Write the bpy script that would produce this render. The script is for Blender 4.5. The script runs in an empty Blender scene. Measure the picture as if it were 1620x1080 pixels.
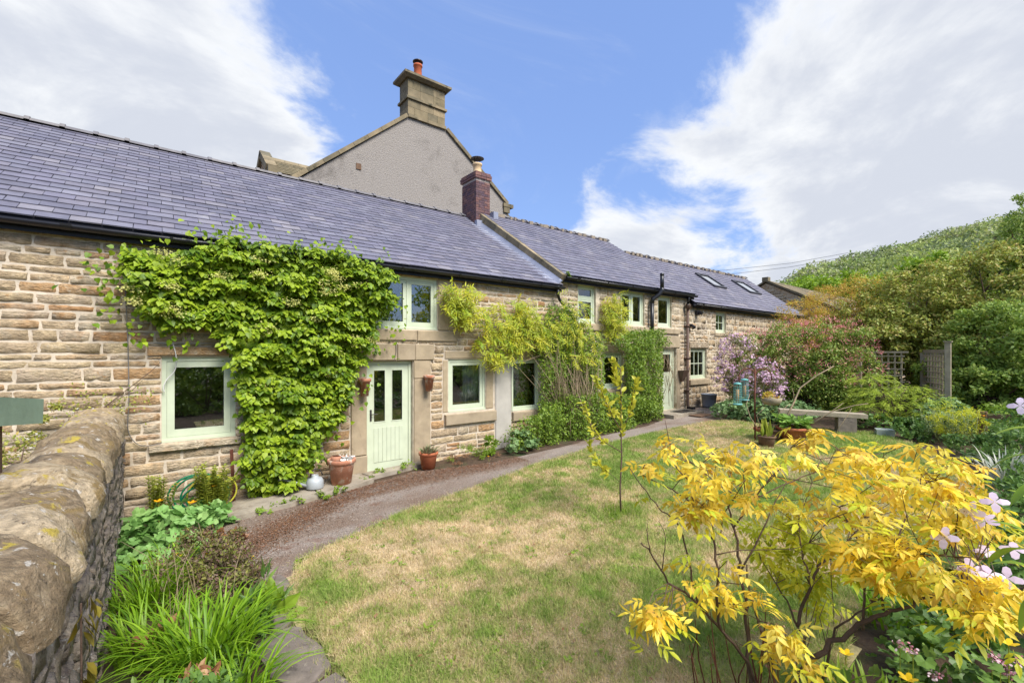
import bpy, math, random
import numpy as np
from mathutils import Vector, Matrix

C = bpy.context.scene
COL = C.collection
R = math.radians
rng = np.random.default_rng(11)
random.seed(11)
CAMP = np.array([0.0, -7.84, 2.2])

# ---------------------------------------------------------------- camera
cam = bpy.data.objects.new('camera', bpy.data.cameras.new('camera'))
COL.objects.link(cam)
cam.location = (0.0, -7.84, 2.2)
cam.rotation_euler = (R(90), 0, -R(38.32))
cam.data.sensor_width = 36
cam.data.lens = 16
cam.data.shift_y = 18 / 1620
cam.data.clip_start = 0.05
cam.data.clip_end = 3000
C.camera = cam

# ---------------------------------------------------------------- exposure
C.view_settings.view_transform = 'Standard'
C.view_settings.look = 'None'
C.view_settings.gamma = 1
C.view_settings.use_curve_mapping = False
C.view_settings.exposure = 1.3
C.cycles.max_bounces = 6
C.cycles.transparent_max_bounces = 8
C.cycles.diffuse_bounces = 3
C.cycles.glossy_bounces = 3
C.cycles.transmission_bounces = 4
C.cycles.sample_clamp_indirect = 4
C.cycles.caustics_reflective = False
C.cycles.caustics_refractive = False
C.cycles.use_denoising = True

# ---------------------------------------------------------------- sun
SUN_EL, SUN_AZ = R(50), R(6)          # azimuth measured from -y towards +x
sd = Vector((math.sin(SUN_AZ) * math.cos(SUN_EL), -math.cos(SUN_AZ) * math.cos(SUN_EL), math.sin(SUN_EL)))
sun = bpy.data.objects.new('sun', bpy.data.lights.new('sun', 'SUN'))
COL.objects.link(sun)
sun.location = (0, -20, 30)
sun.rotation_euler = sd.to_track_quat('Z', 'Y').to_euler()
sun.data.energy = 2.5
sun.data.angle = R(32)
sun.data.color = (1.0, 0.955, 0.88)

# ---------------------------------------------------------------- sky
world = bpy.data.worlds.new('World')
C.world = world
world.use_nodes = True
wt = world.node_tree
wt.nodes.clear()

def nd(t, typ, **kw):
    n = t.nodes.new(typ)
    for k, v in kw.items():
        setattr(n, k, v)
    return n

def lk(t, a, b):
    t.links.new(a, b)

def mth(t, op, a, b=None, c=None, clamp=False):
    n = t.nodes.new('ShaderNodeMath')
    n.operation = op
    n.use_clamp = clamp
    for i, v in enumerate((a, b, c)):
        if v is None:
            continue
        if isinstance(v, (int, float)):
            n.inputs[i].default_value = v
        else:
            t.links.new(v, n.inputs[i])
    return n.outputs[0]

def smooth(t, v, lo, hi, o0=0.0, o1=1.0):
    n = t.nodes.new('ShaderNodeMapRange')
    n.interpolation_type = 'SMOOTHSTEP'
    t.links.new(v, n.inputs['Value'])
    n.inputs['From Min'].default_value = lo
    n.inputs['From Max'].default_value = hi
    n.inputs['To Min'].default_value = o0
    n.inputs['To Max'].default_value = o1
    return n.outputs[0]

def mixc(t, f, a, b, mode='MIX'):
    n = t.nodes.new('ShaderNodeMix')
    n.data_type = 'RGBA'
    n.blend_type = mode
    n.clamp_factor = True
    for k, v in ((0, f), (6, a), (7, b)):
        if isinstance(v, (int, float)):
            n.inputs[k].default_value = v
        elif isinstance(v, (tuple, list)):
            n.inputs[k].default_value = tuple(v) + ((1,) if len(v) == 3 else ())
        else:
            t.links.new(v, n.inputs[k])
    return n.outputs[2]

def noise(t, vec, scale, detail=4, rough=0.55, dist=0.0):
    n = t.nodes.new('ShaderNodeTexNoise')
    n.inputs['Scale'].default_value = scale
    n.inputs['Detail'].default_value = detail
    n.inputs['Roughness'].default_value = rough
    n.inputs['Distortion'].default_value = dist
    if vec is not None:
        t.links.new(vec, n.inputs['Vector'])
    return n.outputs['Fac']

sky = nd(wt, 'ShaderNodeTexSky', sky_type='NISHITA')
sky.sun_disc = False
sky.sun_elevation = SUN_EL
sky.sun_rotation = math.atan2(sd.x, sd.y)
sky.air_density = 1.0
sky.dust_density = 0.6
sky.ozone_density = 2.0
tc = nd(wt, 'ShaderNodeTexCoord')
dirv = tc.outputs['Generated']
sep = nd(wt, 'ShaderNodeSeparateXYZ')
lk(wt, dirv, sep.inputs[0])
# cloud layer: the direction projected onto a flat layer overhead, so clouds shrink towards the horizon
hz = mth(wt, 'ADD', mth(wt, 'MAXIMUM', sep.outputs[2], 0.0), 0.30)
comb = nd(wt, 'ShaderNodeCombineXYZ')
lk(wt, mth(wt, 'DIVIDE', sep.outputs[0], hz), comb.inputs[0])
lk(wt, mth(wt, 'DIVIDE', sep.outputs[1], hz), comb.inputs[1])
n1 = noise(wt, comb.outputs[0], 2.1, 11, 0.62, 0.35)
n2 = noise(wt, comb.outputs[0], 0.55, 3, 0.5)
n3 = noise(wt, comb.outputs[0], 3.2, 6, 0.6, 0.3)

def blob(px, py, r0, r1):
    u, v = (px - 810) / 720, (558 - py) / 720
    d = Vector((.62 + .7846 * u, .7846 - .62 * u, v)).normalized()
    n = nd(wt, 'ShaderNodeVectorMath', operation='DISTANCE')
    lk(wt, dirv, n.inputs[0])
    n.inputs[1].default_value = d
    return smooth(wt, n.outputs['Value'], r0, r1, 1.0, 0.0)

cover = None
for b, s in ((blob(200, 160, .22, .66), .50), (blob(1480, 170, .25, .58), .56), (blob(980, 370, .02, .34), .36), (blob(1230, 260, .08, .50), .52),
             (blob(1650, 120, .15, .6), .5), (blob(1270, 425, .02, .10), .30), (blob(20, 40, .3, .6), .3)):
    m = mth(wt, 'MULTIPLY', b, s)
    cover = m if cover is None else mth(wt, 'MAXIMUM', cover, m)
clear = mth(wt, 'MULTIPLY', mth(wt, 'MAXIMUM', blob(760, 60, .22, .52), mth(wt, 'MAXIMUM', blob(980, 110, .10, .36), blob(1165, 372, .01, .15))), .42)
base = mth(wt, 'ADD', mth(wt, 'MULTIPLY', n2, .55), -.10)
dens = mth(wt, 'ADD', mth(wt, 'SUBTRACT', mth(wt, 'ADD', mth(wt, 'MULTIPLY', n1, 1.7), mth(wt, 'SUBTRACT', cover, .35)), clear), base)
wisp = mth(wt, 'MULTIPLY', smooth(wt, noise(wt, comb.outputs[0], 1.1, 8, .65, 1.2), .46, .80), .6)
mask = mth(wt, 'MAXIMUM', smooth(wt, dens, .68, .98), wisp)
thick = smooth(wt, mth(wt, 'ADD', dens, mth(wt, 'MULTIPLY', n3, .7)), 1.12, 1.66)
cloudc = mixc(wt, thick, (4.8, 4.9, 5.0), (3.3, 3.5, 3.95))
skyc = mixc(wt, .62, sky.outputs[0], (1.35, 2.2, 4.7))
final = mixc(wt, mask, skyc, cloudc)
bg = nd(wt, 'ShaderNodeBackground')
bg.inputs['Strength'].default_value = 0.085
lk(wt, final, bg.inputs['Color'])
wo = nd(wt, 'ShaderNodeOutputWorld')
lk(wt, bg.outputs[0], wo.inputs[0])

# ---------------------------------------------------------------- object helpers
WP = {}                                   # world origin of every parent

def tag(o, label=None, cat=None, group=None, kind=None):
    if label: o['label'] = label
    if cat: o['category'] = cat
    if group: o['group'] = group
    if kind: o['kind'] = kind
    return o

def empty(name, loc, label=None, cat=None, group=None):
    o = bpy.data.objects.new(name, None)
    COL.objects.link(o)
    o.location = loc
    o.empty_display_size = .2
    WP[o.name] = np.array(loc, float)
    return tag(o, label, cat, group)

def mesh_data(name, V, F, mat, tint=None, smooth_=False):
    """F: list of index arrays, each (n,k)."""
    V = np.asarray(V, np.float32).reshape(-1, 3)
    me = bpy.data.meshes.new(name)
    me.vertices.add(len(V))
    me.vertices.foreach_set('co', V.ravel())
    F = [np.asarray(f, np.int32) for f in F if len(f)]
    nl = sum(f.size for f in F)
    npoly = sum(len(f) for f in F)
    me.loops.add(nl)
    me.loops.foreach_set('vertex_index', np.concatenate([f.ravel() for f in F]))
    me.polygons.add(npoly)
    tot = np.concatenate([np.full(len(f), f.shape[1], np.int32) for f in F])
    st = np.concatenate([[0], np.cumsum(tot)[:-1]]).astype(np.int32)
    me.polygons.foreach_set('loop_start', st)
    me.polygons.foreach_set('use_smooth', np.full(npoly, bool(smooth_)))
    if tint is not None:
        a = me.attributes.new('tint', 'FLOAT', 'POINT')
        a.data.foreach_set('value', np.broadcast_to(np.asarray(tint, np.float32), (len(V),)).copy())
    me.update(calc_edges=True)
    me.materials.append(mat)
    return me

def link(name, me, c, parent=None, kind=None, label=None, M=None):
    o = bpy.data.objects.new(name, me)
    COL.objects.link(o)
    pw = WP.get(parent.name, np.zeros(3)) if parent is not None else np.zeros(3)
    if parent is not None:
        o.parent = parent
    if M is not None:
        M = M.copy()
        M.translation = Vector(np.array(M.translation) - pw)
        o.matrix_basis = M
        WP[o.name] = np.array(M.translation) + pw
    else:
        o.location = np.asarray(c) - pw
        WP[o.name] = np.asarray(c, float)
    if kind: o['kind'] = kind
    if label: o['label'] = label
    return o

def mk(name, V, F, mat, parent=None, tint=None, smooth_=False, kind=None, label=None):
    V = np.asarray(V, float).reshape(-1, 3)
    lo, hi = V.min(0), V.max(0)
    c = (lo + hi) / 2
    c[2] = lo[2]
    return link(name, mesh_data(name, V - c, F, mat, tint, smooth_), c, parent, kind, label)

class MB:
    """collects shapes for one mesh"""
    def __init__(s):
        s.V, s.F, s.T, s.n = [], {3: [], 4: []}, [], 0
    def add(s, V, F, t=.5):
        V = np.asarray(V, float).reshape(-1, 3)
        for f in F:
            f = np.asarray(f, int)
            if f.ndim == 1: f = f[None]
            if len(f): s.F.setdefault(f.shape[1], []).append(f + s.n)
        s.V.append(V)
        s.T.append(np.broadcast_to(np.asarray(t, float), (len(V),)))
        s.n += len(V)
        return s
    def box(s, x0, x1, y0, y1, z0, z1, t=.5):
        V = [(x, y, z) for z in (z0, z1) for y in (y0, y1) for x in (x0, x1)]
        return s.add(V, [[(0, 2, 3, 1), (4, 5, 7, 6), (0, 1, 5, 4), (2, 6, 7, 3), (0, 4, 6, 2), (1, 3, 7, 5)]], t)
    def obox(s, c, ax, ay, az, t=.5):
        """oriented box: centre and three half-axis vectors"""
        c, ax, ay, az = (np.asarray(v, float) for v in (c, ax, ay, az))
        V = [c + i * ax + j * ay + k * az for k in (-1, 1) for j in (-1, 1) for i in (-1, 1)]
        return s.add(V, [[(0, 2, 3, 1), (4, 5, 7, 6), (0, 1, 5, 4), (2, 6, 7, 3), (0, 4, 6, 2), (1, 3, 7, 5)]], t)
    def bar(s, p, q, w, h, up=(0, 0, 1), t=.5):
        p, q = np.asarray(p, float), np.asarray(q, float)
        d = q - p; L = np.linalg.norm(d); d /= L
        a = np.cross(d, up); a /= np.linalg.norm(a); b = np.cross(a, d)
        return s.obox((p + q) / 2, d * L / 2, a * w / 2, b * h / 2, t)
    def tube(s, P, r, n=6, t=.5, cap=True):
        P = np.asarray(P, float)
        k = len(P)
        r = np.broadcast_to(np.asarray(r, float), (k,))
        T = np.gradient(P, axis=0)
        T /= np.linalg.norm(T, axis=1)[:, None] + 1e-9
        ref = np.array([0, 0, 1.]) if abs(T[0, 2]) < .9 else np.array([1., 0, 0])
        V = []
        a = np.cross(T[0], ref); a /= np.linalg.norm(a)
        for i in range(k):
            a = a - T[i] * np.dot(a, T[i]); a /= np.linalg.norm(a) + 1e-9
            b = np.cross(T[i], a)
            for j in range(n):
                th = 2 * math.pi * j / n
                V.append(P[i] + r[i] * (math.cos(th) * a + math.sin(th) * b))
        F = [(i * n + j, i * n + (j + 1) % n, (i + 1) * n + (j + 1) % n, (i + 1) * n + j) for i in range(k - 1) for j in range(n)]
        if cap:
            V += [P[0], P[-1]]
            F3 = [(k * n, (j + 1) % n, j) for j in range(n)] + [(k * n + 1, (k - 1) * n + j, (k - 1) * n + (j + 1) % n) for j in range(n)]
            return s.add(V, [F, F3], t)
        return s.add(V, [F], t)
    def lathe(s, c, prof, n=20, t=.5, sq=(1, 1)):
        """profile of (radius, z) round a vertical axis at c"""
        V, F = [], []
        for r, z in prof:
            for j in range(n):
                th = 2 * math.pi * j / n
                V.append((c[0] + r * sq[0] * math.cos(th), c[1] + r * sq[1] * math.sin(th), c[2] + z))
        for i in range(len(prof) - 1):
            for j in range(n):
                F.append((i * n + j, i * n + (j + 1) % n, (i + 1) * n + (j + 1) % n, (i + 1) * n + j))
        return s.add(V, [F], t)
    def prism(s, P, z0, z1, t=.5):
        """flat polygon extruded up; z may be arrays"""
        n = len(P)
        z0 = np.broadcast_to(z0, (n,)); z1 = np.broadcast_to(z1, (n,))
        V = [(p[0], p[1], z0[i]) for i, p in enumerate(P)] + [(p[0], p[1], z1[i]) for i, p in enumerate(P)]
        F4 = [(i, (i + 1) % n, n + (i + 1) % n, n + i) for i in range(n)]
        return s.add(V, [F4, [tuple(range(n, 2 * n))], [tuple(range(n))[::-1]]], t)
    def arrays(s):
        F = [np.concatenate(v) for v in s.F.values() if v]
        return np.concatenate(s.V), F, np.concatenate(s.T)
    def build(s, name, mat, parent=None, smooth_=False, kind=None, label=None):
        V, F, T = s.arrays()
        return mk(name, V, F, mat, parent, T, smooth_, kind, label)

# ---------------------------------------------------------------- noise in numpy (for shapes and patchiness)
def vnoise(x, y, seed=0):
    x = np.asarray(x, float); y = np.asarray(y, float)
    xi, yi = np.floor(x).astype(np.int64), np.floor(y).astype(np.int64)
    fx, fy = x - xi, y - yi
    fx, fy = fx * fx * (3 - 2 * fx), fy * fy * (3 - 2 * fy)
    def h(a, b):
        v = (a * 374761393 + b * 668265263 + seed * 1442695041) & 0x7fffffff
        v = ((v ^ (v >> 13)) * 1274126177) & 0x7fffffff
        return ((v ^ (v >> 16)) & 0xffff) / 65535.0
    return (h(xi, yi) * (1 - fx) + h(xi + 1, yi) * fx) * (1 - fy) + (h(xi, yi + 1) * (1 - fx) + h(xi + 1, yi + 1) * fx) * fy

def fbm(x, y, seed=0, o=4):
    s, a, t = 0, .5, 0
    for i in range(o):
        s = s + a * vnoise(x * 2 ** i, y * 2 ** i, seed + i); t += a; a *= .55
    return s / t

def gz(x, y=0):
    """height of the ground"""
    return .035 * np.clip(np.asarray(x, float), -6, 20) - .03 + 0 * np.asarray(y, float)

def inpoly(x, y, P):
    x, y = np.asarray(x), np.asarray(y)
    c = np.zeros(x.shape, bool)
    j = len(P) - 1
    for i in range(len(P)):
        xi, yi, xj, yj = *P[i], *P[j]
        if yi != yj:
            c ^= ((yi > y) != (yj > y)) & (x < (xj - xi) * (y - yi) / (yj - yi) + xi)
        j = i
    return c

def sample_poly(P, n):
    P = np.asarray(P); lo, hi = P.min(0), P.max(0)
    out = np.zeros((0, 2))
    while len(out) < n:
        q = rng.uniform(lo, hi, (n * 2, 2))
        out = np.vstack([out, q[inpoly(q[:, 0], q[:, 1], P)]])
    return out[:n]

# ---------------------------------------------------------------- materials
def new_mat(name):
    m = bpy.data.materials.new(name)
    m.use_nodes = True
    t = m.node_tree
    t.nodes.clear()
    out = nd(t, 'ShaderNodeOutputMaterial')
    b = nd(t, 'ShaderNodeBsdfPrincipled')
    lk(t, b.outputs[0], out.inputs[0])
    return m, t, b, out

def ramp(t, f, stops, interp='LINEAR'):
    n = nd(t, 'ShaderNodeValToRGB')
    n.color_ramp.interpolation = interp
    el = n.color_ramp.elements
    while len(el) < len(stops): el.new(.5)
    for e, (p, c) in zip(el, stops):
        e.position = p; e.color = tuple(c) + (1,)
    lk(t, f, n.inputs[0])
    return n.outputs[0]

def tint_val(t, k=1.0):
    a = nd(t, 'ShaderNodeAttribute', attribute_name='tint')
    oi = nd(t, 'ShaderNodeObjectInfo')
    return a.outputs['Fac'], mth(t, 'FRACT', mth(t, 'ADD', a.outputs['Fac'], mth(t, 'MULTIPLY', oi.outputs['Random'], k)))

def M(name, pal, rough=.85, rnd=0.0, var=.25, vscale=6, bump=.0, bscale=40, spec=.3, spots=None, metallic=0.0,
      transl=0.0, bdist=.01, noise_mix=0.0, patches=None, detail=6, bed=0.0):
    """pal: colours picked by the tint attribute; var: mottling of value; spots/patches: (colour, scale, lo, hi[, upward])"""
    m, t, b, out = new_mat(name)
    geo = nd(t, 'ShaderNodeNewGeometry')
    pos = geo.outputs['Position']
    tv = tint_val(t, rnd)[1]
    n1 = noise(t, pos, vscale, detail, .6)
    if noise_mix:
        nn = noise(t, pos, vscale * .45, 3, .6)
        tv = mth(t, 'ADD', tv, mth(t, 'MULTIPLY', mth(t, 'SUBTRACT', nn, .5), noise_mix), clamp=True)
    if len(pal) == 1:
        col = nd(t, 'ShaderNodeRGB').outputs[0]
        col.default_value = tuple(pal[0]) + (1,)
    else:
        col = ramp(t, tv, [(i / (len(pal) - 1), c) for i, c in enumerate(pal)])
    if var:
        hs = nd(t, 'ShaderNodeHueSaturation')
        lk(t, col, hs.inputs['Color'])
        lk(t, smooth(t, n1, .25, .75, 1 - var, 1 + var), hs.inputs['Value'])
        col = hs.outputs[0]
    for sp in (spots or []):
        c, sc, lo, hi = sp[:4]
        f = smooth(t, noise(t, pos, sc, 5, .65, .4), lo, hi)
        if len(sp) > 4:
            sx = nd(t, 'ShaderNodeSeparateXYZ'); lk(t, geo.outputs['Normal'], sx.inputs[0])
            f = mth(t, 'MULTIPLY', f, smooth(t, sx.outputs[2], sp[4], sp[4] + .5))
        col = mixc(t, f, col, c)
    lk(t, col, b.inputs['Base Color'])
    b.inputs['Roughness'].default_value = rough
    b.inputs['Specular IOR Level'].default_value = spec
    b.inputs['Metallic'].default_value = metallic
    if bump:
        bp = nd(t, 'ShaderNodeBump')
        bp.inputs['Strength'].default_value = bump
        bp.inputs['Distance'].default_value = bdist
        h_ = noise(t, pos, bscale, 6, .65)
        if bed:
            mp = nd(t, 'ShaderNodeMapping'); mp.inputs['Scale'].default_value = (1, 1, 3.2); lk(t, pos, mp.inputs[0])
            h_ = mth(t, 'ADD', h_, mth(t, 'MULTIPLY', noise(t, mp.outputs[0], bscale * .38, 5, .6, .8), bed))
        lk(t, h_, bp.inputs['Height'])
        lk(t, bp.outputs[0], b.inputs['Normal'])
    if transl:
        tr = nd(t, 'ShaderNodeBsdfTranslucent')
        hs = nd(t, 'ShaderNodeHueSaturation'); hs.inputs['Value'].default_value = 1.25; hs.inputs['Saturation'].default_value = 1.0
        lk(t, col, hs.inputs['Color']); lk(t, hs.outputs[0], tr.inputs['Color'])
        mx = nd(t, 'ShaderNodeMixShader'); mx.inputs[0].default_value = transl
        lk(t, b.outputs[0], mx.inputs[1]); lk(t, tr.outputs[0], mx.inputs[2]); lk(t, mx.outputs[0], out.inputs[0])
    return m

def L(*c):
    """sRGB 0-255 to linear"""
    return tuple(((v / 255 / 12.92) if v <= 10 else ((v / 255 + .055) / 1.055) ** 2.4) for v in c)

def leafmat(name, *pal, rough=.45, transl=.30, rnd=1.0, var=.14):
    pal = [(c[0] * 1.16, c[1], c[2] * .95) if c[1] > c[0] > c[2] else c for c in pal]
    return M(name, pal, rough=rough, rnd=rnd, var=var, vscale=9, transl=transl, spec=.35, detail=2)

mt = {}
mt['stone'] = M('cottage_stone', [L(190, 168, 138), L(202, 178, 144), L(190, 150, 106), L(206, 190, 164), L(176, 154, 124), L(206, 184, 146), L(194, 174, 148), L(184, 142, 100)],
                rough=.92, var=.26, vscale=11, bump=1.0, bscale=34, bdist=.03, bed=1.6, noise_mix=.45, spots=[(L(128, 106, 82), 12, .60, .78), (L(202, 188, 164), 9, .56, .76), (L(178, 128, 76), 5, .62, .76)])
mt['stone2'] = M('rubble_stone', [L(182, 164, 136), L(196, 176, 144), L(178, 148, 112), L(190, 176, 150), L(164, 146, 122), L(196, 174, 140)],
                 rough=.93, var=.34, vscale=9, bump=1.0, bscale=26, bdist=.035, bed=1.2, noise_mix=.6, spots=[(L(112, 98, 82), 9, .58, .76), (L(198, 186, 166), 6, .52, .72)])
mt['mortar'] = M('lime_mortar', [L(204, 190, 170)], rough=.95, var=.16, vscale=7, bump=.7, bscale=50, spots=[(L(160, 142, 118), 3, .5, .75)])
mt['mortar2'] = M('brown_mortar', [L(202, 188, 166)], rough=.95, var=.25, vscale=6, bump=.8, bscale=40, spots=[(L(130, 112, 88), 4, .5, .7)])
mt['dressed'] = M('dressed_gritstone', [L(172, 154, 126), L(162, 146, 122)], rough=.9, var=.14, vscale=5, bump=.35, bscale=80, noise_mix=.6, spots=[(L(140, 124, 102), 3.2, .55, .75), (L(186, 170, 146), 5, .6, .8)])
mt['oldstone'] = M('weathered_gritstone', [L(118, 108, 84), L(140, 126, 100), L(104, 98, 80), L(150, 134, 106)], rough=.92, var=.22, vscale=3, bump=.4, bscale=30, noise_mix=.6, spots=[(L(70, 68, 54), 2.2, .55, .72)])
mt['render'] = M('pebbledash_render', [L(152, 145, 138)], rough=.96, var=.18, vscale=28, bump=1.0, bscale=20, bdist=.04, spots=[(L(118, 112, 106), .7, .54, .74), (L(186, 178, 168), 22, .60, .68), (L(100, 94, 90), 26, .62, .70)])
mt['slate'] = M('purple_slate', [L(106, 104, 117), L(115, 112, 126), L(98, 97, 110), L(118, 114, 124), L(108, 107, 120), L(122, 120, 131), L(101, 100, 114), L(132, 128, 134)],
                rough=.62, rnd=1.0, var=.14, vscale=5, bump=.3, bscale=30, spec=.35, spots=[(L(146, 144, 146), 2.4, .62, .80), (L(128, 124, 108), 9, .66, .74)])
mt['underslate'] = M('roof_underlay', [L(40, 40, 48)], rough=.9, var=0)
mt['ridge'] = M('ridge_tile_clay', [L(108, 106, 110), L(124, 120, 118)], rough=.8, rnd=1, var=.18, vscale=7, bump=.3)
mt['rmortar'] = M('ridge_mortar', [L(140, 128, 112)], rough=.95, var=.25, bump=.5)
mt['black'] = M('black_gutter_plastic', [L(34, 34, 38)], rough=.35, var=.1, spec=.5)
mt['fascia'] = M('black_fascia_paint', [L(30, 30, 36)], rough=.5, var=.1)
mt['sage'] = M('sage_green_paint', [L(198, 206, 180)], rough=.42, var=.07, vscale=4, bump=.06, bscale=60, spec=.4)
mt['sage_dk'] = M('sage_green_board', [L(142, 162, 142)], rough=.6, var=.16, vscale=4, bump=.25, bscale=30, spots=[(L(140, 156, 136), 6, .55, .7)])
mt['iron'] = M('brown_iron_pipe', [L(92, 74, 64)], rough=.6, var=.2, spots=[(L(120, 84, 62), 8, .55, .7)])
mt['rust'] = M('rusty_iron', [L(104, 62, 48)], rough=.8, var=.25, vscale=20)
mt['lead'] = M('lead_flashing', [L(136, 140, 156)], rough=.5, var=.2, vscale=3, spec=.5, spots=[(L(176, 178, 186), 4, .55, .7)])
mt['terra'] = M('terracotta', [L(178, 104, 70), L(186, 118, 86)], rough=.85, rnd=1, var=.14, vscale=8, bump=.2, spots=[(L(196, 160, 136), 6, .58, .72)])
mt['terra_pale'] = M('limed_terracotta', [L(172, 110, 82), L(184, 130, 104)], rough=.9, rnd=1, var=.18, vscale=9, bump=.2, spots=[(L(205, 184, 166), 9, .5, .66)])
mt['clay'] = M('orange_chimney_pot', [L(190, 104, 70)], rough=.8, var=.12)
mt['buffclay'] = M('buff_chimney_pot', [L(206, 178, 138)], rough=.8, var=.12)
mt['brick'] = M('purple_brick', [L(98, 76, 80), L(120, 86, 80), L(86, 70, 80), L(132, 98, 88), L(76, 62, 70)], rough=.85, rnd=1, var=.25, vscale=12, bump=.4, bscale=50)
mt['bmortar'] = M('brick_mortar', [L(172, 160, 152)], rough=.95, var=.2)
mt['zinc'] = M('galvanised_zinc', [L(168, 173, 176)], rough=.5, var=.12, metallic=.1, spec=.5)
mt['grey_plastic'] = M('grey_plastic', [L(132, 138, 148)], rough=.5, var=.06)
mt['steel'] = M('dark_steel', [L(70, 66, 66)], rough=.45, metallic=.6, var=.1)
mt['hose_g'] = M('green_hose_plastic', [L(20, 120, 84)], rough=.4, var=.08)
mt['hose_y'] = M('yellow_hose_plastic', [L(200, 196, 70)], rough=.4, var=.08)
mt['turq'] = M('turquoise_wire', [L(112, 172, 166)], rough=.5, var=.1)
mt['wood_grey'] = M('weathered_wood', [L(162, 150, 128), L(146, 134, 114)], rough=.9, rnd=1, var=.22, vscale=9, bump=.4, bscale=60)
mt['wood_brown'] = M('brown_wood', [L(112, 88, 70)], rough=.9, var=.2, vscale=9, bump=.4)
mt['bark'] = M('brown_bark', [L(92, 74, 64), L(112, 92, 78)], rough=.9, var=.25, vscale=20, bump=.5, bscale=90)
mt['bark_pale'] = M('pale_dry_stem', [L(168, 150, 122), L(140, 120, 96)], rough=.9, var=.2, vscale=20)
mt['wire'] = M('grey_cable', [L(120, 116, 112)], rough=.6, var=0)
mt['whitecable'] = M('white_cable', [L(214, 212, 206)], rough=.5, var=0)
mt['plaster'] = M('bare_cement_patch', [L(180, 174, 164)], rough=.95, var=.10, vscale=4, bump=.25, bscale=40)
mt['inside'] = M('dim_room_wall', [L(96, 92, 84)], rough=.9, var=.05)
mt['curtain'] = M('grey_curtain', [L(176, 176, 174)], rough=.9, var=.06, transl=.2)
mt['white'] = M('white_ceramic', [L(220, 218, 212)], rough=.4, var=.03)
mt['boardwood'] = M('pine_board', [L(186, 146, 100)], rough=.7, var=.1)
mt['lightmetal'] = M('rooflight_frame', [L(62, 62, 68)], rough=.5, var=.1)
# glass: clear pane with real reflections
m, t, b, out = new_mat('window_glass')
fr = nd(t, 'ShaderNodeFresnel'); fr.inputs[0].default_value = 1.52
tr = nd(t, 'ShaderNodeBsdfTransparent'); tr.inputs[0].default_value = (.84, .88, .86, 1)
gl = nd(t, 'ShaderNodeBsdfGlossy'); gl.inputs['Roughness'].default_value = .012; gl.inputs['Color'].default_value = (.95, .97, 1, 1)
mx = nd(t, 'ShaderNodeMixShader')
lk(t, mth(t, 'ADD', mth(t, 'MULTIPLY', fr.outputs[0], 2.0), .05, clamp=True), mx.inputs[0])
lk(t, tr.outputs[0], mx.inputs[1]); lk(t, gl.outputs[0], mx.inputs[2]); lk(t, mx.outputs[0], out.inputs[0])
mt['glass'] = m
# ground
mt['soil'] = M('garden_soil', [L(84, 68, 54)], rough=.95, var=.35, vscale=8, bump=.8, bscale=25, bdist=.03, spots=[(L(60, 74, 40), 1.5, .5, .7)])
mt['lawn'] = M('lawn_turf', [L(124, 138, 72), L(152, 148, 94), L(182, 162, 124), L(194, 174, 138)], rough=.95, var=.3, vscale=40, bump=.8, bscale=90, bdist=.01)
mt['path'] = M('old_tarmac_path', [L(134, 122, 112), L(146, 134, 124), L(126, 108, 94), L(118, 92, 74)], rough=.95, var=.42, vscale=70, bump=1.0, bscale=75, bdist=.012, detail=8, spots=[(L(116, 80, 62), 1.1, .56, .72), (L(150, 140, 130), 95, .60, .68)])
mt['slab'] = M('grey_flagstone', [L(134, 122, 110), L(116, 106, 98)], rough=.92, rnd=1, var=.22, vscale=9, bump=.5, bscale=40, spots=[(L(92, 84, 78), 6, .55, .7), (L(150, 140, 124), 14, .6, .7)])
mt['kerb'] = M('concrete_strip', [L(156, 146, 130)], rough=.93, var=.18, vscale=5, bump=.4, bscale=50, spots=[(L(122, 108, 92), 3, .5, .7)])
mt['gwall'] = M('garden_wall_stone', [L(150, 138, 124), L(136, 126, 118), L(160, 145, 126), L(124, 114, 106), L(168, 154, 136)],
                rough=.95, var=.4, vscale=14, bump=1.0, bscale=28, bdist=.035, noise_mix=.6,
                spots=[(L(92, 82, 78), 13, .56, .68), (L(190, 184, 174), 21, .62, .68), (L(128, 120, 56), 5, .66, .74), (L(84, 74, 72), 34, .60, .68)])
mt['coping'] = M('mossy_coping_stone', [L(164, 144, 114), L(180, 162, 134), L(128, 110, 86), L(156, 138, 110), L(140, 120, 92)],
                 rough=.95, var=.34, vscale=26, bump=1.0, bscale=60, bdist=.02, noise_mix=.6,
                 spots=[(L(140, 118, 78), 4.2, .55, .64), (L(176, 156, 70), 7, .58, .66, .2), (L(196, 188, 176), 10, .60, .66), (L(96, 84, 70), 30, .60, .70), (L(200, 194, 182), 34, .64, .70)])
# leaves
mt['hyd'] = leafmat('climber_leaf', L(84, 120, 26), L(106, 144, 30), L(130, 164, 38), L(150, 180, 50), L(98, 134, 28), L(70, 106, 26))
mt['hydfl'] = leafmat('lacy_flower', L(196, 208, 120), L(206, 214, 140))
mt['wis'] = leafmat('wisteria_leaf', L(146, 172, 40), L(176, 186, 44), L(118, 154, 40), L(194, 184, 52), L(134, 168, 40))
mt['jas'] = leafmat('vine_leaf', L(98, 134, 46), L(116, 150, 50), L(134, 166, 60), L(86, 120, 44), L(108, 142, 54))
mt['yel'] = leafmat('yellow_leaf', L(236, 208, 60), L(242, 218, 78), L(230, 194, 58), L(244, 224, 110), L(216, 206, 60), L(206, 164, 70), L(238, 212, 66), transl=.38)
mt['yelgr'] = leafmat('yellow_green_leaf', L(190, 204, 56), L(168, 192, 56), L(208, 210, 60), transl=.4)
mt['sap'] = leafmat('sapling_leaf', L(176, 186, 60), L(190, 196, 72), L(150, 172, 52), transl=.4)
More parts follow.
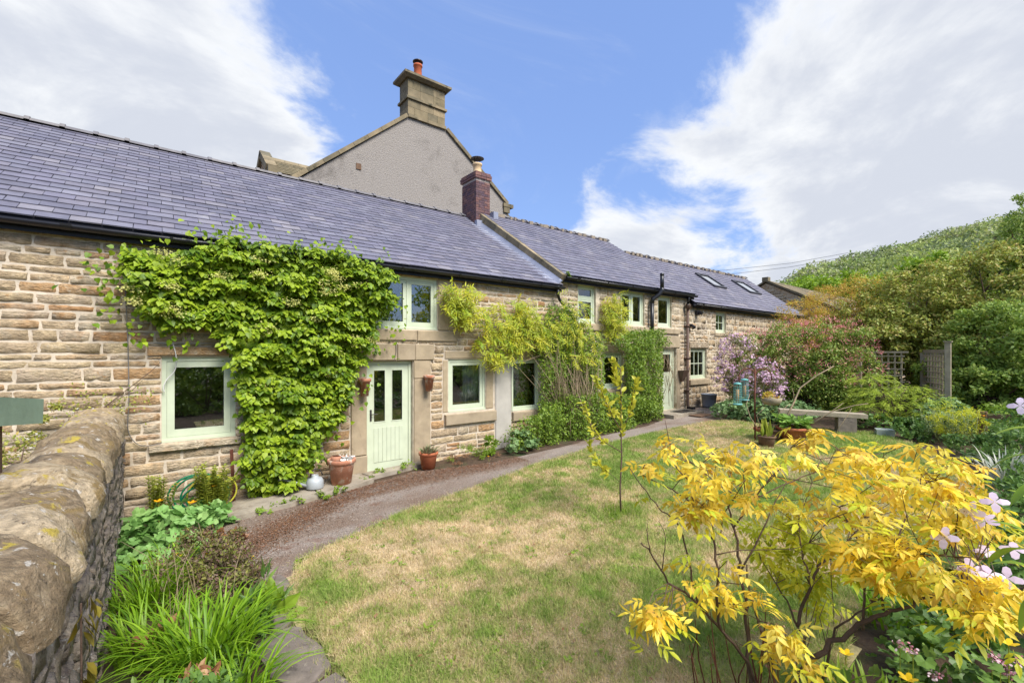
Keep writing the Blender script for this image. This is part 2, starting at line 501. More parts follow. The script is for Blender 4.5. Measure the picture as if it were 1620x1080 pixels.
mt['alch'] = leafmat('alchemilla_leaf', L(122, 174, 98), L(136, 184, 108), L(106, 158, 84), L(150, 194, 122))
mt['strap'] = leafmat('strap_leaf', L(94, 142, 22), L(122, 168, 34), L(76, 122, 24), L(140, 184, 48))
mt['fern'] = leafmat('stalk_leaf', L(138, 160, 60), L(160, 174, 70), L(116, 142, 52))
mt['purple'] = leafmat('purple_herb_leaf', L(112, 104, 74), L(126, 96, 88), L(108, 126, 60), L(136, 140, 72))
mt['geran'] = leafmat('geranium_leaf', L(88, 126, 60), L(104, 144, 66), L(74, 110, 56), L(120, 156, 76))
mt['aqui'] = leafmat('bluegreen_leaf', L(112, 150, 96), L(126, 162, 108), L(96, 136, 84), L(142, 174, 122))
mt['honey'] = leafmat('honeysuckle_leaf', L(108, 146, 56), L(128, 162, 66), L(146, 162, 78), L(92, 130, 52), L(154, 174, 86))
mt['pinkfl'] = leafmat('honeysuckle_flower', L(222, 130, 136), L(236, 186, 162), L(206, 96, 120), L(232, 160, 150), transl=.2)
mt['clem'] = leafmat('clematis_leaf', L(104, 116, 64), L(120, 104, 76), L(94, 124, 60))
mt['clemfl'] = leafmat('clematis_flower', L(212, 172, 200), L(226, 192, 212), L(198, 150, 186), L(232, 204, 208), transl=.2)
mt['coto'] = leafmat('cotoneaster_leaf', L(128, 154, 64), L(150, 170, 74), L(168, 174, 88), L(110, 138, 58), L(188, 164, 92))
mt['cotodk'] = leafmat('dark_shrub_leaf', L(122, 158, 68), L(142, 174, 78), L(104, 138, 60), L(164, 188, 92))
mt['orange'] = leafmat('orange_shrub_leaf', L(196, 178, 62), L(204, 146, 80), L(166, 178, 60), L(206, 172, 76))
mt['juni'] = leafmat('juniper_leaf', L(148, 178, 60), L(164, 190, 70), L(126, 160, 52), L(182, 202, 84))
mt['bright'] = leafmat('bright_tree_leaf', L(122, 160, 36), L(138, 176, 44), L(104, 144, 34), L(150, 184, 56))
mt['wood1'] = leafmat('hill_tree_leaf', L(118, 148, 84), L(134, 162, 88), L(154, 178, 94), L(120, 136, 100), L(106, 132, 82), L(168, 188, 100), L(140, 136, 120))  # distance haze is put into this palette: lighter, greyer greens
mt['hillbase'] = M('hill_grass', [L(84, 108, 50)], rough=.95, var=.3, vscale=.05)
mt['grass'] = M('grass_blade', [L(134, 160, 72), L(154, 172, 88), L(180, 176, 116), L(204, 184, 144), L(218, 200, 166)], rough=.7, var=.15, vscale=3, transl=.3)
mt['weed'] = leafmat('weed_leaf', L(112, 150, 40), L(130, 164, 56), L(96, 134, 38))
mt['olive'] = leafmat('creeper_leaf', L(122, 116, 38), L(140, 124, 44), L(112, 100, 40))
mt['orangefl'] = leafmat('poppy_petal', L(232, 160, 20), L(236, 172, 30), transl=.2, var=.05)
mt['yelfl'] = leafmat('yellow_petal', L(236, 196, 30), L(238, 206, 40), transl=.2, var=.05)
mt['lilac'] = leafmat('lilac_petal', L(222, 202, 222), L(230, 214, 230), L(212, 190, 214), transl=.25, var=.06)
mt['pinkw'] = leafmat('pink_white_petal', L(210, 130, 150), L(226, 206, 214), L(190, 90, 116), transl=.2, var=.06)
mt['whitefl'] = leafmat('white_petal', L(222, 220, 214), L(206, 206, 196), transl=.2, var=.06)
mt['green_lt'] = leafmat('hosta_leaf', L(112, 156, 66), L(130, 172, 80), L(96, 140, 58))
mt['variegated'] = leafmat('variegated_leaf', L(120, 150, 90), L(176, 190, 140), L(104, 136, 84))
mt['succ'] = leafmat('succulent_leaf', L(124, 144, 104), L(142, 158, 122), L(150, 120, 100))
mt['dry'] = leafmat('dry_leaf', L(150, 110, 74), L(120, 78, 54), L(170, 134, 96), transl=.1)
mt['paleblock'] = M('pale_green_block', [L(150, 158, 148)], rough=.9, var=.15)
mt['silver'] = leafmat('silver_leaf', L(176, 188, 176), L(196, 204, 192))

YB=[]
HYD=[(-0.26, 3.56), (0.14, 3.5), (0.61, 3.71), (0.87, 3.87), (1.31, 3.79), (1.84, 3.83), (2.42, 3.81), (3.26, 3.59), (3.28, 3.06), (3.09, 2.7), (2.89, 2.18), (2.64, 1.74), (2.54, 1.35), (2.31, 0.95), (2.12, 0.72), (1.84, 0.22), (1.57, -0.0), (1.38, -0.05), (1.15, 0.1), (1.05, 0.54), (1.08, 1.27), (0.96, 1.82), (0.93, 2.18), (0.61, 2.58), (0.14, 2.5), (-0.17, 2.79), (-0.31, 3.22)]
WIS=[(4.36, 3.48), (4.93, 3.58), (5.05, 3.16), (5.49, 2.98), (5.68, 3.28), (6.41, 3.36), (6.78, 2.99), (7.17, 2.75), (7.03, 2.34), (6.23, 2.42), (6.13, 2.2), (5.55, 2.02), (5.16, 2.28), (4.79, 2.77), (4.4, 3.0)]
JASA=[(6.99, 3.28), (7.93, 3.32), (8.33, 2.85), (8.92, 2.49), (9.09, 1.93), (9.04, 1.33), (8.99, 0.89), (8.45, 0.62), (7.27, 0.61), (6.69, 0.91), (6.8, 1.61), (6.69, 2.23), (6.91, 2.74)]
JASB=[(9.64, 2.76), (11.31, 2.85), (11.69, 2.24), (11.5, 1.44), (11.38, 0.51), (10.04, 0.65), (9.64, 1.34), (9.46, 2.17), (9.14, 2.49)]
JASC=[(5.79, 0.49), (6.45, 0.96), (7.51, 1.23), (8.71, 1.21), (9.84, 1.1), (11.0, 0.77), (11.0, 0.39), (9.71, 0.28), (8.14, 0.11), (6.82, 0.16), (5.84, 0.2)]
VINE=[(9.08, 3.65), (9.69, 3.77), (9.9, 3.35), (9.96, 2.81), (9.33, 2.66), (8.99, 3.13)]
YB.append(([(2.68, -6.65, 0.21), (2.69, -6.63, 0.45), (2.7, -6.62, 0.63), (2.71, -6.6, 0.79), (2.71, -6.57, 0.93), (2.72, -6.56, 1.04), (2.72, -6.53, 1.15), (2.71, -6.5, 1.27), (2.72, -6.48, 1.37)],0.02))
YB.append(([(2.73, -6.68, 0.26), (2.62, -6.63, 0.51), (2.48, -6.57, 0.66), (2.39, -6.53, 0.78), (2.27, -6.48, 0.9), (2.17, -6.44, 0.97), (2.12, -6.44, 1.05), (2.05, -6.42, 1.16), (1.98, -6.41, 1.22)],0.015))
YB.append(([(2.03, -6.43, 1.17), (2.0, -6.43, 1.27), (1.99, -6.44, 1.33)],0.005))
YB.append(([(2.09, -6.46, 1.07), (2.1, -6.47, 1.18), (2.09, -6.48, 1.26), (2.06, -6.46, 1.33)],0.005))
YB.append(([(2.38, -6.53, 0.78), (2.33, -6.51, 0.86), (2.3, -6.5, 1.02), (2.27, -6.49, 1.14), (2.23, -6.48, 1.26), (2.17, -6.45, 1.33), (2.12, -6.42, 1.37), (2.06, -6.39, 1.46), (1.98, -6.34, 1.59)],0.01))
YB.append(([(2.45, -6.59, 0.68), (2.42, -6.58, 0.83), (2.42, -6.59, 1.02), (2.4, -6.58, 1.19), (2.36, -6.56, 1.29), (2.29, -6.51, 1.39), (2.21, -6.45, 1.46), (2.06, -6.35, 1.55)],0.013))
YB.append(([(2.41, -6.56, 1.18), (2.42, -6.57, 1.39), (2.32, -6.49, 1.49), (2.26, -6.44, 1.56), (2.23, -6.42, 1.7), (2.21, -6.4, 1.83)],0.008))
YB.append(([(2.48, -6.55, 1.07), (2.56, -6.65, 1.11), (2.67, -6.76, 1.12), (2.75, -6.86, 1.14), (2.77, -6.91, 1.18)],0.006))
YB.append(([(2.45, -6.59, 1.21), (2.44, -6.61, 1.33), (2.48, -6.66, 1.43), (2.58, -6.75, 1.47)],0.006))
YB.append(([(2.65, -6.56, 1.18), (2.72, -6.63, 1.33), (2.78, -6.69, 1.46), (2.85, -6.76, 1.56), (2.86, -6.79, 1.66)],0.009))
YB.append(([(2.69, -6.59, 0.94), (2.82, -6.65, 1.14), (2.91, -6.68, 1.31), (3.01, -6.71, 1.42)],0.009))
YB.append(([(2.75, -6.76, 0.25), (2.73, -6.74, 0.49), (2.7, -6.7, 0.63), (2.68, -6.67, 0.74), (2.66, -6.64, 0.88), (2.67, -6.63, 0.99)],0.017))
YB.append(([(2.74, -6.82, 0.32), (2.78, -6.88, 0.5), (2.85, -6.96, 0.6), (2.92, -7.05, 0.7), (2.96, -7.11, 0.77), (3.0, -7.16, 0.83), (3.03, -7.22, 0.86), (3.06, -7.27, 0.9), (3.16, -7.38, 1.0), (3.23, -7.46, 1.04)],0.026))
YB.append(([(2.89, -6.81, 0.64), (2.93, -6.81, 0.7), (3.0, -6.84, 0.85), (3.05, -6.85, 0.93), (3.13, -6.89, 1.0), (3.21, -6.93, 1.03), (3.32, -6.99, 1.15), (3.42, -7.04, 1.3)],0.016))
YB.append(([(2.89, -6.81, 0.64), (2.91, -6.76, 0.73), (2.93, -6.71, 0.79), (2.94, -6.66, 0.84), (2.94, -6.59, 0.93)],0.01))
YB.append(([(3.01, -6.84, 0.85), (3.05, -6.79, 0.97), (3.1, -6.75, 1.07), (3.16, -6.72, 1.17), (3.3, -6.75, 1.38)],0.01))
YB.append(([(3.0, -7.09, 0.71), (3.05, -7.08, 0.85), (3.1, -7.07, 1.0), (3.12, -7.04, 1.15), (3.08, -6.96, 1.32)],0.012))
YB.append(([(3.03, -7.17, 0.84), (3.08, -7.17, 0.96), (3.17, -7.18, 1.06), (3.23, -7.18, 1.17), (3.35, -7.22, 1.33), (3.47, -7.27, 1.46)],0.011))
YB.append(([(2.9, -6.88, 0.25), (2.9, -6.86, 0.48), (2.9, -6.84, 0.59), (2.89, -6.81, 0.64)],0.018))
YB.append(([(2.94, -6.91, 0.29), (2.94, -6.95, 0.54), (2.92, -6.98, 0.7), (2.95, -7.04, 0.76), (3.02, -7.13, 0.88), (3.05, -7.19, 0.92)],0.012))
YB.append(([(3.06, -7.2, 1.1), (3.06, -7.28, 1.17), (3.1, -7.4, 1.19), (3.13, -7.51, 1.2)],0.009))
YB.append(([(2.98, -7.13, 0.89), (2.97, -7.17, 0.97), (3.07, -7.29, 0.99), (3.13, -7.38, 1.08)],0.009))
YB.append(([(2.74, -6.62, 1.33), (2.88, -6.68, 1.39), (3.08, -6.77, 1.45), (3.31, -6.89, 1.52), (3.57, -7.03, 1.57), (3.79, -7.14, 1.62)],0.007))
YB.append(([(2.61, -6.59, 1.39), (2.52, -6.52, 1.46), (2.44, -6.46, 1.55), (2.38, -6.41, 1.61)],0.006))
YB.append(([(3.04, -6.93, 1.04), (2.99, -6.96, 0.67)],0.005))
YB.append(([(3.47, -7.27, 1.46), (3.64, -7.34, 1.48), (3.76, -7.37, 1.56)],0.005))
YC=[(4.09, -7.39, 1.08, 0), (2.38, -6.6, 1.45, 0), (3.97, -7.25, 1.07, 0), (2.64, -6.4, 1.54, 0), (3.88, -7.09, 0.99, 0), (2.97, -7.18, 1.5, 0), (3.45, -6.69, 1.67, 0), (3.41, -7.39, 1.43, 0), (4.22, -7.36, 1.25, 0), (3.53, -7.35, 1.43, 0), (2.84, -7.1, 1.55, 0), (3.3, -7.03, 1.58, 0), (3.5, -6.66, 1.43, 0), (2.28, -6.6, 1.56, 0), (3.11, -7.09, 1.62, 0), (3.53, -7.19, 1.54, 0), (2.52, -6.15, 1.58, 0), (3.06, -7.07, 1.66, 0), (2.12, -6.66, 1.56, 0), (3.9, -7.02, 0.93, 0), (2.88, -7.29, 1.24, 0), (4.04, -7.15, 1.38, 0), (3.02, -7.09, 1.23, 0), (2.22, -6.63, 1.55, 0), (3.27, -7.29, 1.57, 0), (2.48, -6.93, 1.73, 0), (4.09, -7.13, 1.37, 0), (2.92, -6.87, 1.64, 0), (3.03, -7.39, 1.54, 0), (2.37, -6.67, 1.68, 0), (4.39, -7.37, 1.22, 0), (3.58, -7.01, 1.1, 0), (2.74, -6.96, 1.78, 0), (3.96, -7.41, 1.51, 0), (3.93, -7.21, 1.2, 0), (3.29, -6.85, 1.23, 0), (3.26, -7.54, 1.42, 0), (3.62, -6.83, 1.08, 0), (4.03, -7.21, 1.06, 0), (2.81, -7.03, 1.22, 0), (3.78, -7.0, 1.46, 0), (3.54, -7.23, 1.43, 0), (3.6, -6.89, 1.33, 0), (3.11, -7.39, 1.3, 0), (3.42, -6.84, 1.44, 0), (2.72, -6.62, 1.63, 0), (3.61, -7.39, 1.42, 0), (3.11, -7.42, 1.34, 0), (3.08, -6.85, 1.53, 0), (3.1, -7.48, 1.41, 0), (2.72, -6.63, 1.38, 0), (2.92, -7.26, 1.54, 0), (3.13, -7.15, 1.38, 0), (3.81, -7.34, 1.15, 0), (3.22, -6.7, 1.65, 0), (2.69, -6.76, 1.4, 0), (2.31, -6.83, 1.67, 0), (3.98, -7.25, 1.07, 0), (3.27, -6.96, 1.4, 0), (4.39, -7.39, 1.05, 0), (3.48, -7.07, 1.18, 0), (4.13, -7.23, 1.48, 0), (3.28, -6.6, 1.22, 0), (3.08, -7.2, 1.62, 0), (3.22, -6.44, 1.16, 0), (3.59, -7.42, 1.52, 0), (3.47, -7.31, 1.6, 0), (3.24, -6.89, 1.22, 0), (2.77, -7.12, 1.65, 0), (3.02, -6.36, 1.55, 0), (3.26, -7.45, 1.31, 0), (3.0, -6.32, 1.48, 0), (3.87, -7.0, 1.25, 0), (2.34, -6.7, 1.49, 0), (3.57, -7.1, 1.18, 0), (4.09, -7.44, 1.03, 0), (3.39, -6.88, 1.19, 0), (2.77, -7.05, 1.5, 0), (3.09, -7.4, 1.54, 0), (2.8, -6.47, 1.46, 0), (3.51, -7.37, 1.58, 0), (3.66, -7.29, 1.62, 0), (2.69, -6.95, 1.34, 0), (3.9, -7.04, 0.91, 0), (3.13, -7.38, 1.46, 0), (3.03, -7.08, 1.16, 0), (3.41, -7.04, 1.06, 0), (3.77, -6.98, 1.48, 0), (3.63, -6.95, 1.47, 0), (4.19, -7.33, 0.96, 0), (3.43, -7.05, 1.22, 0), (3.46, -7.14, 1.4, 0), (2.89, -7.09, 1.67, 0), (3.25, -7.47, 1.38, 0), (3.86, -7.51, 1.15, 0), (2.72, -7.17, 1.46, 0), (2.87, -6.89, 1.72, 0), (4.1, -7.34, 1.11, 0), (2.8, -6.56, 1.48, 0), (4.32, -7.46, 1.09, 0), (3.46, -7.27, 1.27, 0), (3.23, -6.62, 1.21, 0), (2.52, -6.73, 1.39, 0), (3.02, -6.37, 1.5, 0), (3.33, -7.09, 1.1, 0), (2.36, -6.38, 1.55, 0), (2.85, -6.53, 1.31, 0), (3.15, -7.29, 1.72, 0), (2.13, -6.34, 1.59, 0), (2.88, -6.22, 1.55, 0), (4.43, -7.41, 1.12, 0), (3.79, -7.06, 1.17, 0), (2.09, -6.53, 1.72, 0), (3.05, -6.83, 1.37, 0), (3.05, -7.4, 1.36, 0), (2.24, -6.54, 1.69, 0), (3.31, -6.93, 1.63, 0), (2.98, -6.58, 1.47, 0), (1.98, -6.56, 0.93, 0), (1.96, -6.58, 0.94, 0), (1.91, -6.51, 0.95, 0), (1.93, -6.54, 0.92, 0), (1.9, -6.49, 0.9, 0), (1.88, -6.52, 0.95, 0), (1.96, -6.53, 0.86, 0), (2.28, -6.5, 0.94, 0), (2.64, -6.62, 0.81, 0), (2.42, -6.59, 0.97, 0), (2.48, -6.59, 0.81, 0), (2.32, -6.44, 0.86, 0), (2.19, -6.57, 1.08, 0), (2.27, -6.58, 0.93, 0), (2.38, -6.65, 1.02, 0), (2.57, -6.57, 0.79, 0), (2.27, -6.61, 1.4, 0), (2.21, -6.56, 1.36, 0), (2.28, -6.59, 1.39, 0), (2.31, -6.52, 1.39, 0), (2.37, -6.54, 1.38, 0), (2.28, -6.57, 1.34, 0), (2.19, -6.52, 1.41, 0), (2.28, -6.59, 1.39, 0), (2.57, -6.82, 0.69, 0), (2.59, -6.87, 0.64, 0), (2.35, -6.87, 0.88, 0), (2.45, -6.9, 0.7, 0), (2.64, -6.92, 0.61, 0), (2.38, -6.84, 1.0, 0), (2.43, -6.93, 0.88, 0), (2.56, -6.9, 0.74, 0), (2.55, -6.88, 0.77, 0), (2.87, -7.11, 1.16, 0), (2.78, -7.16, 1.16, 0), (2.91, -7.17, 1.16, 0), (2.82, -7.19, 1.14, 0), (2.85, -7.15, 1.06, 0), (2.9, -7.17, 1.14, 0), (2.85, -7.12, 1.1, 0), (2.89, -7.17, 1.09, 0), (3.01, -7.17, 1.02, 0), (2.81, -7.18, 1.16, 0), (2.79, -7.16, 1.16, 0), (2.77, -7.15, 1.13, 0), (2.8, -7.17, 1.1, 0), (2.88, -7.23, 1.07, 0), (2.81, -7.6, 1.23, 0), (2.81, -7.54, 1.2, 0), (2.9, -7.62, 1.16, 0), (2.8, -7.52, 1.06, 0), (2.6, -7.47, 1.27, 0), (3.17, -7.55, 0.99, 0), (2.94, -7.48, 1.1, 0), (2.96, -7.57, 1.07, 0), (3.11, -7.6, 1.07, 0), (2.83, -7.51, 1.21, 0), (2.83, -7.48, 1.19, 0), (3.13, -7.55, 0.96, 0), (3.02, -7.47, 0.98, 0), (2.96, -7.59, 1.04, 0), (2.99, -7.56, 0.98, 0), (2.84, -7.55, 1.02, 0), (3.02, -7.47, 1.15, 0), (2.82, -7.56, 1.09, 0), (2.96, -7.6, 1.14, 0), (2.72, -7.52, 1.07, 0), (3.12, -7.26, 0.99, 0), (2.96, -7.31, 1.21, 0), (3.16, -7.16, 1.11, 0), (3.35, -7.18, 0.93, 0), (3.41, -7.23, 0.88, 0), (3.17, -7.16, 1.02, 0), (3.02, -7.29, 1.07, 0), (3.19, -7.23, 1.15, 0), (3.22, -7.09, 1.16, 0), (2.95, -7.34, 1.22, 0), (2.99, -7.32, 1.06, 0), (2.88, -7.28, 1.23, 0), (3.0, -7.29, 1.08, 0), (3.23, -7.27, 1.2, 0), (2.84, -7.18, 1.28, 0), (2.91, -7.33, 1.25, 0), (3.12, -7.21, 1.11, 0), (3.48, -6.68, 0.63, 1), (3.0, -6.71, 0.84, 1), (3.28, -6.55, 1.08, 1), (3.1, -6.59, 1.03, 1), (3.35, -6.61, 1.1, 1), (3.48, -6.72, 0.52, 1), (3.46, -6.78, 0.59, 1), (3.05, -6.58, 1.09, 1), (3.35, -6.72, 1.01, 1), (3.37, -6.61, 0.74, 1), (3.61, -6.76, 0.45, 1), (3.37, -6.78, 0.92, 1), (3.19, -6.82, 0.84, 1), (2.85, -6.61, 1.06, 1), (3.24, -6.69, 1.13, 1), (3.3, -6.87, 0.84, 1), (3.05, -6.73, 0.85, 1), (3.1, -6.48, 1.02, 1), (3.07, -6.76, 0.91, 1), (3.09, -6.58, 0.95, 1), (3.49, -6.75, 0.62, 1), (3.07, -6.77, 1.08, 1), (3.52, -6.72, 0.6, 1), (3.06, -6.54, 0.93, 1), (3.15, -6.81, 0.85, 1), (3.2, -6.73, 1.1, 1), (3.14, -6.56, 0.96, 1), (3.18, -6.68, 1.09, 1), (3.23, -6.81, 1.03, 1), (3.01, -6.76, 0.82, 1), (3.37, -6.67, 0.98, 1), (3.14, -6.7, 0.97, 1), (3.13, -6.68, 0.82, 1), (3.27, -6.48, 0.79, 1)]
LILAC=[(2.93, -7.42, 1.33), (3.11, -7.49, 1.43), (3.08, -7.54, 1.41), (3.2, -7.56, 1.48), (3.17, -7.54, 1.24), (3.04, -7.5, 1.18), (3.03, -7.56, 1.18), (3.1, -7.61, 1.16), (3.23, -7.59, 1.07), (3.27, -7.62, 1.25), (3.88, -7.6, 1.9)]
PINK= [(3.22, -7.2, 0.59), (3.41, -7.22, 0.5), (3.5, -7.3, 0.37), (3.76, -7.5, 0.48), (3.8, -7.53, 0.42), (3.85, -7.57, 0.36), (3.89, -7.6, 0.44)]
PINKL= ['leftmost white-pink flower head beside a yellow poppy', 'pink flower head touching the yellow poppy', 'pink and white flower head low at the bottom edge', 'upper pink flower head of the right corner group', 'middle pink flower head of the right corner group', 'lowest pink flower head of the right corner group', 'white-pink flower head at the very right edge']
POPP= [(3.84, -7.56, 0.53), (3.52, -7.18, 0.41), (3.59, -6.85, 0.21), (3.13, -7.25, 0.47)]
POPL= ['large yellow poppy at the lower right edge', 'yellow poppy between the white-pink flower heads', 'small yellow poppy leftmost, at the foot of the shrub', 'yellow poppy at the bottom edge of the picture']
BIGL= [((2.73, -7.58, 1.71), (2.74, -7.71, 1.8)), ((2.45, -7.61, 1.41), (2.46, -7.74, 1.43)), ((2.37, -7.67, 1.66), (2.46, -7.74, 1.75)), ((2.6, -7.6, 1.53), (2.59, -7.72, 1.51)), ((2.24, -7.7, 1.28), (2.26, -7.72, 1.4)), ((2.79, -7.63, 1.63), (2.74, -7.71, 1.6)), ((2.73, -7.58, 1.32), (2.59, -7.72, 1.46)), ((3.33, -7.54, 1.78), (3.38, -7.71, 1.83))]
# ---------------------------------------------------------------- masonry
def stone_rects(x0, x1, z0, z1, blocks, hr, wr, jx=0.0):
    """irregular courses that stop at the openings and dressed stones"""
    out = []
    z = z0
    while z < z1 - .04:
        h = random.uniform(*hr)
        if z + h > z1 - .05: h = z1 - z
        e = sorted({x0, x1} | {min(max(v, x0), x1) for b in blocks for v in b[:2]})
        segs = []
        for a, c in zip(e[:-1], e[1:]):
            xm = (a + c) / 2
            lo, hi = z, z + h
            for b in blocks:
                if b[0] < xm < b[1] and b[2] < hi and b[3] > lo:
                    if b[2] - lo > hi - b[3]: hi = b[2]
                    else: lo = b[3]
                    if hi <= lo: break
            if hi - lo > .045 and c > a:
                if segs and abs(segs[-1][1] - a) < 1e-6 and abs(segs[-1][2] - lo) < 1e-6 and abs(segs[-1][3] - hi) < 1e-6:
                    segs[-1][1] = c
                else:
                    segs.append([a, c, lo, hi])
        for a, c, lo, hi in segs:
            if c - a < .06: continue
            x = a
            while x < c - .02:
                w = random.uniform(*wr) * (.75 + .5 * (hi - lo) / hr[1])
                if c - (x + w) < wr[0] * .6: w = c - x
                if w > .06:
                    if hi - lo > .15 and w < .4 and random.random() < .25:
                        zm = lo + (hi - lo) * random.uniform(.4, .6)
                        out.append((x, x + w, lo, zm)); out.append((x, x + w, zm, hi))
                    else:
                        out.append((x, x + w, lo, hi))
                x += w
        z += h
    return out

def stone_geom(r, proud=(.015, .04), joint=.011, jit=.007, rough=.010):
    """open-backed stone bedded in the wall: (along, height, outward)"""
    a0, a1, b0, b1 = r
    j1 = joint * random.uniform(.6, 1.3)
    a0 += j1; a1 -= j1; b0 += joint * random.uniform(.6, 1.2); b1 -= joint * random.uniform(.6, 1.2)
    w, h = a1 - a0, b1 - b0
    nx = 5 if w < .25 else 7
    m = min(.013, w * .2, h * .2)
    us = np.concatenate([[0, m / w], np.linspace(m / w, 1 - m / w, nx - 2)[1:-1], [1 - m / w, 1]])
    vs = np.array([0, m / h, .5, 1 - m / h, 1]) if h > .1 else np.array([0, m / h, 1 - m / h, 1])
    nx, ny = len(us), len(vs)
    U, Vv = np.meshgrid(us, vs)
    p = random.uniform(*proud)
    D_ = p + rng.normal(0, rough, U.shape)
    D_ = np.maximum(D_, .006)
    edge = (U == 0) | (U == 1) | (Vv == 0) | (Vv == 1)
    D_[edge] = -.006
    A = a0 + U * w + rng.normal(0, jit, U.shape) * 1.0
    B = b0 + Vv * h + rng.normal(0, jit * .8, U.shape)
    # cut corners a little
    for (i, j, sx, sy) in ((0, 0, 1, 1), (0, -1, -1, 1), (-1, 0, 1, -1), (-1, -1, -1, -1)):
        A[i, j] += sx * m * .6; B[i, j] += sy * m * .6
    P = np.stack([A.ravel(), B.ravel(), D_.ravel()], 1)
    idx = np.arange(nx * ny).reshape(ny, nx)
    F = np.stack([idx[:-1, :-1].ravel(), idx[:-1, 1:].ravel(), idx[1:, 1:].ravel(), idx[1:, :-1].ravel()], 1)
    return P, F

def lay_stones(parent, rects, mat, fmap, name='stone', nmax=300, **kw):
    items = []
    for r in rects:
        P, F = stone_geom(r, **kw)
        W_ = fmap(P)
        c = W_.mean(0)
        d = np.linalg.norm(c - CAMP)
        size = math.sqrt((r[1] - r[0]) * (r[3] - r[2])) / d
        items.append((size, W_, F))
    items.sort(key=lambda q: -q[0])
    for s, W_, F in items[:nmax]:
        mk(name, W_, [F], mat, parent, random.random(), True)
    if items[nmax:]:
        mb = MB()
        for s, W_, F in items[nmax:]: mb.add(W_, [F], random.random())
        mb.build('stonework', mat, parent, True, 'stuff')

def wall_sheet(parent, x0, x1, z0, z1, openings, mat, y=0.0, depth=.28, name='wall'):
    xs = sorted({x0, x1} | {v for o in openings for v in o[:2]})
    zs = sorted({z0, z1} | {v for o in openings for v in o[2:4]})
    mb = MB()
    def hole(a, b):
        return any(o[0] < a < o[1] and o[2] < b < o[3] for o in openings)
    for a, c in zip(xs[:-1], xs[1:]):
        for e, f in zip(zs[:-1], zs[1:]):
            if not hole((a + c) / 2, (e + f) / 2):
                mb.add([(a, y, e), (c, y, e), (c, y, f), (a, y, f)], [[(0, 1, 2, 3)]])
                mb.add([(a, y + depth, e), (c, y + depth, e), (c, y + depth, f), (a, y + depth, f)], [[(3, 2, 1, 0)]])
    for o in openings:
        a, c, e, f = o[:4]
        q = [(a, e), (c, e), (c, f), (a, f)]
        for i in range(4):
            (u, v), (w, s) = q[i], q[(i + 1) % 4]
            mb.add([(u, y, v), (w, y, s), (w, y + depth, s), (u, y + depth, v)], [[(0, 3, 2, 1)]])
    for x in (x0, x1):
        mb.add([(x, y, z0), (x, y + depth, z0), (x, y + depth, z1), (x, y, z1)], [[(0, 1, 2, 3)]])
    return mb.build(name, mat, parent)

def block(parent, name, x0, x1, y0, y1, z0, z1, mat, label=None, bev=.012, t=None):
    """dressed stone with softened, slightly uneven edges"""
    V, idx = [], {}
    mb = MB()
    xs = [x0, x0 + bev, x1 - bev, x1]; zs = [z0, z0 + bev, z1 - bev, z1]
    G_ = np.zeros((4, 4, 3))
    for i, z in enumerate(zs):
        for j, x in enumerate(xs):
            e = (i in (0, 3)) or (j in (0, 3))
            G_[i, j] = (x, (y0 + bev * .8) if e else y0, z)
    G_[:, :, 0] += rng.normal(0, .0025, (4, 4)); G_[:, :, 2] += rng.normal(0, .0025, (4, 4))
    idx = np.arange(16).reshape(4, 4)
    F = np.stack([idx[:-1, :-1].ravel(), idx[:-1, 1:].ravel(), idx[1:, 1:].ravel(), idx[1:, :-1].ravel()], 1)
    V = G_.reshape(-1, 3)
    bk = V.copy(); bk[:, 1] = y1
    ring = [0, 1, 2, 3, 7, 11, 15, 14, 13, 12, 8, 4]
    side = [(ring[(k + 1) % 12], ring[k], ring[k] + 16, ring[(k + 1) % 12] + 16) for k in range(12)]
    mb.add(np.vstack([V, bk]), [F, side, (F + 16)[:, ::-1]], random.random() if t is None else t)
    return mb.build(name, mat, parent, False, None, label)

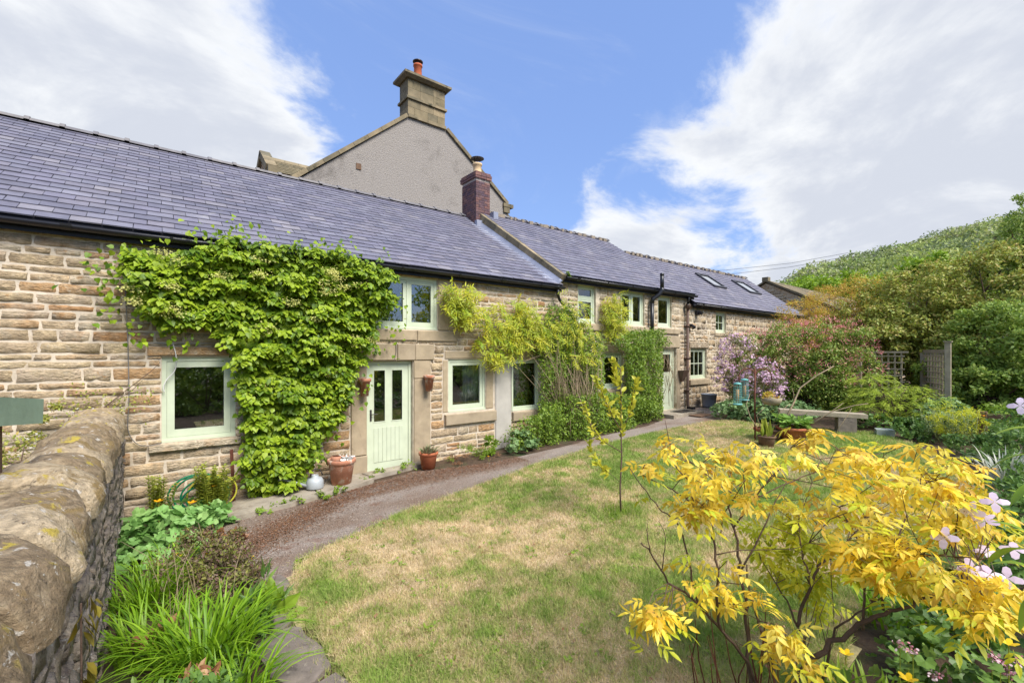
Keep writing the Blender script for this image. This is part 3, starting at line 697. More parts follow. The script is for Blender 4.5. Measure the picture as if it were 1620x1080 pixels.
def slates(parent, x0, x1, y0, z0, y1, z1, mat, nmax=300, w=.30, ex=.20, name='slate', gap=.0035):
    L_ = math.hypot(y1 - y0, z1 - z0)
    cy, cz = (y1 - y0) / L_, (z1 - z0) / L_
    n = np.array([0, -cz, cy]); up = np.array([0, cy, cz])
    rows = int(round(L_ / ex)); ex = L_ / rows
    # underlay
    hx = ex + .004
    mats = []
    for r_ in range(rows):
        x = x0 - (w / 2 if r_ % 2 else 0) + random.uniform(-.01, .01)
        while x < x1 - .02:
            a, c = max(x, x0), min(x + w, x1)
            if c - a > .03:
                mats.append((a, c, r_))
            x += w
    base_w = w - 2 * gap
    V0 = np.array([(-.5, 0, .019), (.5, 0, .019), (.5, 1, .004), (-.5, 1, .004), (-.5, 0, .002), (.5, 0, .002), (.5, 1, 0), (-.5, 1, 0)])
    F0 = np.array([(0, 1, 2, 3), (4, 5, 1, 0), (5, 6, 2, 1), (7, 4, 0, 3)])
    items = []
    for a, c, r_ in mats:
        o = np.array([(a + c) / 2, y0, z0]) + up * (r_ * ex - random.choice([0, 0, .004, .006, .012]))
        d = np.linalg.norm(o - CAMP)
        items.append((min(1, (c - a) / w) / d, o, c - a - 2 * gap))
    items.sort(key=lambda q: -q[0])
    me = mesh_data(name, V0 * np.array([base_w, hx, 1]), [F0], mat, 0.0)
    mb = MB()
    for k, (s, o, ww) in enumerate(items):
        yaw = random.gauss(0, .007); lift = random.uniform(0, .003) + .016 * float(fbm(o[0] * .6, o[2] * .9, 91, 2))
        X = np.array([1, 0, 0]) + up * yaw; X /= np.linalg.norm(X)
        Y = up - np.array([1, 0, 0]) * yaw; Y /= np.linalg.norm(Y)
        Z = np.cross(X, Y)
        if k < nmax and abs(ww - base_w) < .002:
            m4 = Matrix(((X[0], Y[0], Z[0], o[0] + n[0] * lift), (X[1], Y[1], Z[1], o[1] + n[1] * lift), (X[2], Y[2], Z[2], o[2] + n[2] * lift), (0, 0, 0, 1)))
            link(name, me, None, parent, M=m4)
        else:
            Vv = (V0[:, 0:1] * ww) * X + (V0[:, 1:2] * hx) * Y + V0[:, 2:3] * Z + o + n * lift
            mb.add(Vv, [F0], random.random())
    if mb.V: mb.build('slating', mat, parent, False, 'stuff')

def ring_frame(mb, x0, x1, z0, z1, y0, y1, w, wb=None):
    wb = wb or w
    mb.box(x0, x0 + w, y0, y1, z0, z1); mb.box(x1 - w, x1, y0, y1, z0, z1)
    mb.box(x0 + w, x1 - w, y0, y1, z1 - w, z1); mb.box(x0 + w, x1 - w, y0, y1, z0, z0 + wb)

def window(parent, x0, x1, z0, z1, leaves, y=.03, fw=.055, sw=.065, label=None, bars=None):
    """leaves: list of (fx0,fx1,fz0,fz1) fractions of the inner opening; each is a sash with a pane"""
    mb = MB()
    ring_frame(mb, x0, x1, z0, z1, y, y + .09, fw, fw * 1.1)
    mb.box(x0 - .01, x1 + .01, y - .03, y - .002, z0 - .002, z0 + .028)           # drip bar
    X0, X1, Z0, Z1 = x0 + fw, x1 - fw, z0 + fw * 1.1, z1 - fw
    ms = sorted({l[0] for l in leaves if l[0] > 0})
    for f in ms: mb.box(X0 + f * (X1 - X0) - .018, X0 + f * (X1 - X0) + .018, y + .004, y + .086, Z0, Z1)
    zs_ = sorted({l[2] for l in leaves if l[2] > 0})
    for f in zs_: mb.box(X0, X1, y + .006, y + .084, Z0 + f * (Z1 - Z0) - .02, Z0 + f * (Z1 - Z0) + .02)
    w_ = mb.build('window', mt['sage'], parent, label=label)
    for l in leaves:
        a = X0 + l[0] * (X1 - X0) + (.021 if l[0] > 0 else .003); c = X0 + l[1] * (X1 - X0) - (.021 if l[1] < 1 else .003)
        e = Z0 + l[2] * (Z1 - Z0) + (.023 if l[2] > 0 else .003); f = Z0 + l[3] * (Z1 - Z0) - (.023 if l[3] < 1 else .003)
        s = MB()
        ring_frame(s, a, c, e, f, y + .012, y + .07, sw, sw * 1.15)
        s.build('sash', mt['sage'], w_)
        ia, ic, ie, if_ = a + sw, c - sw, e + sw * 1.15, f - sw
        g = MB(); g.box(ia - .004, ic + .004, y + .034, y + .040, ie - .004, if_ + .004)
        g.build('pane', mt['glass'], w_)
        if bars:
            for k in range(1, bars[0]):
                q = MB(); xx = ia + (ic - ia) * k / bars[0]; q.box(xx - .012, xx + .012, y + .018, y + .056, ie, if_); q.build('glazing_bar', mt['sage'], w_)
            for k in range(1, bars[1]):
                q = MB(); zz = ie + (if_ - ie) * k / bars[1]; q.box(ia, ic, y + .0215, y + .0525, zz - .012, zz + .012); q.build('glazing_bar', mt['sage'], w_)
    return w_

def gutter(parent, x0, x1, y, z, r=.062, name='gutter', step=1.1):
    n = 8
    V, F = [], []
    for x in (x0, x1):
        for rr in (r, r - .006):
            for k in range(n + 1):
                th = math.pi * k / n
                V.append((x, y - rr * math.cos(th), z - rr * math.sin(th)))
    m_ = n + 1
    for k in range(n):
        F += [(k, k + 1, 2 * m_ + k + 1, 2 * m_ + k), (m_ + k + 1, m_ + k, 3 * m_ + k, 3 * m_ + k + 1),
              (k, m_ + k, m_ + k + 1, k + 1), (2 * m_ + k, 2 * m_ + k + 1, 3 * m_ + k + 1, 3 * m_ + k)]
    F += [(0, 2 * m_, 3 * m_, m_), (n, m_ + n, 3 * m_ + n, 2 * m_ + n)]
    mb = MB().add(V, [F])
    o = mb.build(name, mt['black'], parent, True)
    x = x0 + .4
    k = 0
    while x < x1 - .1:
        b_ = MB()
        rr = r + .009; ww = .018 if k % 3 else .05
        Vb, Fb = [], []
        for xx in (x - ww, x + ww):
            for q in (rr, r - .001):
                for i in range(n + 1):
                    th = math.pi * i / n
                    Vb.append((xx, y - q * math.cos(th), z + .006 - q * math.sin(th)))
        for i in range(n):
            Fb += [(i, i + 1, 2 * m_ + i + 1, 2 * m_ + i), (i, m_ + i, m_ + i + 1, i + 1), (2 * m_ + i, 2 * m_ + i + 1, 3 * m_ + i + 1, 3 * m_ + i)]
        b_.add(Vb, [Fb]); b_.build('gutter_bracket' if k % 3 else 'gutter_union', mt['black'], o)
        x += step * random.uniform(.9, 1.1); k += 1
    return o

def cottage(parent_label, x0, x1, rx0, rx1, y_ridge, z_ridge, z_eave, wallspec, slate_n, yoff=0.0, stoneopts=None, smat='stone', mmat='mortar', zg=-.5,
            hr=(.10, .19), wr=(.2, .52), nst=300, rw=.30, depth_back=None, ridge_step=.45, mort_ridge=False):
    rep = empty('stone_cottage', (x0, yoff, float(gz(x0))), parent_label, 'cottage')
    openings, blocks = wallspec
    ztop = z_eave - .02
    wall_sheet(rep, x0, x1, zg, ztop, openings, mt[mmat], yoff)
    rects = stone_rects(x0 + .01, x1 - .01, zg + .35, ztop - .02, [tuple(o[:4]) for o in openings] + blocks, hr, wr)
    lay_stones(rep, rects, mt[smat], lambda P: np.stack([P[:, 0], yoff - P[:, 2], P[:, 1]], 1), nmax=nst, **(stoneopts or {}))
    # back and end walls, room floor and inner wall
    yb = 2 * y_ridge
    mb = MB()
    mb.box(x0, x1, yb - .3, yb, zg, z_eave - .1)
    for xx in (x0 + .001, x1 - .301):
        mb.add([(xx, yoff + .3, zg), (xx + .3, yoff + .3, zg), (xx + .3, yb - .3, zg), (xx, yb - .3, zg)] +
               [(xx, yoff + .3, z_eave - .1), (xx + .3, yoff + .3, z_eave - .1), (xx + .3, yb - .3, z_eave - .1), (xx, yb - .3, z_eave - .1)] +
               [(xx, y_ridge, z_ridge - .15), (xx + .3, y_ridge, z_ridge - .15)],
               [[(0, 4, 7, 3), (1, 2, 6, 5), (0, 1, 5, 4), (3, 7, 6, 2), (4, 5, 9, 8), (7, 8, 9, 6)], [(4, 8, 7), (5, 6, 9)]])
    mb.build('end_wall', mt['stone2'] if smat == 'stone2' else mt['stone'], rep)
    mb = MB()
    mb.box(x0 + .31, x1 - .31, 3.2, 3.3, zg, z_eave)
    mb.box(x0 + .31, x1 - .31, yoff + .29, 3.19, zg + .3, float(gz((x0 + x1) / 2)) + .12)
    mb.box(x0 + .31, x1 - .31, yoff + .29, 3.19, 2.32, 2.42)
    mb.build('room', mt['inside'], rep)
    # roof
    pitch = math.atan2(z_ridge - z_eave, y_ridge + .14 - yoff)
    ye, ze = yoff - .14, z_eave
    roof = MB()
    for sgn in (1, -1):
        a = (rx0, ye, ze) if sgn > 0 else (rx0, 2 * y_ridge - ye, ze)
        b_ = (rx0, y_ridge, z_ridge)
        V = []
        for dz in (0, -.06):
            V += [(rx0, a[1], a[2] + dz), (rx1, a[1], a[2] + dz), (rx1, y_ridge, z_ridge + dz), (rx0, y_ridge, z_ridge + dz)]
        roof.add(V, [[(0, 1, 2, 3), (7, 6, 5, 4), (4, 5, 1, 0), (5, 6, 2, 1), (3, 7, 4, 0)] if sgn > 0 else [(3, 2, 1, 0), (4, 5, 6, 7), (0, 1, 5, 4), (1, 2, 6, 5), (0, 4, 7, 3)]])
    ro = roof.build('roof', mt['underslate'], rep)
    dn = np.array([0, -math.sin(pitch), math.cos(pitch)]) * .004
    slates(ro, rx0, rx1, ye - .02 * math.cos(pitch) + dn[1], ze - .02 * math.sin(pitch) + dn[2], y_ridge + dn[1], z_ridge + dn[2], mt['slate'], slate_n, w=rw)
    # ridge tiles
    x = rx0
    big = MB()
    while x < rx1 - .05:
        w = min(ridge_step, rx1 - x)
        t_ = MB()
        V, F = [], []
        n = 6
        for xx, rr in ((x, .14), (x + w * .84, .136), (x + w * .845, .166), (x + w, .166)):
            for k in range(n + 1):
                th = math.pi * (.08 + .84 * k / n)
                V.append((xx, y_ridge - rr * math.cos(th), z_ridge - .045 + rr * .78 * math.sin(th) + 0))
        for i in range(3):
            for k in range(n):
                a = i * (n + 1) + k
                F.append((a, a + n + 1, a + n + 2, a + 1))
        t_.add(V, [F, [(0, 1, 2, 3, 4, 5, 6)], [tuple(range(27, 20, -1))]])
        V_, F_, T_ = t_.arrays()
        V_[:, 2] += random.uniform(-.008, .008); V_[:, 1] += random.uniform(-.008, .008)
        mk('ridge_tile', V_, F_, mt['ridge'], ro, random.random(), False)
        x += w
    if mort_ridge:
        mm = MB()
        xx = rx0
        while xx < rx1 - .2:
            mm.obox((xx, y_ridge, z_ridge - .035 + random.uniform(0, .02)), (random.uniform(.03, .12), 0, random.gauss(0, .004)), (0, .155, 0), (0, 0, .055)); xx += random.uniform(.15, .5)
        mm.build('ridge_mortar', mt['rmortar'], ro)
    # eaves
    f = MB(); f.box(rx0 + .01, rx1 - .01, yoff - .11, yoff - .085, z_eave - .17, z_eave - .015); f.box(rx0 + .01, rx1 - .01, yoff - .084, yoff + .02, z_eave - .075, z_eave - .055)
    f.build('fascia', mt['fascia'], rep)
    gutter(rep, rx0, rx1, yoff - .18, z_eave - .055)
    return rep, ro, (ye, ze, pitch)

# ================================================================ STRUCTURE: ground
def poly_sheet(name, P, mat, lift, step=.25, kind='structure', zf=None, tintf=None, parent=None, pad=0):
    """grid sheet clipped to a polygon by cell"""
    P = np.asarray(P)
    lo, hi = P.min(0), P.max(0)
    nx, ny = int((hi[0] - lo[0]) / step) + 2, int((hi[1] - lo[1]) / step) + 2
    X, Y = np.meshgrid(lo[0] + np.arange(nx) * step, lo[1] + np.arange(ny) * step)
    Z = gz(X, Y) + lift + (zf(X, Y) if zf else 0)
    idx = np.arange(nx * ny).reshape(ny, nx)
    cx, cy = X[:-1, :-1] + step / 2, Y[:-1, :-1] + step / 2
    inn = inpoly(cx, cy, P)
    F = np.stack([idx[:-1, :-1][inn], idx[:-1, 1:][inn], idx[1:, 1:][inn], idx[1:, :-1][inn]], 1)
    T = tintf(X, Y).ravel() if tintf else .5
    V = np.stack([X.ravel(), Y.ravel(), Z.ravel()], 1)
    used = np.unique(F)
    re = -np.ones(len(V), int); re[used] = np.arange(len(used))
    o = mk(name, V[used], [re[F]], mat, parent, T[used] if tintf else .5, True)
    if kind: o['kind'] = kind
    return o

def ctr(P):
    P = np.asarray(P, float); return P

# base ground out to the horizon
xs = np.concatenate([[-900, -200, -60, -20, -10], np.arange(-6, 20.1, 2), [24, 40, 80, 130, 400, 1500]])
ys = np.concatenate([[-900, -200, -60, -30], np.arange(-16, 12.1, 2), [20, 60, 200, 900]])
X, Y = np.meshgrid(xs, ys)
Z = gz(X, Y) - .02
idx = np.arange(X.size).reshape(X.shape)
F = np.stack([idx[:-1, :-1].ravel(), idx[:-1, 1:].ravel(), idx[1:, 1:].ravel(), idx[1:, :-1].ravel()], 1)
o = mk('ground', np.stack([X.ravel(), Y.ravel(), Z.ravel()], 1), [F], mt['soil'], None, .5, True); o['kind'] = 'structure'

LAWN = [(1.18, -2.73), (1.5, -2.62), (1.86, -2.48), (2.65, -2.18), (4.01, -1.97), (5.5, -1.64), (7.45, -1.46), (9.92, -1.5), (11.5, -1.62), (12.05, -2.0), (12.0, -2.7), (11.75, -3.3),
        (12.3, -4.0), (12.55, -4.9), (11.9, -5.65), (10.6, -6.3), (9.0, -6.9), (7.2, -7.15), (5.4, -7.0), (4.2, -6.75), (3.3, -6.9), (2.6, -7.6), (2.3, -9.5), (1.0, -9.5), (1.1, -6.2),
        (1.04, -5.2), (1.0, -4.6), (.98, -4.1), (.90, -3.7), (.97, -3.3)]
def lawn_z(X, Y): return .018 * fbm(X * .9, Y * .9, 5, 3)
def dry(X, Y):
    a = fbm(X * 1.6 + 3, Y * 1.6, 9, 5); b_ = fbm(X * .45, Y * .6 + 9, 21, 3)
    near = np.exp(-((X - 2.3) ** 2 + (Y + 4.0) ** 2) / 4.5) * .22 + np.exp(-((X - 3.6) ** 2 / 5 + (Y + 2.9) ** 2 / 1.2)) * .12
    return np.clip((a * .6 + b_ * .4 - .5) * 1.9 + .42 + near * .8 + .02 + (fbm(X * 6, Y * 6, 44, 4) - .5) * 1.1, 0, 1)
poly_sheet('lawn', LAWN, mt['lawn'], .012, .12, zf=lawn_z, tintf=dry)
PATH = [(.74, -.9), (1.45, -.88), (2.74, -.62), (3.6, -.45), (4.4, -.75), (5.2, -.95), (7.0, -.95), (8.0, -.8), (10, -.8), (11, -.6), (11.6, -.1), (16.0, -.05), (16.0, -.9), (12.6, -1.3), (12.1, -1.9),
        (11.4, -1.72), (9.92, -1.6), (7.45, -1.56), (5.5, -1.74), (4.01, -2.07), (2.65, -2.28), (1.86, -2.58), (1.25, -2.8), (1.1, -3.2), (.75, -3.05), (.62, -2.3), (.62, -1.5)]
poly_sheet('path', PATH, mt['path'], -.002, .06, zf=lambda X, Y: .006 * fbm(X * 3, Y * 3, 2, 3), tintf=lambda X, Y: np.clip(fbm(X * .8, Y * 2.2, 31, 4) * 1.3 - .15 + np.exp(-((Y + .95 + .62 * np.clip(2.2 - X, 0, 3)) ** 2) / .12) * .5 * (X < 5.6), 0, 1))
BED = [(-.3, .0), (.8, -.0), (.85, -.6), (.7, -.95), (.6, -1.6), (.62, -2.4), (.72, -3.1), (.6, -3.6), (.62, -4.4), (.7, -5.2), (1.25, -6.2), (1.15, -9.5), (-.3, -9.5)]
# paving: concrete strip along the wall, flagstones beside the bed
st = empty('paving_strip', (1.7, -.4, .0)); st['kind'] = 'structure'
for P_, h in (([(.80, -.02), (1.92, -.02), (1.96, -.80), (1.5, -.87), (.78, -.88)], .055), ([(1.94, -.02), (2.80, -.02), (2.88, -.52), (2.62, -.66), (1.98, -.79)], .06), ([(2.84, -.02), (3.95, -.02), (3.9, -.22), (2.9, -.34)], .05)):
    MB().prism(P_, [float(gz(p[0])) - .1 for p in P_], [float(gz(p[0])) + h for p in P_], random.random()).build('paving_slab', mt['kerb'], st)
fs = empty('garden_path_flags', (.9, -4, .0)); fs['kind'] = 'structure'
for P_ in ([(.66, -3.02), (.98, -2.86), (1.06, -3.22), (.98, -3.50), (.78, -3.42)], [(.68, -3.46), (.90, -3.56), (.94, -3.80), (.78, -3.90), (.62, -3.72)],
           [(.60, -3.96), (.88, -3.88), (.98, -4.22), (.99, -4.58), (.76, -4.66), (.60, -4.4)], [(.62, -4.72), (.99, -4.64), (1.02, -5.2), (.82, -5.34), (.62, -5.1)], [(.66, -5.4), (1.02, -5.3), (1.06, -6.0), (.7, -6.1)]):
    V_ = [np.array(p) for p in P_]
    c_ = sum(V_) / len(V_)
    Q_ = []
    for i, p in enumerate(V_):
        q = V_[(i + 1) % len(V_)]
        Q_ += [tuple(p * .94 + c_ * .06), tuple((p * .7 + q * .3) + rng.normal(0, .012, 2)), tuple((p * .3 + q * .7) + rng.normal(0, .012, 2))]
    MB().prism(Q_, [float(gz(p[0])) - .08 for p in Q_], [float(gz(p[0])) + .022 + rng.normal(0, .002) for p in Q_], random.random()).build('flagstone', mt['slab'], fs)
dm = MB(); dm.box(11.3, 12.9, -.75, -.02, .2, .475); o = dm.build('door_step', mt['kerb']); o['kind'] = 'structure'

# ================================================================ STRUCTURE: hill
RIDGE = [(205, 140, 0), (225, 108, 14), (239, 83, 27), (265, 75.5, 39), (298, 62.6, 47), (329, 50.5, 56), (374, 28, 70), (392, 10, 76), (405, -40, 86), (400, -120, 90)]
BASEL = [(150, 110, .6), (150, 80, .6), (140, 60, .6), (135, 45, .6), (130, 30, .6), (128, 18, .6), (125, 5, .6), (120, -10, .6), (115, -40, .6), (110, -90, .6)]
ns, ntt = 60, 30
S = np.linspace(0, len(RIDGE) - 1, ns)
Rr = np.array([[np.interp(s, range(len(RIDGE)), [p[k] for p in RIDGE]) for k in range(3)] for s in S])
Bb = np.array([[np.interp(s, range(len(BASEL)), [p[k] for p in BASEL]) for k in range(3)] for s in S])
Tt = np.linspace(0, 1, ntt)
HV = np.zeros((ntt + 2, ns, 3))
for i, t_ in enumerate(Tt):
    HV[i] = Bb + (Rr - Bb) * t_
    HV[i, :, 2] = Bb[:, 2] + (Rr[:, 2] - Bb[:, 2]) * (t_ ** .9) + 4 * (fbm(HV[i, :, 0] * .03, HV[i, :, 1] * .03, 3) - .5) * math.sin(math.pi * t_)
HV[ntt] = Rr + [60, 25, -6]; HV[ntt + 1] = Rr + [260, 110, -80]
HV[ntt + 1, :, 2] = -1
idx = np.arange((ntt + 2) * ns).reshape(ntt + 2, ns)
F = np.stack([idx[:-1, :-1].ravel(), idx[:-1, 1:].ravel(), idx[1:, 1:].ravel(), idx[1:, :-1].ravel()], 1)[:, ::-1]
o = mk('hill', HV.reshape(-1, 3), [F], mt['hillbase'], None, .5, True); o['kind'] = 'structure'
# ================================================================ COTTAGE 1 (left)
OPEN1 = [(.10, .97, .97, 2.14), (3.12, 4.35, 2.64, 3.61), (2.95, 3.83, .03, 2.05), (4.59, 5.49, 1.02, 2.07), (6.18, 6.99, .92, 2.05)]
BL1 = [(-.06, 1.12, 2.16, 2.29), (-.05, 1.05, .85, .955),            # lintel and sill of the left window
       (3.05, 4.80, 2.42, 2.625), (4.36, 4.62, 2.64, 3.78), (2.88, 3.11, 2.64, 3.78),
       (2.66, 2.945, -.2, 2.05), (3.84, 4.2, -.2, 2.05), (2.66, 3.50, 2.06, 2.37), (3.51, 4.27, 2.06, 2.37),
       (4.5, 5.74, .76, .99), (4.5, 5.64, 2.08, 2.24), (5.5, 5.68, 1.02, 2.06), (4.46, 4.58, 1.02, 2.06),
       (6.10, 7.1, .69, .90), (6.0, 7.15, 2.06, 2.42), (5.72, 6.17, .12, 2.05), (7.0, 7.12, .92, 2.05)]
c1, roof1, rp1 = cottage('left stone cottage with slate roof, green glazed door and leafy climber', -4.3, 7.64, -4.4, 7.62, 3.85, 6.31, 3.80, (OPEN1, BL1), 300,
                         stoneopts=dict(proud=(.005, .016), rough=.006, joint=.009), hr=(.08, .175), wr=(.18, .56))
W_ = dict(y=.02)
window(c1, .10, .97, .97, 2.14, [(0, 1, 0, 1)], sw=.085)
window(c1, 3.12, 4.35, 2.64, 3.61, [(0, .5, 0, 1), (.5, 1, 0, 1)])
window(c1, 4.59, 5.49, 1.02, 2.07, [(0, 1, 0, 1)])
window(c1, 6.18, 6.99, .92, 2.05, [(0, 1, 0, 1)], sw=.035, fw=.045)
D_ = mt['dressed']
block(c1, 'lintel', -.05, 1.11, -.045, .2, 2.165, 2.285, mt['stone'], t=.25)
block(c1, 'sill', -.04, .50, -.075, .1, .86, .95, mt['stone'], t=.45)
block(c1, 'sill', .505, 1.04, -.07, .1, .865, .952, mt['stone'], t=.45)
block(c1, 'sill', 3.06, 3.9, -.04, .1, 2.43, 2.62, D_); block(c1, 'sill', 3.91, 4.79, -.043, .1, 2.425, 2.62, D_)
block(c1, 'jamb', 4.365, 4.61, -.03, .2, 2.64, 3.70, D_); block(c1, 'jamb', 2.89, 3.105, -.03, .2, 2.64, 3.70, D_)
block(c1, 'jamb', 2.67, 2.94, -.035, .2, .42, 2.05, D_); block(c1, 'jamb', 2.66, 2.945, -.045, .2, -.1, .41, D_)
block(c1, 'jamb', 3.845, 4.19, -.035, .2, 1.72, 2.05, D_); block(c1, 'jamb', 3.845, 4.185, -.03, .2, -.1, 1.71, D_)
block(c1, 'lintel', 2.67, 3.50, -.05, .2, 2.065, 2.365, D_); block(c1, 'lintel', 3.51, 3.86, -.048, .2, 2.065, 2.365, D_); block(c1, 'lintel', 3.865, 4.26, -.044, .2, 2.065, 2.362, D_)
block(c1, 'sill', 4.5, 5.73, -.075, .1, .77, .985, D_)
block(c1, 'lintel', 4.51, 5.63, -.02, .2, 2.085, 2.235, D_)
block(c1, 'jamb', 5.505, 5.675, -.015, .2, 1.03, 2.055, D_); block(c1, 'jamb', 4.465, 4.575, -.012, .2, 1.03, 2.055, D_)
block(c1, 'sill', 6.19, 7.09, -.07, .1, .70, .895, D_); block(c1, 'lintel', 6.01, 7.14, -.03, .2, 2.07, 2.41, D_)
block(c1, 'cement_patch', 5.73, 6.165, -.03, .1, .02, 2.045, mt['plaster'], 'smooth pale cement patch between two windows', bev=.02)
block(c1, 'threshold', 2.93, 3.85, -.12, .2, -.06, .028, D_)

def door(parent, x0, x1, z0, z1, y, glass, planks=True, handle_left=True):
    fr = MB()
    fr.box(x0, x0 + .05, y, y + .08, z0, z1); fr.box(x1 - .05, x1, y, y + .08, z0, z1); fr.box(x0 + .05, x1 - .05, y, y + .08, z1 - .05, z1); fr.box(x0 + .05, x1 - .05, y - .02, y + .08, z0, z0 + .025)
    d = fr.build('door', mt['sage'], parent)
    a, c, e, f = x0 + .054, x1 - .054, z0 + .03, z1 - .054
    yy = y + .018
    lf = MB()
    gx = [(a + g[0] * (c - a), a + g[1] * (c - a), e + g[2] * (f - e), e + g[3] * (f - e)) for g in glass]
    xs = sorted({a, c} | {v for g in gx for v in g[:2]}); zs = sorted({e, f} | {v for g in gx for v in g[2:]})
    for i in range(len(xs) - 1):
        for j in range(len(zs) - 1):
            xm, zm = (xs[i] + xs[i + 1]) / 2, (zs[j] + zs[j + 1]) / 2
            if not any(g[0] < xm < g[1] and g[2] < zm < g[3] for g in gx):
                lf.add([(xs[i], yy, zs[j]), (xs[i + 1], yy, zs[j]), (xs[i + 1], yy, zs[j + 1]), (xs[i], yy, zs[j + 1])], [[(0, 1, 2, 3)]])
                lf.add([(xs[i], yy + .04, zs[j]), (xs[i + 1], yy + .04, zs[j]), (xs[i + 1], yy + .04, zs[j + 1]), (xs[i], yy + .04, zs[j + 1])], [[(3, 2, 1, 0)]])
    for g in gx:
        q = [(g[0], g[2]), (g[1], g[2]), (g[1], g[3]), (g[0], g[3])]
        for i in range(4):
            (u, v), (w, s) = q[i], q[(i + 1) % 4]
            lf.add([(u, yy, v), (w, yy, s), (w, yy + .04, s), (u, yy + .04, v)], [[(0, 3, 2, 1)]])
        ring_frame(lf, g[0] - .004, g[1] + .004, g[2] - .004, g[3] + .004, yy - .006, yy + .01, .016)
    lf.build('door_leaf', mt['sage'], d)
    for g in gx:
        p = MB(); p.box(g[0] + .001, g[1] - .001, yy + .016, yy + .022, g[2] + .001, g[3] - .001); p.build('pane', mt['glass'], d)
    if planks:
        top = min(g[2] for g in gx) - .10
        n = 7; pa, pc = a + .10, c - .10
        for k in range(n):
            u = pa + (pc - pa) * k / n
            q = MB(); q.box(u + .003, u + (pc - pa) / n - .003, yy - .009, yy + .003, e + .17, top); q.build('plank', mt['sage'], d)
    h = MB()
    hx = a + .045 if handle_left else c - .045
    h.box(hx - .016, hx + .016, yy - .012, yy - .002, e + .92, e + 1.12)
    h.tube([(hx, yy - .012, e + 1.04), (hx, yy - .05, e + 1.04), (hx + (.11 if handle_left else -.11), yy - .052, e + 1.04)], .009, 8)
    h.build('handle', mt['steel'], d)
    return d
door(c1, 2.955, 3.825, .035, 2.045, .07, [(.12, .42, .46, .95), (.57, .86, .46, .95)])

# crack in the door lintel, cables on the wall
def cable(parent, P, r, mat, name='cable'):
    P = np.asarray(P, float)
    t = np.linspace(0, len(P) - 1, (len(P) - 1) * 5 + 1)
    Q = []
    for s in t:
        i = int(min(s, len(P) - 2)); f = s - i
        p0, p1, p2, p3 = P[max(i - 1, 0)], P[i], P[i + 1], P[min(i + 2, len(P) - 1)]
        Q.append(.5 * (2 * p1 + (p2 - p0) * f + (2 * p0 - 5 * p1 + 4 * p2 - p3) * f * f + (-p0 + 3 * p1 - 3 * p2 + p3) * f ** 3))
    return MB().tube(Q, r, 5).build(name, mat, parent, True)
cable(c1, [(-.28, -.05, 3.6), (-.27, -.05, 2.9), (-.25, -.05, 2.3), (-.24, -.05, 1.6), (-.25, -.05, 1.2), (-.16, -.05, 1.0), (-.02, -.06, .96), (.1, -.05, .98)], .006, mt['wire'])
cable(c1, [(-.05, -.06, 2.33), (.22, -.06, 2.33), (.9, -.06, 2.34)], .004, mt['wire'])
cable(c1, [(.22, -.06, 2.33), (.25, -.07, 2.2), (.26, -.05, 2.08), (.24, -.03, 1.95), (.16, -.02, 1.84), (.12, -.02, 1.74), (.13, -.02, 1.66)], .007, mt['whitecable'])
cable(c1, [(3.46, -.07, 2.40), (3.47, -.065, 2.25), (3.45, -.06, 2.12), (3.42, -.06, 2.07)], .007, mt['wire'])
cable(c1, [(6.15, -.05, 2.05), (6.14, -.05, 1.5), (6.16, -.05, .95), (6.2, -.05, .9)], .005, mt['wire'])
cable(c1, [(4.7, -.05, 3.66), (5.6, -.05, 3.55), (6.6, -.05, 3.5), (7.5, -.05, 3.62)], .004, mt['wire'])

# downpipe from the end of the left gutter, sloping across to the right
dp = MB(); dp.tube([(7.42, -.18, 3.70), (7.43, -.17, 3.56), (7.50, -.14, 3.46), (7.9, -.12, 3.12), (8.02, -.12, 3.0), (8.04, -.12, 2.7)], .036, 10)
dp.tube([(7.42, -.18, 3.76), (7.42, -.18, 3.68)], .05, 10)
dp.build('downpipe', mt['black'], c1, True)
# lead and stone verge between the two roofs
pitch1 = rp1[2]
def on_roof(rp, x, s, h):
    """point s metres up the slope from the eaves line"""
    ye, ze, p = rp
    return np.array([x, ye + s * math.cos(p) - h * math.sin(p), ze + s * math.sin(p) + h * math.cos(p)])
L1 = math.hypot(3.85 + .14, 6.31 - 3.8)
s = 0
while s < L1 - .1:
    e = min(s + .58, L1)
    q = MB()
    P0, P1 = (s - .01, .020), (e + .01, .024)
    for a_, c_, hh in ((7.22, 7.46, 0.006), (7.46, 7.54, .05)):
        V = [on_roof(rp1, a_, P0[0], P0[1] + (0 if a_ < 7.4 else .008)), on_roof(rp1, c_, P0[0], P0[1] + (.008 if c_ < 7.5 else .10)), on_roof(rp1, c_, P1[0], P1[1] + (.008 if c_ < 7.5 else .10)), on_roof(rp1, a_, P1[0], P1[1] + (0 if a_ < 7.4 else .008))]
        dn = np.array([0, -math.sin(pitch1), math.cos(pitch1)]) * .012
        q.add(np.vstack([V, [v - dn for v in V]]), [[(0, 1, 2, 3), (7, 6, 5, 4), (0, 4, 5, 1), (1, 5, 6, 2), (2, 6, 7, 3), (3, 7, 4, 0)]])
    q.build('lead_sheet', mt['lead'], roof1)
    s = e
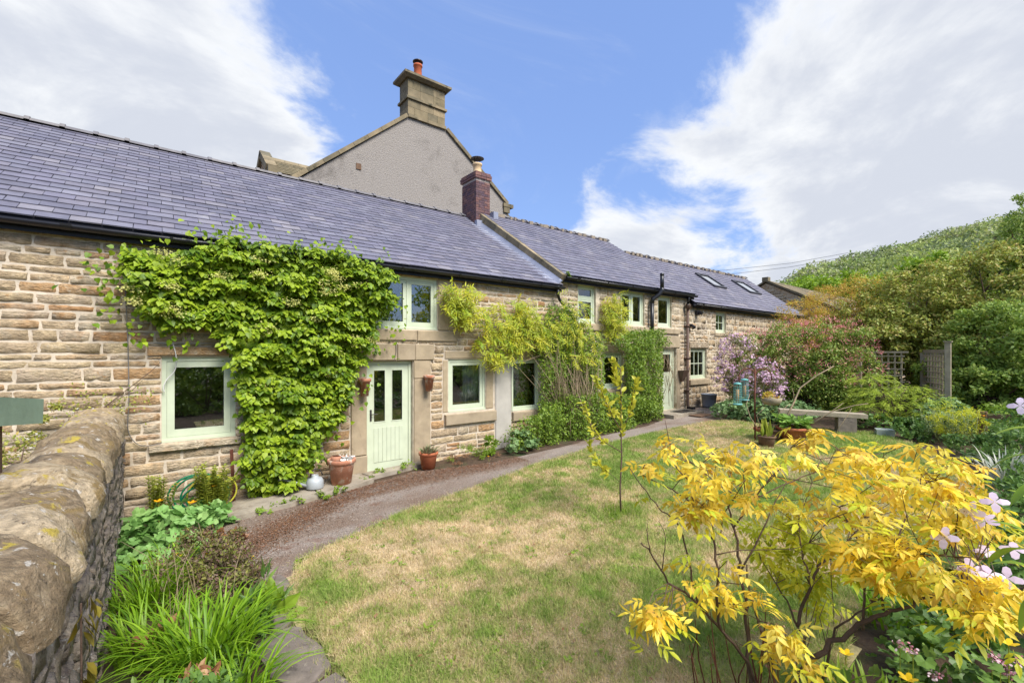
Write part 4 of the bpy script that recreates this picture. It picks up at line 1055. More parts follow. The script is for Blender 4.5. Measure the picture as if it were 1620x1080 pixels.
# ================================================================ COTTAGE 2 (middle)
OPEN2 = [(8.27, 8.93, 2.95, 3.90), (9.95, 11.0, 2.95, 3.90), (11.65, 12.36, 2.95, 3.89), (9.2, 10.03, 1.25, 2.2), (11.85, 12.62, .48, 2.33)]
BL2 = [(8.2, 9.6, 2.76, 2.93), (9.6, 12.75, 2.76, 2.93), (11.7, 12.8, 2.35, 2.72), (9.05, 10.2, 2.22, 2.4), (9.1, 10.15, 1.08, 1.23),
       (12.63, 12.82, .4, 2.34), (8.94, 9.06, 2.95, 3.9)]
c2, roof2, rp2 = cottage('middle stone cottage with four green windows above a vine covered wall', 7.645, 13.2, 7.66, 13.46, 3.42, 6.40, 4.05, (OPEN2, BL2), 300, smat='stone2', mmat='mortar2',
                         stoneopts=dict(proud=(.002, .010), rough=.005, jit=.014, joint=.014), hr=(.09, .22), wr=(.16, .45), yoff=-.01, zg=-.3, nst=260, mort_ridge=True)
window(c2, 8.27, 8.93, 2.95, 3.90, [(0, 1, 0, .66), (0, 1, .66, 1)], y=.05, sw=.045)
window(c2, 9.95, 11.0, 2.95, 3.90, [(0, .5, 0, 1), (.5, 1, 0, 1)], y=.05)
window(c2, 11.65, 12.36, 2.95, 3.89, [(0, 1, 0, 1)], y=.05)
window(c2, 9.2, 10.03, 1.25, 2.2, [(0, 1, 0, 1)], y=.05)
door(c2, 11.86, 12.61, .485, 2.325, .08, [(.16, .84, .62, .94)], planks=True, handle_left=True)
for a, c in ((8.21, 9.2), (9.21, 10.6), (10.61, 11.6), (11.61, 12.74)):
    block(c2, 'sill', a, c, -.075, .1, 2.77, 2.925, D_)
block(c2, 'lintel', 11.71, 12.79, -.045, .2, 2.36, 2.71, D_); block(c2, 'lintel', 9.06, 10.19, -.03, .2, 2.225, 2.39, D_); block(c2, 'sill', 9.11, 10.14, -.07, .1, 1.085, 1.225, D_)
block(c2, 'jamb', 12.635, 12.81, -.03, .2, .42, 2.33, D_)
# verge of roof 2
L2 = math.hypot(3.42 + .15, 6.4 - 4.05)
q = MB(); s = -.05
vg = []
while s < L2:
    e = min(s + random.uniform(.5, .8), L2 + .02)
    mb = MB()
    a0, a1 = on_roof(rp2, 7.54, s, -.19), on_roof(rp2, 7.54, e - .008, -.19)
    ax = np.array([.075, 0, 0]); mid = (a0 + a1) / 2; al = (a1 - a0) / 2; nn = np.array([0, -math.sin(rp2[2]), math.cos(rp2[2])]) * .105
    mb.obox(mid + ax + nn * 1, ax, al, nn, random.random()); mb.build('verge_stone', mt['oldstone'], roof2)
    s = e
# soil stack through the eaves
sp = MB()
sp.tube([(11.42, -.30, 4.45), (11.42, -.30, 4.02)], .055, 12); sp.tube([(11.42, -.30, 4.06), (11.42, -.30, 3.98), (11.36, -.24, 3.86), (11.22, -.13, 3.74), (11.20, -.12, 3.62)], .062, 12)
sp.tube([(11.20, -.12, 3.64), (11.20, -.12, 2.6)], .055, 12); sp.tube([(11.42, -.30, 4.47), (11.42, -.30, 4.40)], .060, 12)
sp.build('vent_pipe', mt['black'], c2, True)
g = MB(); g.tube([(13.06, -.16, 3.98), (13.06, -.15, 3.84), (13.10, -.10, 3.70)], .04, 10); g.tube([(13.10, -.10, 3.72), (13.10, -.10, 3.60)], .052, 10)
g.build('gutter_outlet', mt['black'], c2, True)
dpp = MB(); dpp.tube([(13.10, -.10, 3.62), (13.10, -.10, .62), (13.10, -.13, .52), (13.10, -.20, .47)], .043, 10)
for zz in (3.0, 2.0, 1.0): dpp.tube([(13.10, -.10, zz), (13.10, -.10, zz + .07)], .056, 10); dpp.box(13.02, 13.18, -.08, -.02, zz + .01, zz + .06)
dpp.build('downpipe', mt['iron'], c2, True)
hop = MB(); hop.lathe((13.06, -.14, 3.55), [(.0, 0), (.05, 0), (.09, .12), (.09, .14)], 10); hop.build('hopper', mt['iron'], c2, True)

# ================================================================ COTTAGE 3 (right)
OPEN3 = [(15.1, 15.82, 2.89, 3.60), (13.5, 14.5, 1.36, 2.34)]
BL3 = [(13.4, 14.6, 1.16, 1.34), (15.0, 15.9, 2.76, 2.88), (13.42, 14.62, 2.36, 2.56), (15.0, 15.95, 3.61, 3.74)]
c3, roof3, rp3 = cottage('right stone cottage with two rooflights in its slate roof', 13.205, 22.6, 13.47, 22.8, 2.60, 5.84, 3.80, (OPEN3, BL3), 150, smat='stone2', mmat='mortar2',
                         stoneopts=dict(proud=(.001, .011), rough=.006, jit=.020, joint=.017), hr=(.08, .24), wr=(.12, .42), yoff=.04, zg=-.2, nst=300, mort_ridge=True)
window(c3, 15.1, 15.82, 2.89, 3.60, [(0, 1, 0, 1)], y=.11, fw=.05, sw=.05, bars=(2, 2))
window(c3, 13.5, 14.5, 1.36, 2.34, [(0, 1, 0, 1)], y=.11, fw=.05, sw=.05, bars=(3, 2))
block(c3, 'sill', 13.41, 14.59, -.03, .15, 1.17, 1.335, D_); block(c3, 'sill', 15.01, 15.9, -.0, .15, 2.77, 2.88, D_)
block(c3, 'lintel', 13.43, 14.61, .0, .25, 2.365, 2.55, mt['stone2']); block(c3, 'lintel', 15.01, 15.94, .005, .25, 3.61, 3.735, mt['stone2'])
for (a, c, s0, s1) in ((17.02, 17.98, 1.52, 2.55), (20.08, 21.15, 1.55, 2.6)):
    nn = np.array([0, -math.sin(rp3[2]), math.cos(rp3[2])]); uu = np.array([0, math.cos(rp3[2]), math.sin(rp3[2])])
    fr_ = MB()
    m0 = on_roof(rp3, (a + c) / 2, (s0 + s1) / 2, .045)
    hw, hl = (c - a) / 2, (s1 - s0) / 2
    X_ = np.array([1., 0, 0])
    for sx in (-1, 1): fr_.obox(m0 + X_ * sx * (hw - .04), X_ * .04, uu * hl, nn * .045)
    for sy in (-1, 1): fr_.obox(m0 + uu * sy * (hl - .05), X_ * (hw - .081), uu * .05, nn * .043)
    o = fr_.build('rooflight', mt['lightmetal'], roof3)
    p = MB(); p.obox(m0 + nn * .01, X_ * (hw - .08), uu * (hl - .1), nn * .008); p.build('pane', mt['glass'], roof3)
bk = MB(); bk.box(13.75, 13.93, -.05, .035, 3.42, 3.56); bk.tube([(13.84, -.05, 3.50), (13.84, -.16, 3.46)], .06, 8); bk.build('floodlight', mt['black'], c3)
bk = MB(); bk.box(13.38, 13.50, -.04, .035, 3.02, 3.12); bk.tube([(13.44, -.04, 3.07), (13.44, -.14, 3.0)], .05, 8); bk.build('floodlight', mt['black'], c3)

# ================================================================ brick chimney on the party wall
bx0, bx1, by0, by1, bz0, bz1 = 7.39, 7.89, 3.2, 3.96, 5.55, 7.30
ch = MB().box(bx0 + .012, bx1 - .012, by0 + .012, by1 - .012, bz0, bz1 + .19)
chim = ch.build('chimney', mt['bmortar'], c1)
ex, ez = .2, .0625
bmesh_ = {}
def brick(cx, cy, cz, lx, ly, lz):
    key = (round(lx, 3), round(ly, 3), round(lz, 3))
    if key not in bmesh_:
        b_ = MB().box(-lx / 2, lx / 2, -ly / 2, ly / 2, -lz / 2, lz / 2, 0)
        V, F, T = b_.arrays(); bmesh_[key] = mesh_data('brick', V, F, mt['brick'], 0.0)
    link('brick', bmesh_[key], (cx, cy, cz), chim)
nrow = int((bz1 - bz0) / .07)
for r_ in range(nrow):
    z = bz0 + .035 + r_ * .07
    if z < 6.0: continue
    off = r_ % 2
    w = (bx1 - bx0) / 2.5
    cuts = [0, .5, 1.5, 2.5] if off else [0, 1, 2, 2.5]
    for a, c in zip(cuts[:-1], cuts[1:]):
        brick(bx0 + (a + c) / 2 * w, by0 + .05, z, (c - a) * w - .009, .1, .061)
    w = (by1 - by0 - .1) / 3.5
    cuts = [0, 1, 2, 3, 3.5] if off else [0, .5, 1.5, 2.5, 3.5]
    for a, c in zip(cuts[:-1], cuts[1:]):
        brick(bx0 + .05, by0 + .1 + (a + c) / 2 * w, z, .1, (c - a) * w - .009, .061)
for k, (o_, z) in enumerate(((.04, bz1 + .035), (.045, bz1 + .105), (.02, bz1 + .17))):
    n = 3; w = (bx1 - bx0 + 2 * o_) / n
    for i in range(n): brick(bx0 - o_ + (i + .5) * w, by0 - o_ + .06, z, w - .009, .12, .058)
    n = 4; w = (by1 - by0 + 2 * o_ - .12) / n
    for i in range(n): brick(bx0 - o_ + .06, by0 - o_ + .12 + (i + .5) * w, z, .12, w - .009, .058)
MB().lathe((7.64, 3.5, bz1 + .18), [(.15, 0), (.15, .06), (.125, .08), (.12, .30), (.145, .32), (.145, .37), (.09, .37), (.09, .2)], 18).build('chimney_pot', mt['buffclay'], chim, True)
cw = MB(); cw.lathe((7.64, 3.5, bz1 + .18), [(.005, .58), (.20, .53), (.20, .52), (.005, .55)], 18)
for a in (0, 2.1, 4.2): cw.tube([(7.64 + .09 * math.cos(a), 3.5 + .09 * math.sin(a), bz1 + .5), (7.64 + .09 * math.cos(a), 3.5 + .09 * math.sin(a), bz1 + .73)], .008, 5)
cw.build('cowl', mt['steel'], chim)
fl = MB(); V0_ = on_roof(rp2, 7.9, 3.3, .02); fl.box(7.88, 8.05, 3.0, 3.5, 6.08, 6.36); fl.build('lead_flashing', mt['lead'], c1); MB().box(7.36, 7.6, 3.1, 3.22, 5.86, 6.05).build('lead_flashing', mt['lead'], c1)

# ================================================================ rendered house behind
hs = empty('rendered_house', (8.8, 9, 0), 'tall grey rendered gable house with stone chimney behind the cottages', 'house')
gp = [(3.0, 0), (13.0, 0), (13.0, 9.05), (12.94, 9.12), (9.71, 11.6), (8.01, 11.6), (3.2, 7.55), (3.0, 7.4)]
mb = MB(); n = len(gp)
V = [(x, 9.0, z) for x, z in gp] + [(x, 9.35, z) for x, z in gp]
mb.add(V, [[tuple(range(n))], [tuple(range(2 * n - 1, n - 1, -1))], [(i, i + n, (i + 1) % n + n, (i + 1) % n) for i in range(n)]])
mb.build('gable_wall', mt['render'], hs)
MB().box(12.7, 12.98, 9.36, 18, 0, 9.0).box(3.02, 3.3, 9.36, 18, 0, 7.3).box(3.31, 12.69, 17.7, 18, 0, 8).build('side_wall', mt['stone2'], hs)
rf = MB()
for (xa, za, xb, zb) in ((3.0, 7.25, 8.86, 12.1), (13.1, 8.85, 8.86, 12.1)):
    rf.add([(xa, 9.3, za), (xa, 18.2, za), (xb, 18.2, zb - .35), (xb, 9.3, zb - .35), (xa, 9.3, za - .1), (xa, 18.2, za - .1), (xb, 18.2, zb - .45), (xb, 9.3, zb - .45)],
           [[(0, 1, 2, 3), (7, 6, 5, 4), (0, 4, 5, 1), (1, 5, 6, 2), (3, 7, 4, 0)]])
rf.build('roof', mt['oldstone'], hs)
def coping_run(p, q, nst, w=.42, h=.14, name='coping_stone'):
    p, q = np.array(p, float), np.array(q, float)
    for i in range(nst):
        a, c = p + (q - p) * i / nst, p + (q - p) * (i + 1) / nst
        d = (c - a); L_ = np.linalg.norm(d); d /= L_
        up = np.cross(np.array([0, 1., 0]), d); up *= np.sign(up[2])
        m_ = MB(); m_.obox((a + c) / 2 + up * h / 2, d * (L_ / 2 - .006), np.array([0, w / 2, 0]), up * h / 2, random.random())
        m_.build(name, mt['oldstone'], hs)
coping_run((3.2, 9.12, 7.60), (8.0, 9.12, 11.60), 9)
coping_run((8.0, 9.12, 11.60), (9.72, 9.12, 11.60), 2, h=.13)
coping_run((9.72, 9.12, 11.60), (12.98, 9.12, 9.10), 6)
k = MB(); k.box(12.75, 13.32, 8.9, 9.35, 8.98, 9.14); k.box(12.78, 13.12, 8.92, 9.33, 8.72, 8.975); k.build('kneeler', mt['oldstone'], hs)
k = MB(); k.add([(13.0, 8.95, 8.7), (13.5, 8.95, 8.35), (13.5, 9.35, 8.35), (13.0, 9.35, 8.7), (13.0, 8.95, 8.56), (13.5, 8.95, 8.21), (13.5, 9.35, 8.21), (13.0, 9.35, 8.56)], [[(0, 1, 2, 3), (7, 6, 5, 4), (0, 4, 5, 1), (1, 5, 6, 2), (2, 6, 7, 3), (3, 7, 4, 0)]]); k.build('gutter_corbel', mt['oldstone'], hs)
# its chimney, of ashlar blocks
chs = MB().box(8.03, 9.69, 9.03, 9.73, 11.2, 12.9).build('chimney', mt['oldstone'], hs)
z = 11.72
for hh, pr in ((.34, 0), (.30, 0), (.10, .07), (.36, 0), (.36, 0)):
    cuts = [8.01, 8.55, 9.15, 9.70] if random.random() < .5 else [8.01, 8.3, 8.9, 9.35, 9.70]
    if pr: cuts = [8.01 - pr, 8.6, 9.2, 9.70 + pr]
    for a, c in zip(cuts[:-1], cuts[1:]):
        b_ = MB().box(a + .004, c - .004, 9.0 - pr, 9.2, z + .004, z + hh - .004, random.random()); b_.build('ashlar_block', mt['oldstone'], chs)
    b_ = MB().box(8.01 - pr, 8.2, 9.202, 9.76 + pr, z + .004, z + hh - .004, random.random()); b_.build('ashlar_block', mt['oldstone'], chs)
    z += hh
cp = MB(); cp.add([(7.93, 8.92, z), (9.78, 8.92, z), (9.78, 9.84, z), (7.93, 9.84, z), (7.80, 8.79, z + .10), (9.91, 8.79, z + .10), (9.91, 9.97, z + .10), (7.80, 9.97, z + .10),
                   (7.80, 8.79, z + .19), (9.91, 8.79, z + .19), (9.91, 9.97, z + .19), (7.80, 9.97, z + .19), (7.98, 8.97, z + .27), (9.73, 8.97, z + .27), (9.73, 9.79, z + .27), (7.98, 9.79, z + .27)],
                  [[(i, (i + 1) % 4, (i + 1) % 4 + 4, i + 4) for i in range(4)], [(i + 4, (i + 1) % 4 + 4, (i + 1) % 4 + 8, i + 8) for i in range(4)], [(i + 8, (i + 1) % 4 + 8, (i + 1) % 4 + 12, i + 12) for i in range(4)], [(12, 13, 14, 15), (3, 2, 1, 0)]])
cp.build('chimney_cap', mt['oldstone'], chs)
MB().lathe((8.62, 9.35, z + .2), [(.20, 0), (.17, .1), (.155, .62), (.19, .64), (.19, .70), (.12, .70), (.12, .3)], 16).build('chimney_pot', mt['clay'], chs, True)
MB().lathe((8.62, 9.35, z + .90), [(.12, 0), (.12, .1), (.21, .12), (.21, .15), (.01, .2)], 16).build('cowl', mt['steel'], chs)
MB().box(5.93, 6.12, 8.97, 9.01, 9.02, 9.24).build('air_brick', mt['wood_brown'], hs)
# low wing with stone slates to its left
wg = MB()
wp = [(10.85, 5), (13.15, 5), (13.15, 8.9), (12.0, 9.72), (10.85, 8.9)]
V = [(3.35, y, z) for y, z in wp] + [(6.5, y, z) for y, z in wp]
wg.add(V, [[(4, 3, 2, 1, 0)], [(5, 6, 7, 8, 9)], [(i, (i + 1) % 5, (i + 1) % 5 + 5, i + 5) for i in range(5)]])
wing = wg.build('side_wing', mt['stone2'], hs)
slates(wing, 3.55, 6.6, 10.72, 8.86, 12.0, 9.78, mt['oldstone'], 60, w=.42, ex=.20, name='stone_slate')
for i in range(3):
    a = np.array([3.42, 10.72 + i * .44, 8.92 + i * .315]); b2 = a + np.array([0, .44, .315])
    m_ = MB().obox((a + b2) / 2 + np.array([0, 0, .05]), (.18, 0, 0), (b2 - a) / 2 * .98, (0, -.07, .10), random.random()); m_.build('wing_coping', mt['oldstone'], wing)
    m_ = MB().obox((np.array([a[0], 24.0 - a[1], a[2]]) + np.array([b2[0], 24.0 - b2[1], b2[2]])) / 2 + np.array([0, 0, .05]), (.18, 0, 0), ((b2 - a) * np.array([1, -1, 1])) / 2 * .98, (0, .07, .10), random.random()); m_.build('wing_coping', mt['oldstone'], wing)
MB().box(3.28, 3.62, 10.5, 10.85, 8.72, 9.0).build('kneeler', mt['oldstone'], wing)
x = 3.62
while x < 6.2:
    MB().add([(x, 11.83, 9.68), (x + .5, 11.83, 9.68), (x + .5, 12, 9.86), (x, 12, 9.86), (x, 12.17, 9.68), (x + .5, 12.17, 9.68)], [[(0, 1, 2, 3), (3, 2, 5, 4)], ], random.random()).build('ridge_stone', mt['oldstone'], wing); x += .51
MB().tube([(4.62, 10.9, 8.8), (4.62, 10.9, 9.25)], .07, 8).build('flue_pipe', mt['black'], wing)

# ================================================================ barn beyond
bn = empty('stone_barn', (34, 6, .7), 'brown stone barn gable beyond the right end of the cottage roof', 'barn')
bp = [(-.9, .5), (13.3, .5), (13.3, 3.3), (6.2, 7.1), (-.9, 3.3)]
mb = MB(); V = [(33.9, y, z) for y, z in bp] + [(52, y, z) for y, z in bp]
mb.add(V, [[(4, 3, 2, 1, 0)], [(5, 6, 7, 8, 9)], [(i, (i + 1) % 5, (i + 1) % 5 + 5, i + 5) for i in range(5)]]); mb.build('wall', mt['stone2'], bn)
rects = stone_rects(-.8, 13.2, 3.4, 7.0, [], (.14, .26), (.25, .6))
rects = [r for r in rects if r[3] < 7.0 - abs((r[0] + r[1]) / 2 - 6.2) * .535 - .1]
lay_stones(bn, rects, mt['stone2'], lambda P: np.stack([33.9 - P[:, 2], P[:, 0], P[:, 1]], 1)[:, :], nmax=120, proud=(.02, .07), rough=.02)
br_ = MB()
for sg in (1, -1):
    ye, ye2 = (-1.2, 6.2) if sg > 0 else (13.6, 6.2)
    V = [(33.75, ye, 3.2), (52, ye, 3.2), (52, ye2, 7.18), (33.75, ye2, 7.18)]
    V += [(x, y, z + .12) for x, y, z in V]
    F_ = [(0, 1, 2, 3), (7, 6, 5, 4), (0, 4, 5, 1), (1, 5, 6, 2), (2, 6, 7, 3), (3, 7, 4, 0)]
    br_.add(V, [F_])
bro = br_.build('roof', mt['oldstone'], bn)
slates(bro, 33.7, 52, -1.25, 3.30, 6.2, 7.31, mt['oldstone'], 40, w=.6, ex=.34, name='stone_slate')
MB().box(33.7, 34.1, 6.0, 6.4, 7.2, 7.5).build('finial', mt['oldstone'], bn)
ob = empty('outbuilding', (47, 6, .7), 'small dark roofed outbuilding showing beyond the barn', 'outbuilding')
mb = MB(); V = []
for x in (56, 66):
    V += [(x, -4, .5), (x, 6, .5), (x, 6, 5.2), (x, 1, 7.6), (x, -4, 5.2)]
mb.add(V, [[(4, 3, 2, 1, 0)], [(5, 6, 7, 8, 9)], [(i, (i + 1) % 5, (i + 1) % 5 + 5, i + 5) for i in range(5)]]); mb.build('wall', mt['stone2'], ob)
mb = MB()
for ye in (-4.3, 6.3):
    V = [(55.7, ye, 5.1), (66.3, ye, 5.1), (66.3, 1, 7.65), (55.7, 1, 7.65)]; V += [(x, y, z + .1) for x, y, z in V]
    mb.add(V, [[(0, 1, 2, 3), (7, 6, 5, 4), (0, 4, 5, 1), (1, 5, 6, 2), (2, 6, 7, 3), (3, 7, 4, 0)]])
mb.build('roof', mt['slate'], ob)

# ================================================================ garden wall
gw = empty('garden_wall', (-.52, -3.7, 0), 'weathered garden wall with mossy half-round coping, left foreground', 'wall')
MB().box(-.74, -.31, -8.6, -.06, -.5, 1.26).build('wall_core', mt['gwall'], gw)
rects = stone_rects(-8.5, -.08, -.15, 1.27, [], (.07, .17), (.14, .42))
lay_stones(gw, rects, mt['gwall'], lambda P: np.stack([-.31 + P[:, 2], P[:, 0], P[:, 1]], 1), nmax=250, proud=(.006, .032), rough=.008, jit=.010, joint=.008)
y = -.07
ci = 0
while y > -8.3:
    w = random.uniform(.34, .56)
    nr, nl = 18, 10
    rr = .265 + random.uniform(-.034, .022)
    V = []; zc = 1.265 + random.uniform(-.022, .016); xc = -.525 + random.uniform(-.015, .015)
    for i in range(nl):
        f = i / (nl - 1)
        yy = y - w * f
        er = 1 - .15 * (abs(f - .5) * 2) ** 5
        for j in range(nr + 1):
            th = math.pi * (j / nr) * 1.10 - math.pi * .05
            nz = (fbm(yy * 5 + ci * 7.3, th * 2.4, 5, 5) - .5) * .10
            r2 = (rr + nz + .014 * (vnoise(yy * 21 + ci, th * 7, 4) - .5)) * er
            V.append((xc + r2 * 1.02 * math.cos(th), yy, zc + r2 * .92 * math.sin(th)))
    idx = np.arange(nl * (nr + 1)).reshape(nl, nr + 1)
    F = np.stack([idx[:-1, :-1].ravel(), idx[:-1, 1:].ravel(), idx[1:, 1:].ravel(), idx[1:, :-1].ravel()], 1)[:, ::-1]
    endF = [tuple(idx[0]), tuple(idx[-1][::-1]), tuple(list(idx[:, 0])[::-1] + list(idx[:, -1]))]
    m_ = MB(); m_.add(V, [F]); m_.add(np.array(V)[idx[0]], [[tuple(range(nr, -1, -1))[::-1]]]); m_.add(np.array(V)[idx[-1]], [[tuple(range(nr + 1))[::-1]]])
    Vv, Ff, Tt_ = m_.arrays()
    mk('coping_stone', Vv, Ff, mt['coping'], gw, random.random(), True)
    y -= w + .018; ci += 1
nail = MB(); nail.bar((-.30, -6.5, .93), (-.20, -6.40, .96), .012, .012); nail.build('metal_peg', mt['zinc'], gw)

# green painted board beyond the wall (end of a raised planter or shed rail)
bd = empty('timber_board', (-.8, -4.1, 1.7), 'green painted timber board end above the garden wall at left edge', 'board')
MB().bar((-.86, -5.3, 2.0), (-.60, -3.66, 1.826), .10, .155).build('board', mt['sage_dk'], bd)
MB().box(-.86, -.68, -4.3, -3.95, -.2, 1.79).build('post', mt['wood_brown'], bd)
# ================================================================ small garden things
def pot(name, c, r, h, label, mat, cat='flower pot', taper=.72, rim=.05, group=None, soil=True, parent=None):
    t = empty(name, c, label, cat, group)
    prof = [(0, 0), (r * taper, 0), (r * (taper + (1 - taper) * .8), h * .80), (r * .97, h * .82), (r * 1.06, h * .84), (r * 1.08, h * .97), (r * 1.03, h), (r * .93, h), (r * .9, h * .86), (r * .7, h * .3)]
    MB().lathe(c, prof, 28).build('pot_body', mat, t, True)
    if soil: MB().lathe(c, [(0, h * .88), (r * .92, h * .88)], 20).build('potting_soil', mt['soil'], t)
    return t

def leafshape(kind):
    if kind == 'oval':
        V = [(0, 0, 0), (-.24, .28, .05), (.24, .28, .05), (0, .5, 0), (-.20, .68, .03), (.20, .68, .03), (0, 1, -.06)]
        F = [[(0, 2, 3, 1)], [(1, 3, 6, 4)][0:0], ]
        F4 = [(0, 2, 3, 1), (3, 5, 6, 4)]; F3 = [(1, 3, 4), (3, 2, 5)]
        return V, [F4, F3]
    if kind == 'quad':
        return [(0, 0, 0), (.3, .5, .06), (0, 1, 0), (-.3, .5, .06)], [[(0, 1, 2), (0, 2, 3)]]
    if kind == 'heart':
        V = [(0, 0, 0), (-.38, .02, .06), (.38, .02, .06), (-.46, .42, .05), (.46, .42, .05), (0, .45, -.03), (0, 1.05, -.10)]
        return V, [[(0, 2, 4, 5), (0, 5, 3, 1)], [(5, 4, 6), (5, 6, 3)]]
    if kind == 'lance':
        V = [(0, 0, 0), (-.11, .35, .03), (.11, .35, .03), (0, .4, 0), (0, 1, -.10)]
        return V, [[(0, 2, 3), (0, 3, 1), (3, 2, 4), (1, 3, 4)]]
    if kind == 'needle':
        return [(-.05, 0, 0), (.05, 0, 0), (0, 1, .0)], [[(0, 1, 2)]]
    if kind == 'blade':
        V = [(-.5, 0, 0), (.5, 0, 0), (-.42, .45, .0), (.42, .45, .0), (0, 1, 0)]
        return V, [[(0, 1, 3, 2)], [(2, 3, 4)]]
    if kind == 'lobed':
        V = [(0, 0, 0)]; n = 14
        for i in range(n + 1):
            a = R(-160 + 320 * i / n)
            r = (.55 if i % 2 else .46) * (1.05 - .12 * abs(i - n / 2) / (n / 2))
            V.append((r * math.sin(a), .06 + r * math.cos(a), .06 * math.cos(a * 3) + .10 * r))
        return V, [[(0, i + 1, i) for i in range(1, n + 1)]]
    if kind == 'petal':
        return [(0, 0, 0), (-.3, .4, .03), (.3, .4, .03), (-.22, .85, 0), (.22, .85, 0), (0, 1, -.03)], [[(0, 2, 1)], [(1, 2, 4, 3)], [(3, 4, 5)]]
    if kind == 'flower4':
        V, F = [], []
        for k in range(4):
            a = k * math.pi / 2
            b = len(V)
            for (x, y, z) in [(0, 0, 0), (-.2, .28, .04), (.2, .28, .04), (0, .52, .02)]:
                V.append((x * math.cos(a) - y * math.sin(a), x * math.sin(a) + y * math.cos(a), z))
            F.append((b, b + 2, b + 3, b + 1))
        return V, [F]
    if kind == 'compound':            # drooping pinnate leaf: stalk along +y, leaflets hang to both sides
        V, F4, F3 = [], [], []
        def leaflet(o, ang, L_, droop):
            b = len(V)
            for (x, y, z) in [(0, 0, 0), (-.19, .30, .04), (.19, .30, .04), (0, .42, 0), (-.17, .62, -.02), (.17, .62, -.02), (0, 1.0, -.16)]:
                x, y, z = x * L_, y * L_, z * L_ - droop * y * L_
                V.append((o[0] + x * math.cos(ang) + y * math.sin(ang), o[1] - x * math.sin(ang) + y * math.cos(ang), o[2] + z))
            F4.extend([(b, b + 2, b + 3, b + 1), (b + 3, b + 5, b + 6, b + 4)]); F3.extend([(b + 1, b + 3, b + 4), (b + 3, b + 2, b + 5)])
        for (s, L_) in ((.22, .52), (.52, .62)):
            for sg in (-1, 1):
                leaflet((0, s, -.06 * s), sg * 1.0, L_, .35)
        leaflet((0, .76, -.08), 0, .70, .35)
        b = len(V)
        V += [(-.008, 0, 0), (.008, 0, 0), (.006, .8, -.08), (-.006, .8, -.08)]; F4.append((b, b + 1, b + 2, b + 3))
        return V, [F4, F3]
LS = {}
def shape(kind):
    if kind not in LS:
        V, F = leafshape(kind); LS[kind] = (np.array(V, float), [np.array(f) for f in F if len(f)])
    return LS[kind]

def frames(Y, Z):
    Y = Y / (np.linalg.norm(Y, axis=1)[:, None] + 1e-9)
    Z = Z - Y * (Y * Z).sum(1)[:, None]
    Z = Z / (np.linalg.norm(Z, axis=1)[:, None] + 1e-9)
    X = np.cross(Y, Z)
    return X, Y, Z

def scatter(kind, P, Y, Z, S, T=None, W=None):
    V0, F0 = shape(kind)
    P, Y, Z = (np.asarray(a, float) for a in (P, Y, Z))
    n = len(P); S = np.broadcast_to(np.asarray(S, float), (n,))
    X, Y, Z = frames(Y, Z)
    W = S if W is None else np.broadcast_to(W, (n,))
    V = P[:, None] + (V0[None, :, 0:1] * X[:, None] * W[:, None, None]) + (V0[None, :, 1:2] * Y[:, None] + V0[None, :, 2:3] * Z[:, None]) * S[:, None, None]
    k = len(V0)
    F = [(f[None] + (np.arange(n) * k)[:, None, None]).reshape(-1, f.shape[1]) for f in F0]
    T = rng.random(n) if T is None else np.broadcast_to(T, (n,))
    return V.reshape(-1, 3), F, np.repeat(T, k)

def foliage(parent, mat, kind, P, Y, Z, S, T=None, name='foliage', nobj=0, piece='leaf', W=None, stuff=True, smooth_=False):
    P, Y, Z = (np.asarray(a, float) for a in (P, Y, Z)); n = len(P)
    S = np.broadcast_to(np.asarray(S, float), (n,)).copy(); T = rng.random(n) if T is None else np.broadcast_to(T, (n,))
    if nobj:
        X_, Y_, Z_ = frames(Y, Z)
        d = np.linalg.norm(P - CAMP, axis=1); face = np.abs((Z_ * (P - CAMP)).sum(1)) / d
        order = np.argsort(-(S / d) * (.4 + face))
        V0, F0 = shape(kind)
        me = mesh_data(piece, V0, F0, mat, 0.0, smooth_)
        for i in order[:nobj]:
            s = S[i]
            m4 = Matrix(((X_[i, 0] * s, Y_[i, 0] * s, Z_[i, 0] * s, P[i, 0]), (X_[i, 1] * s, Y_[i, 1] * s, Z_[i, 1] * s, P[i, 1]), (X_[i, 2] * s, Y_[i, 2] * s, Z_[i, 2] * s, P[i, 2]), (0, 0, 0, 1)))
            link(piece, me, None, parent, M=m4)
        keep = order[nobj:]
        P, Y, Z, S, T = P[keep], Y[keep], Z[keep], S[keep], T[keep]
    if len(P):
        V, F, TT = scatter(kind, P, Y, Z, S, T)
        return mk(name, V, F, mat, parent, TT, smooth_, 'stuff' if stuff else None)

def rv(n, s=1.0): return rng.normal(0, s, (n, 3))

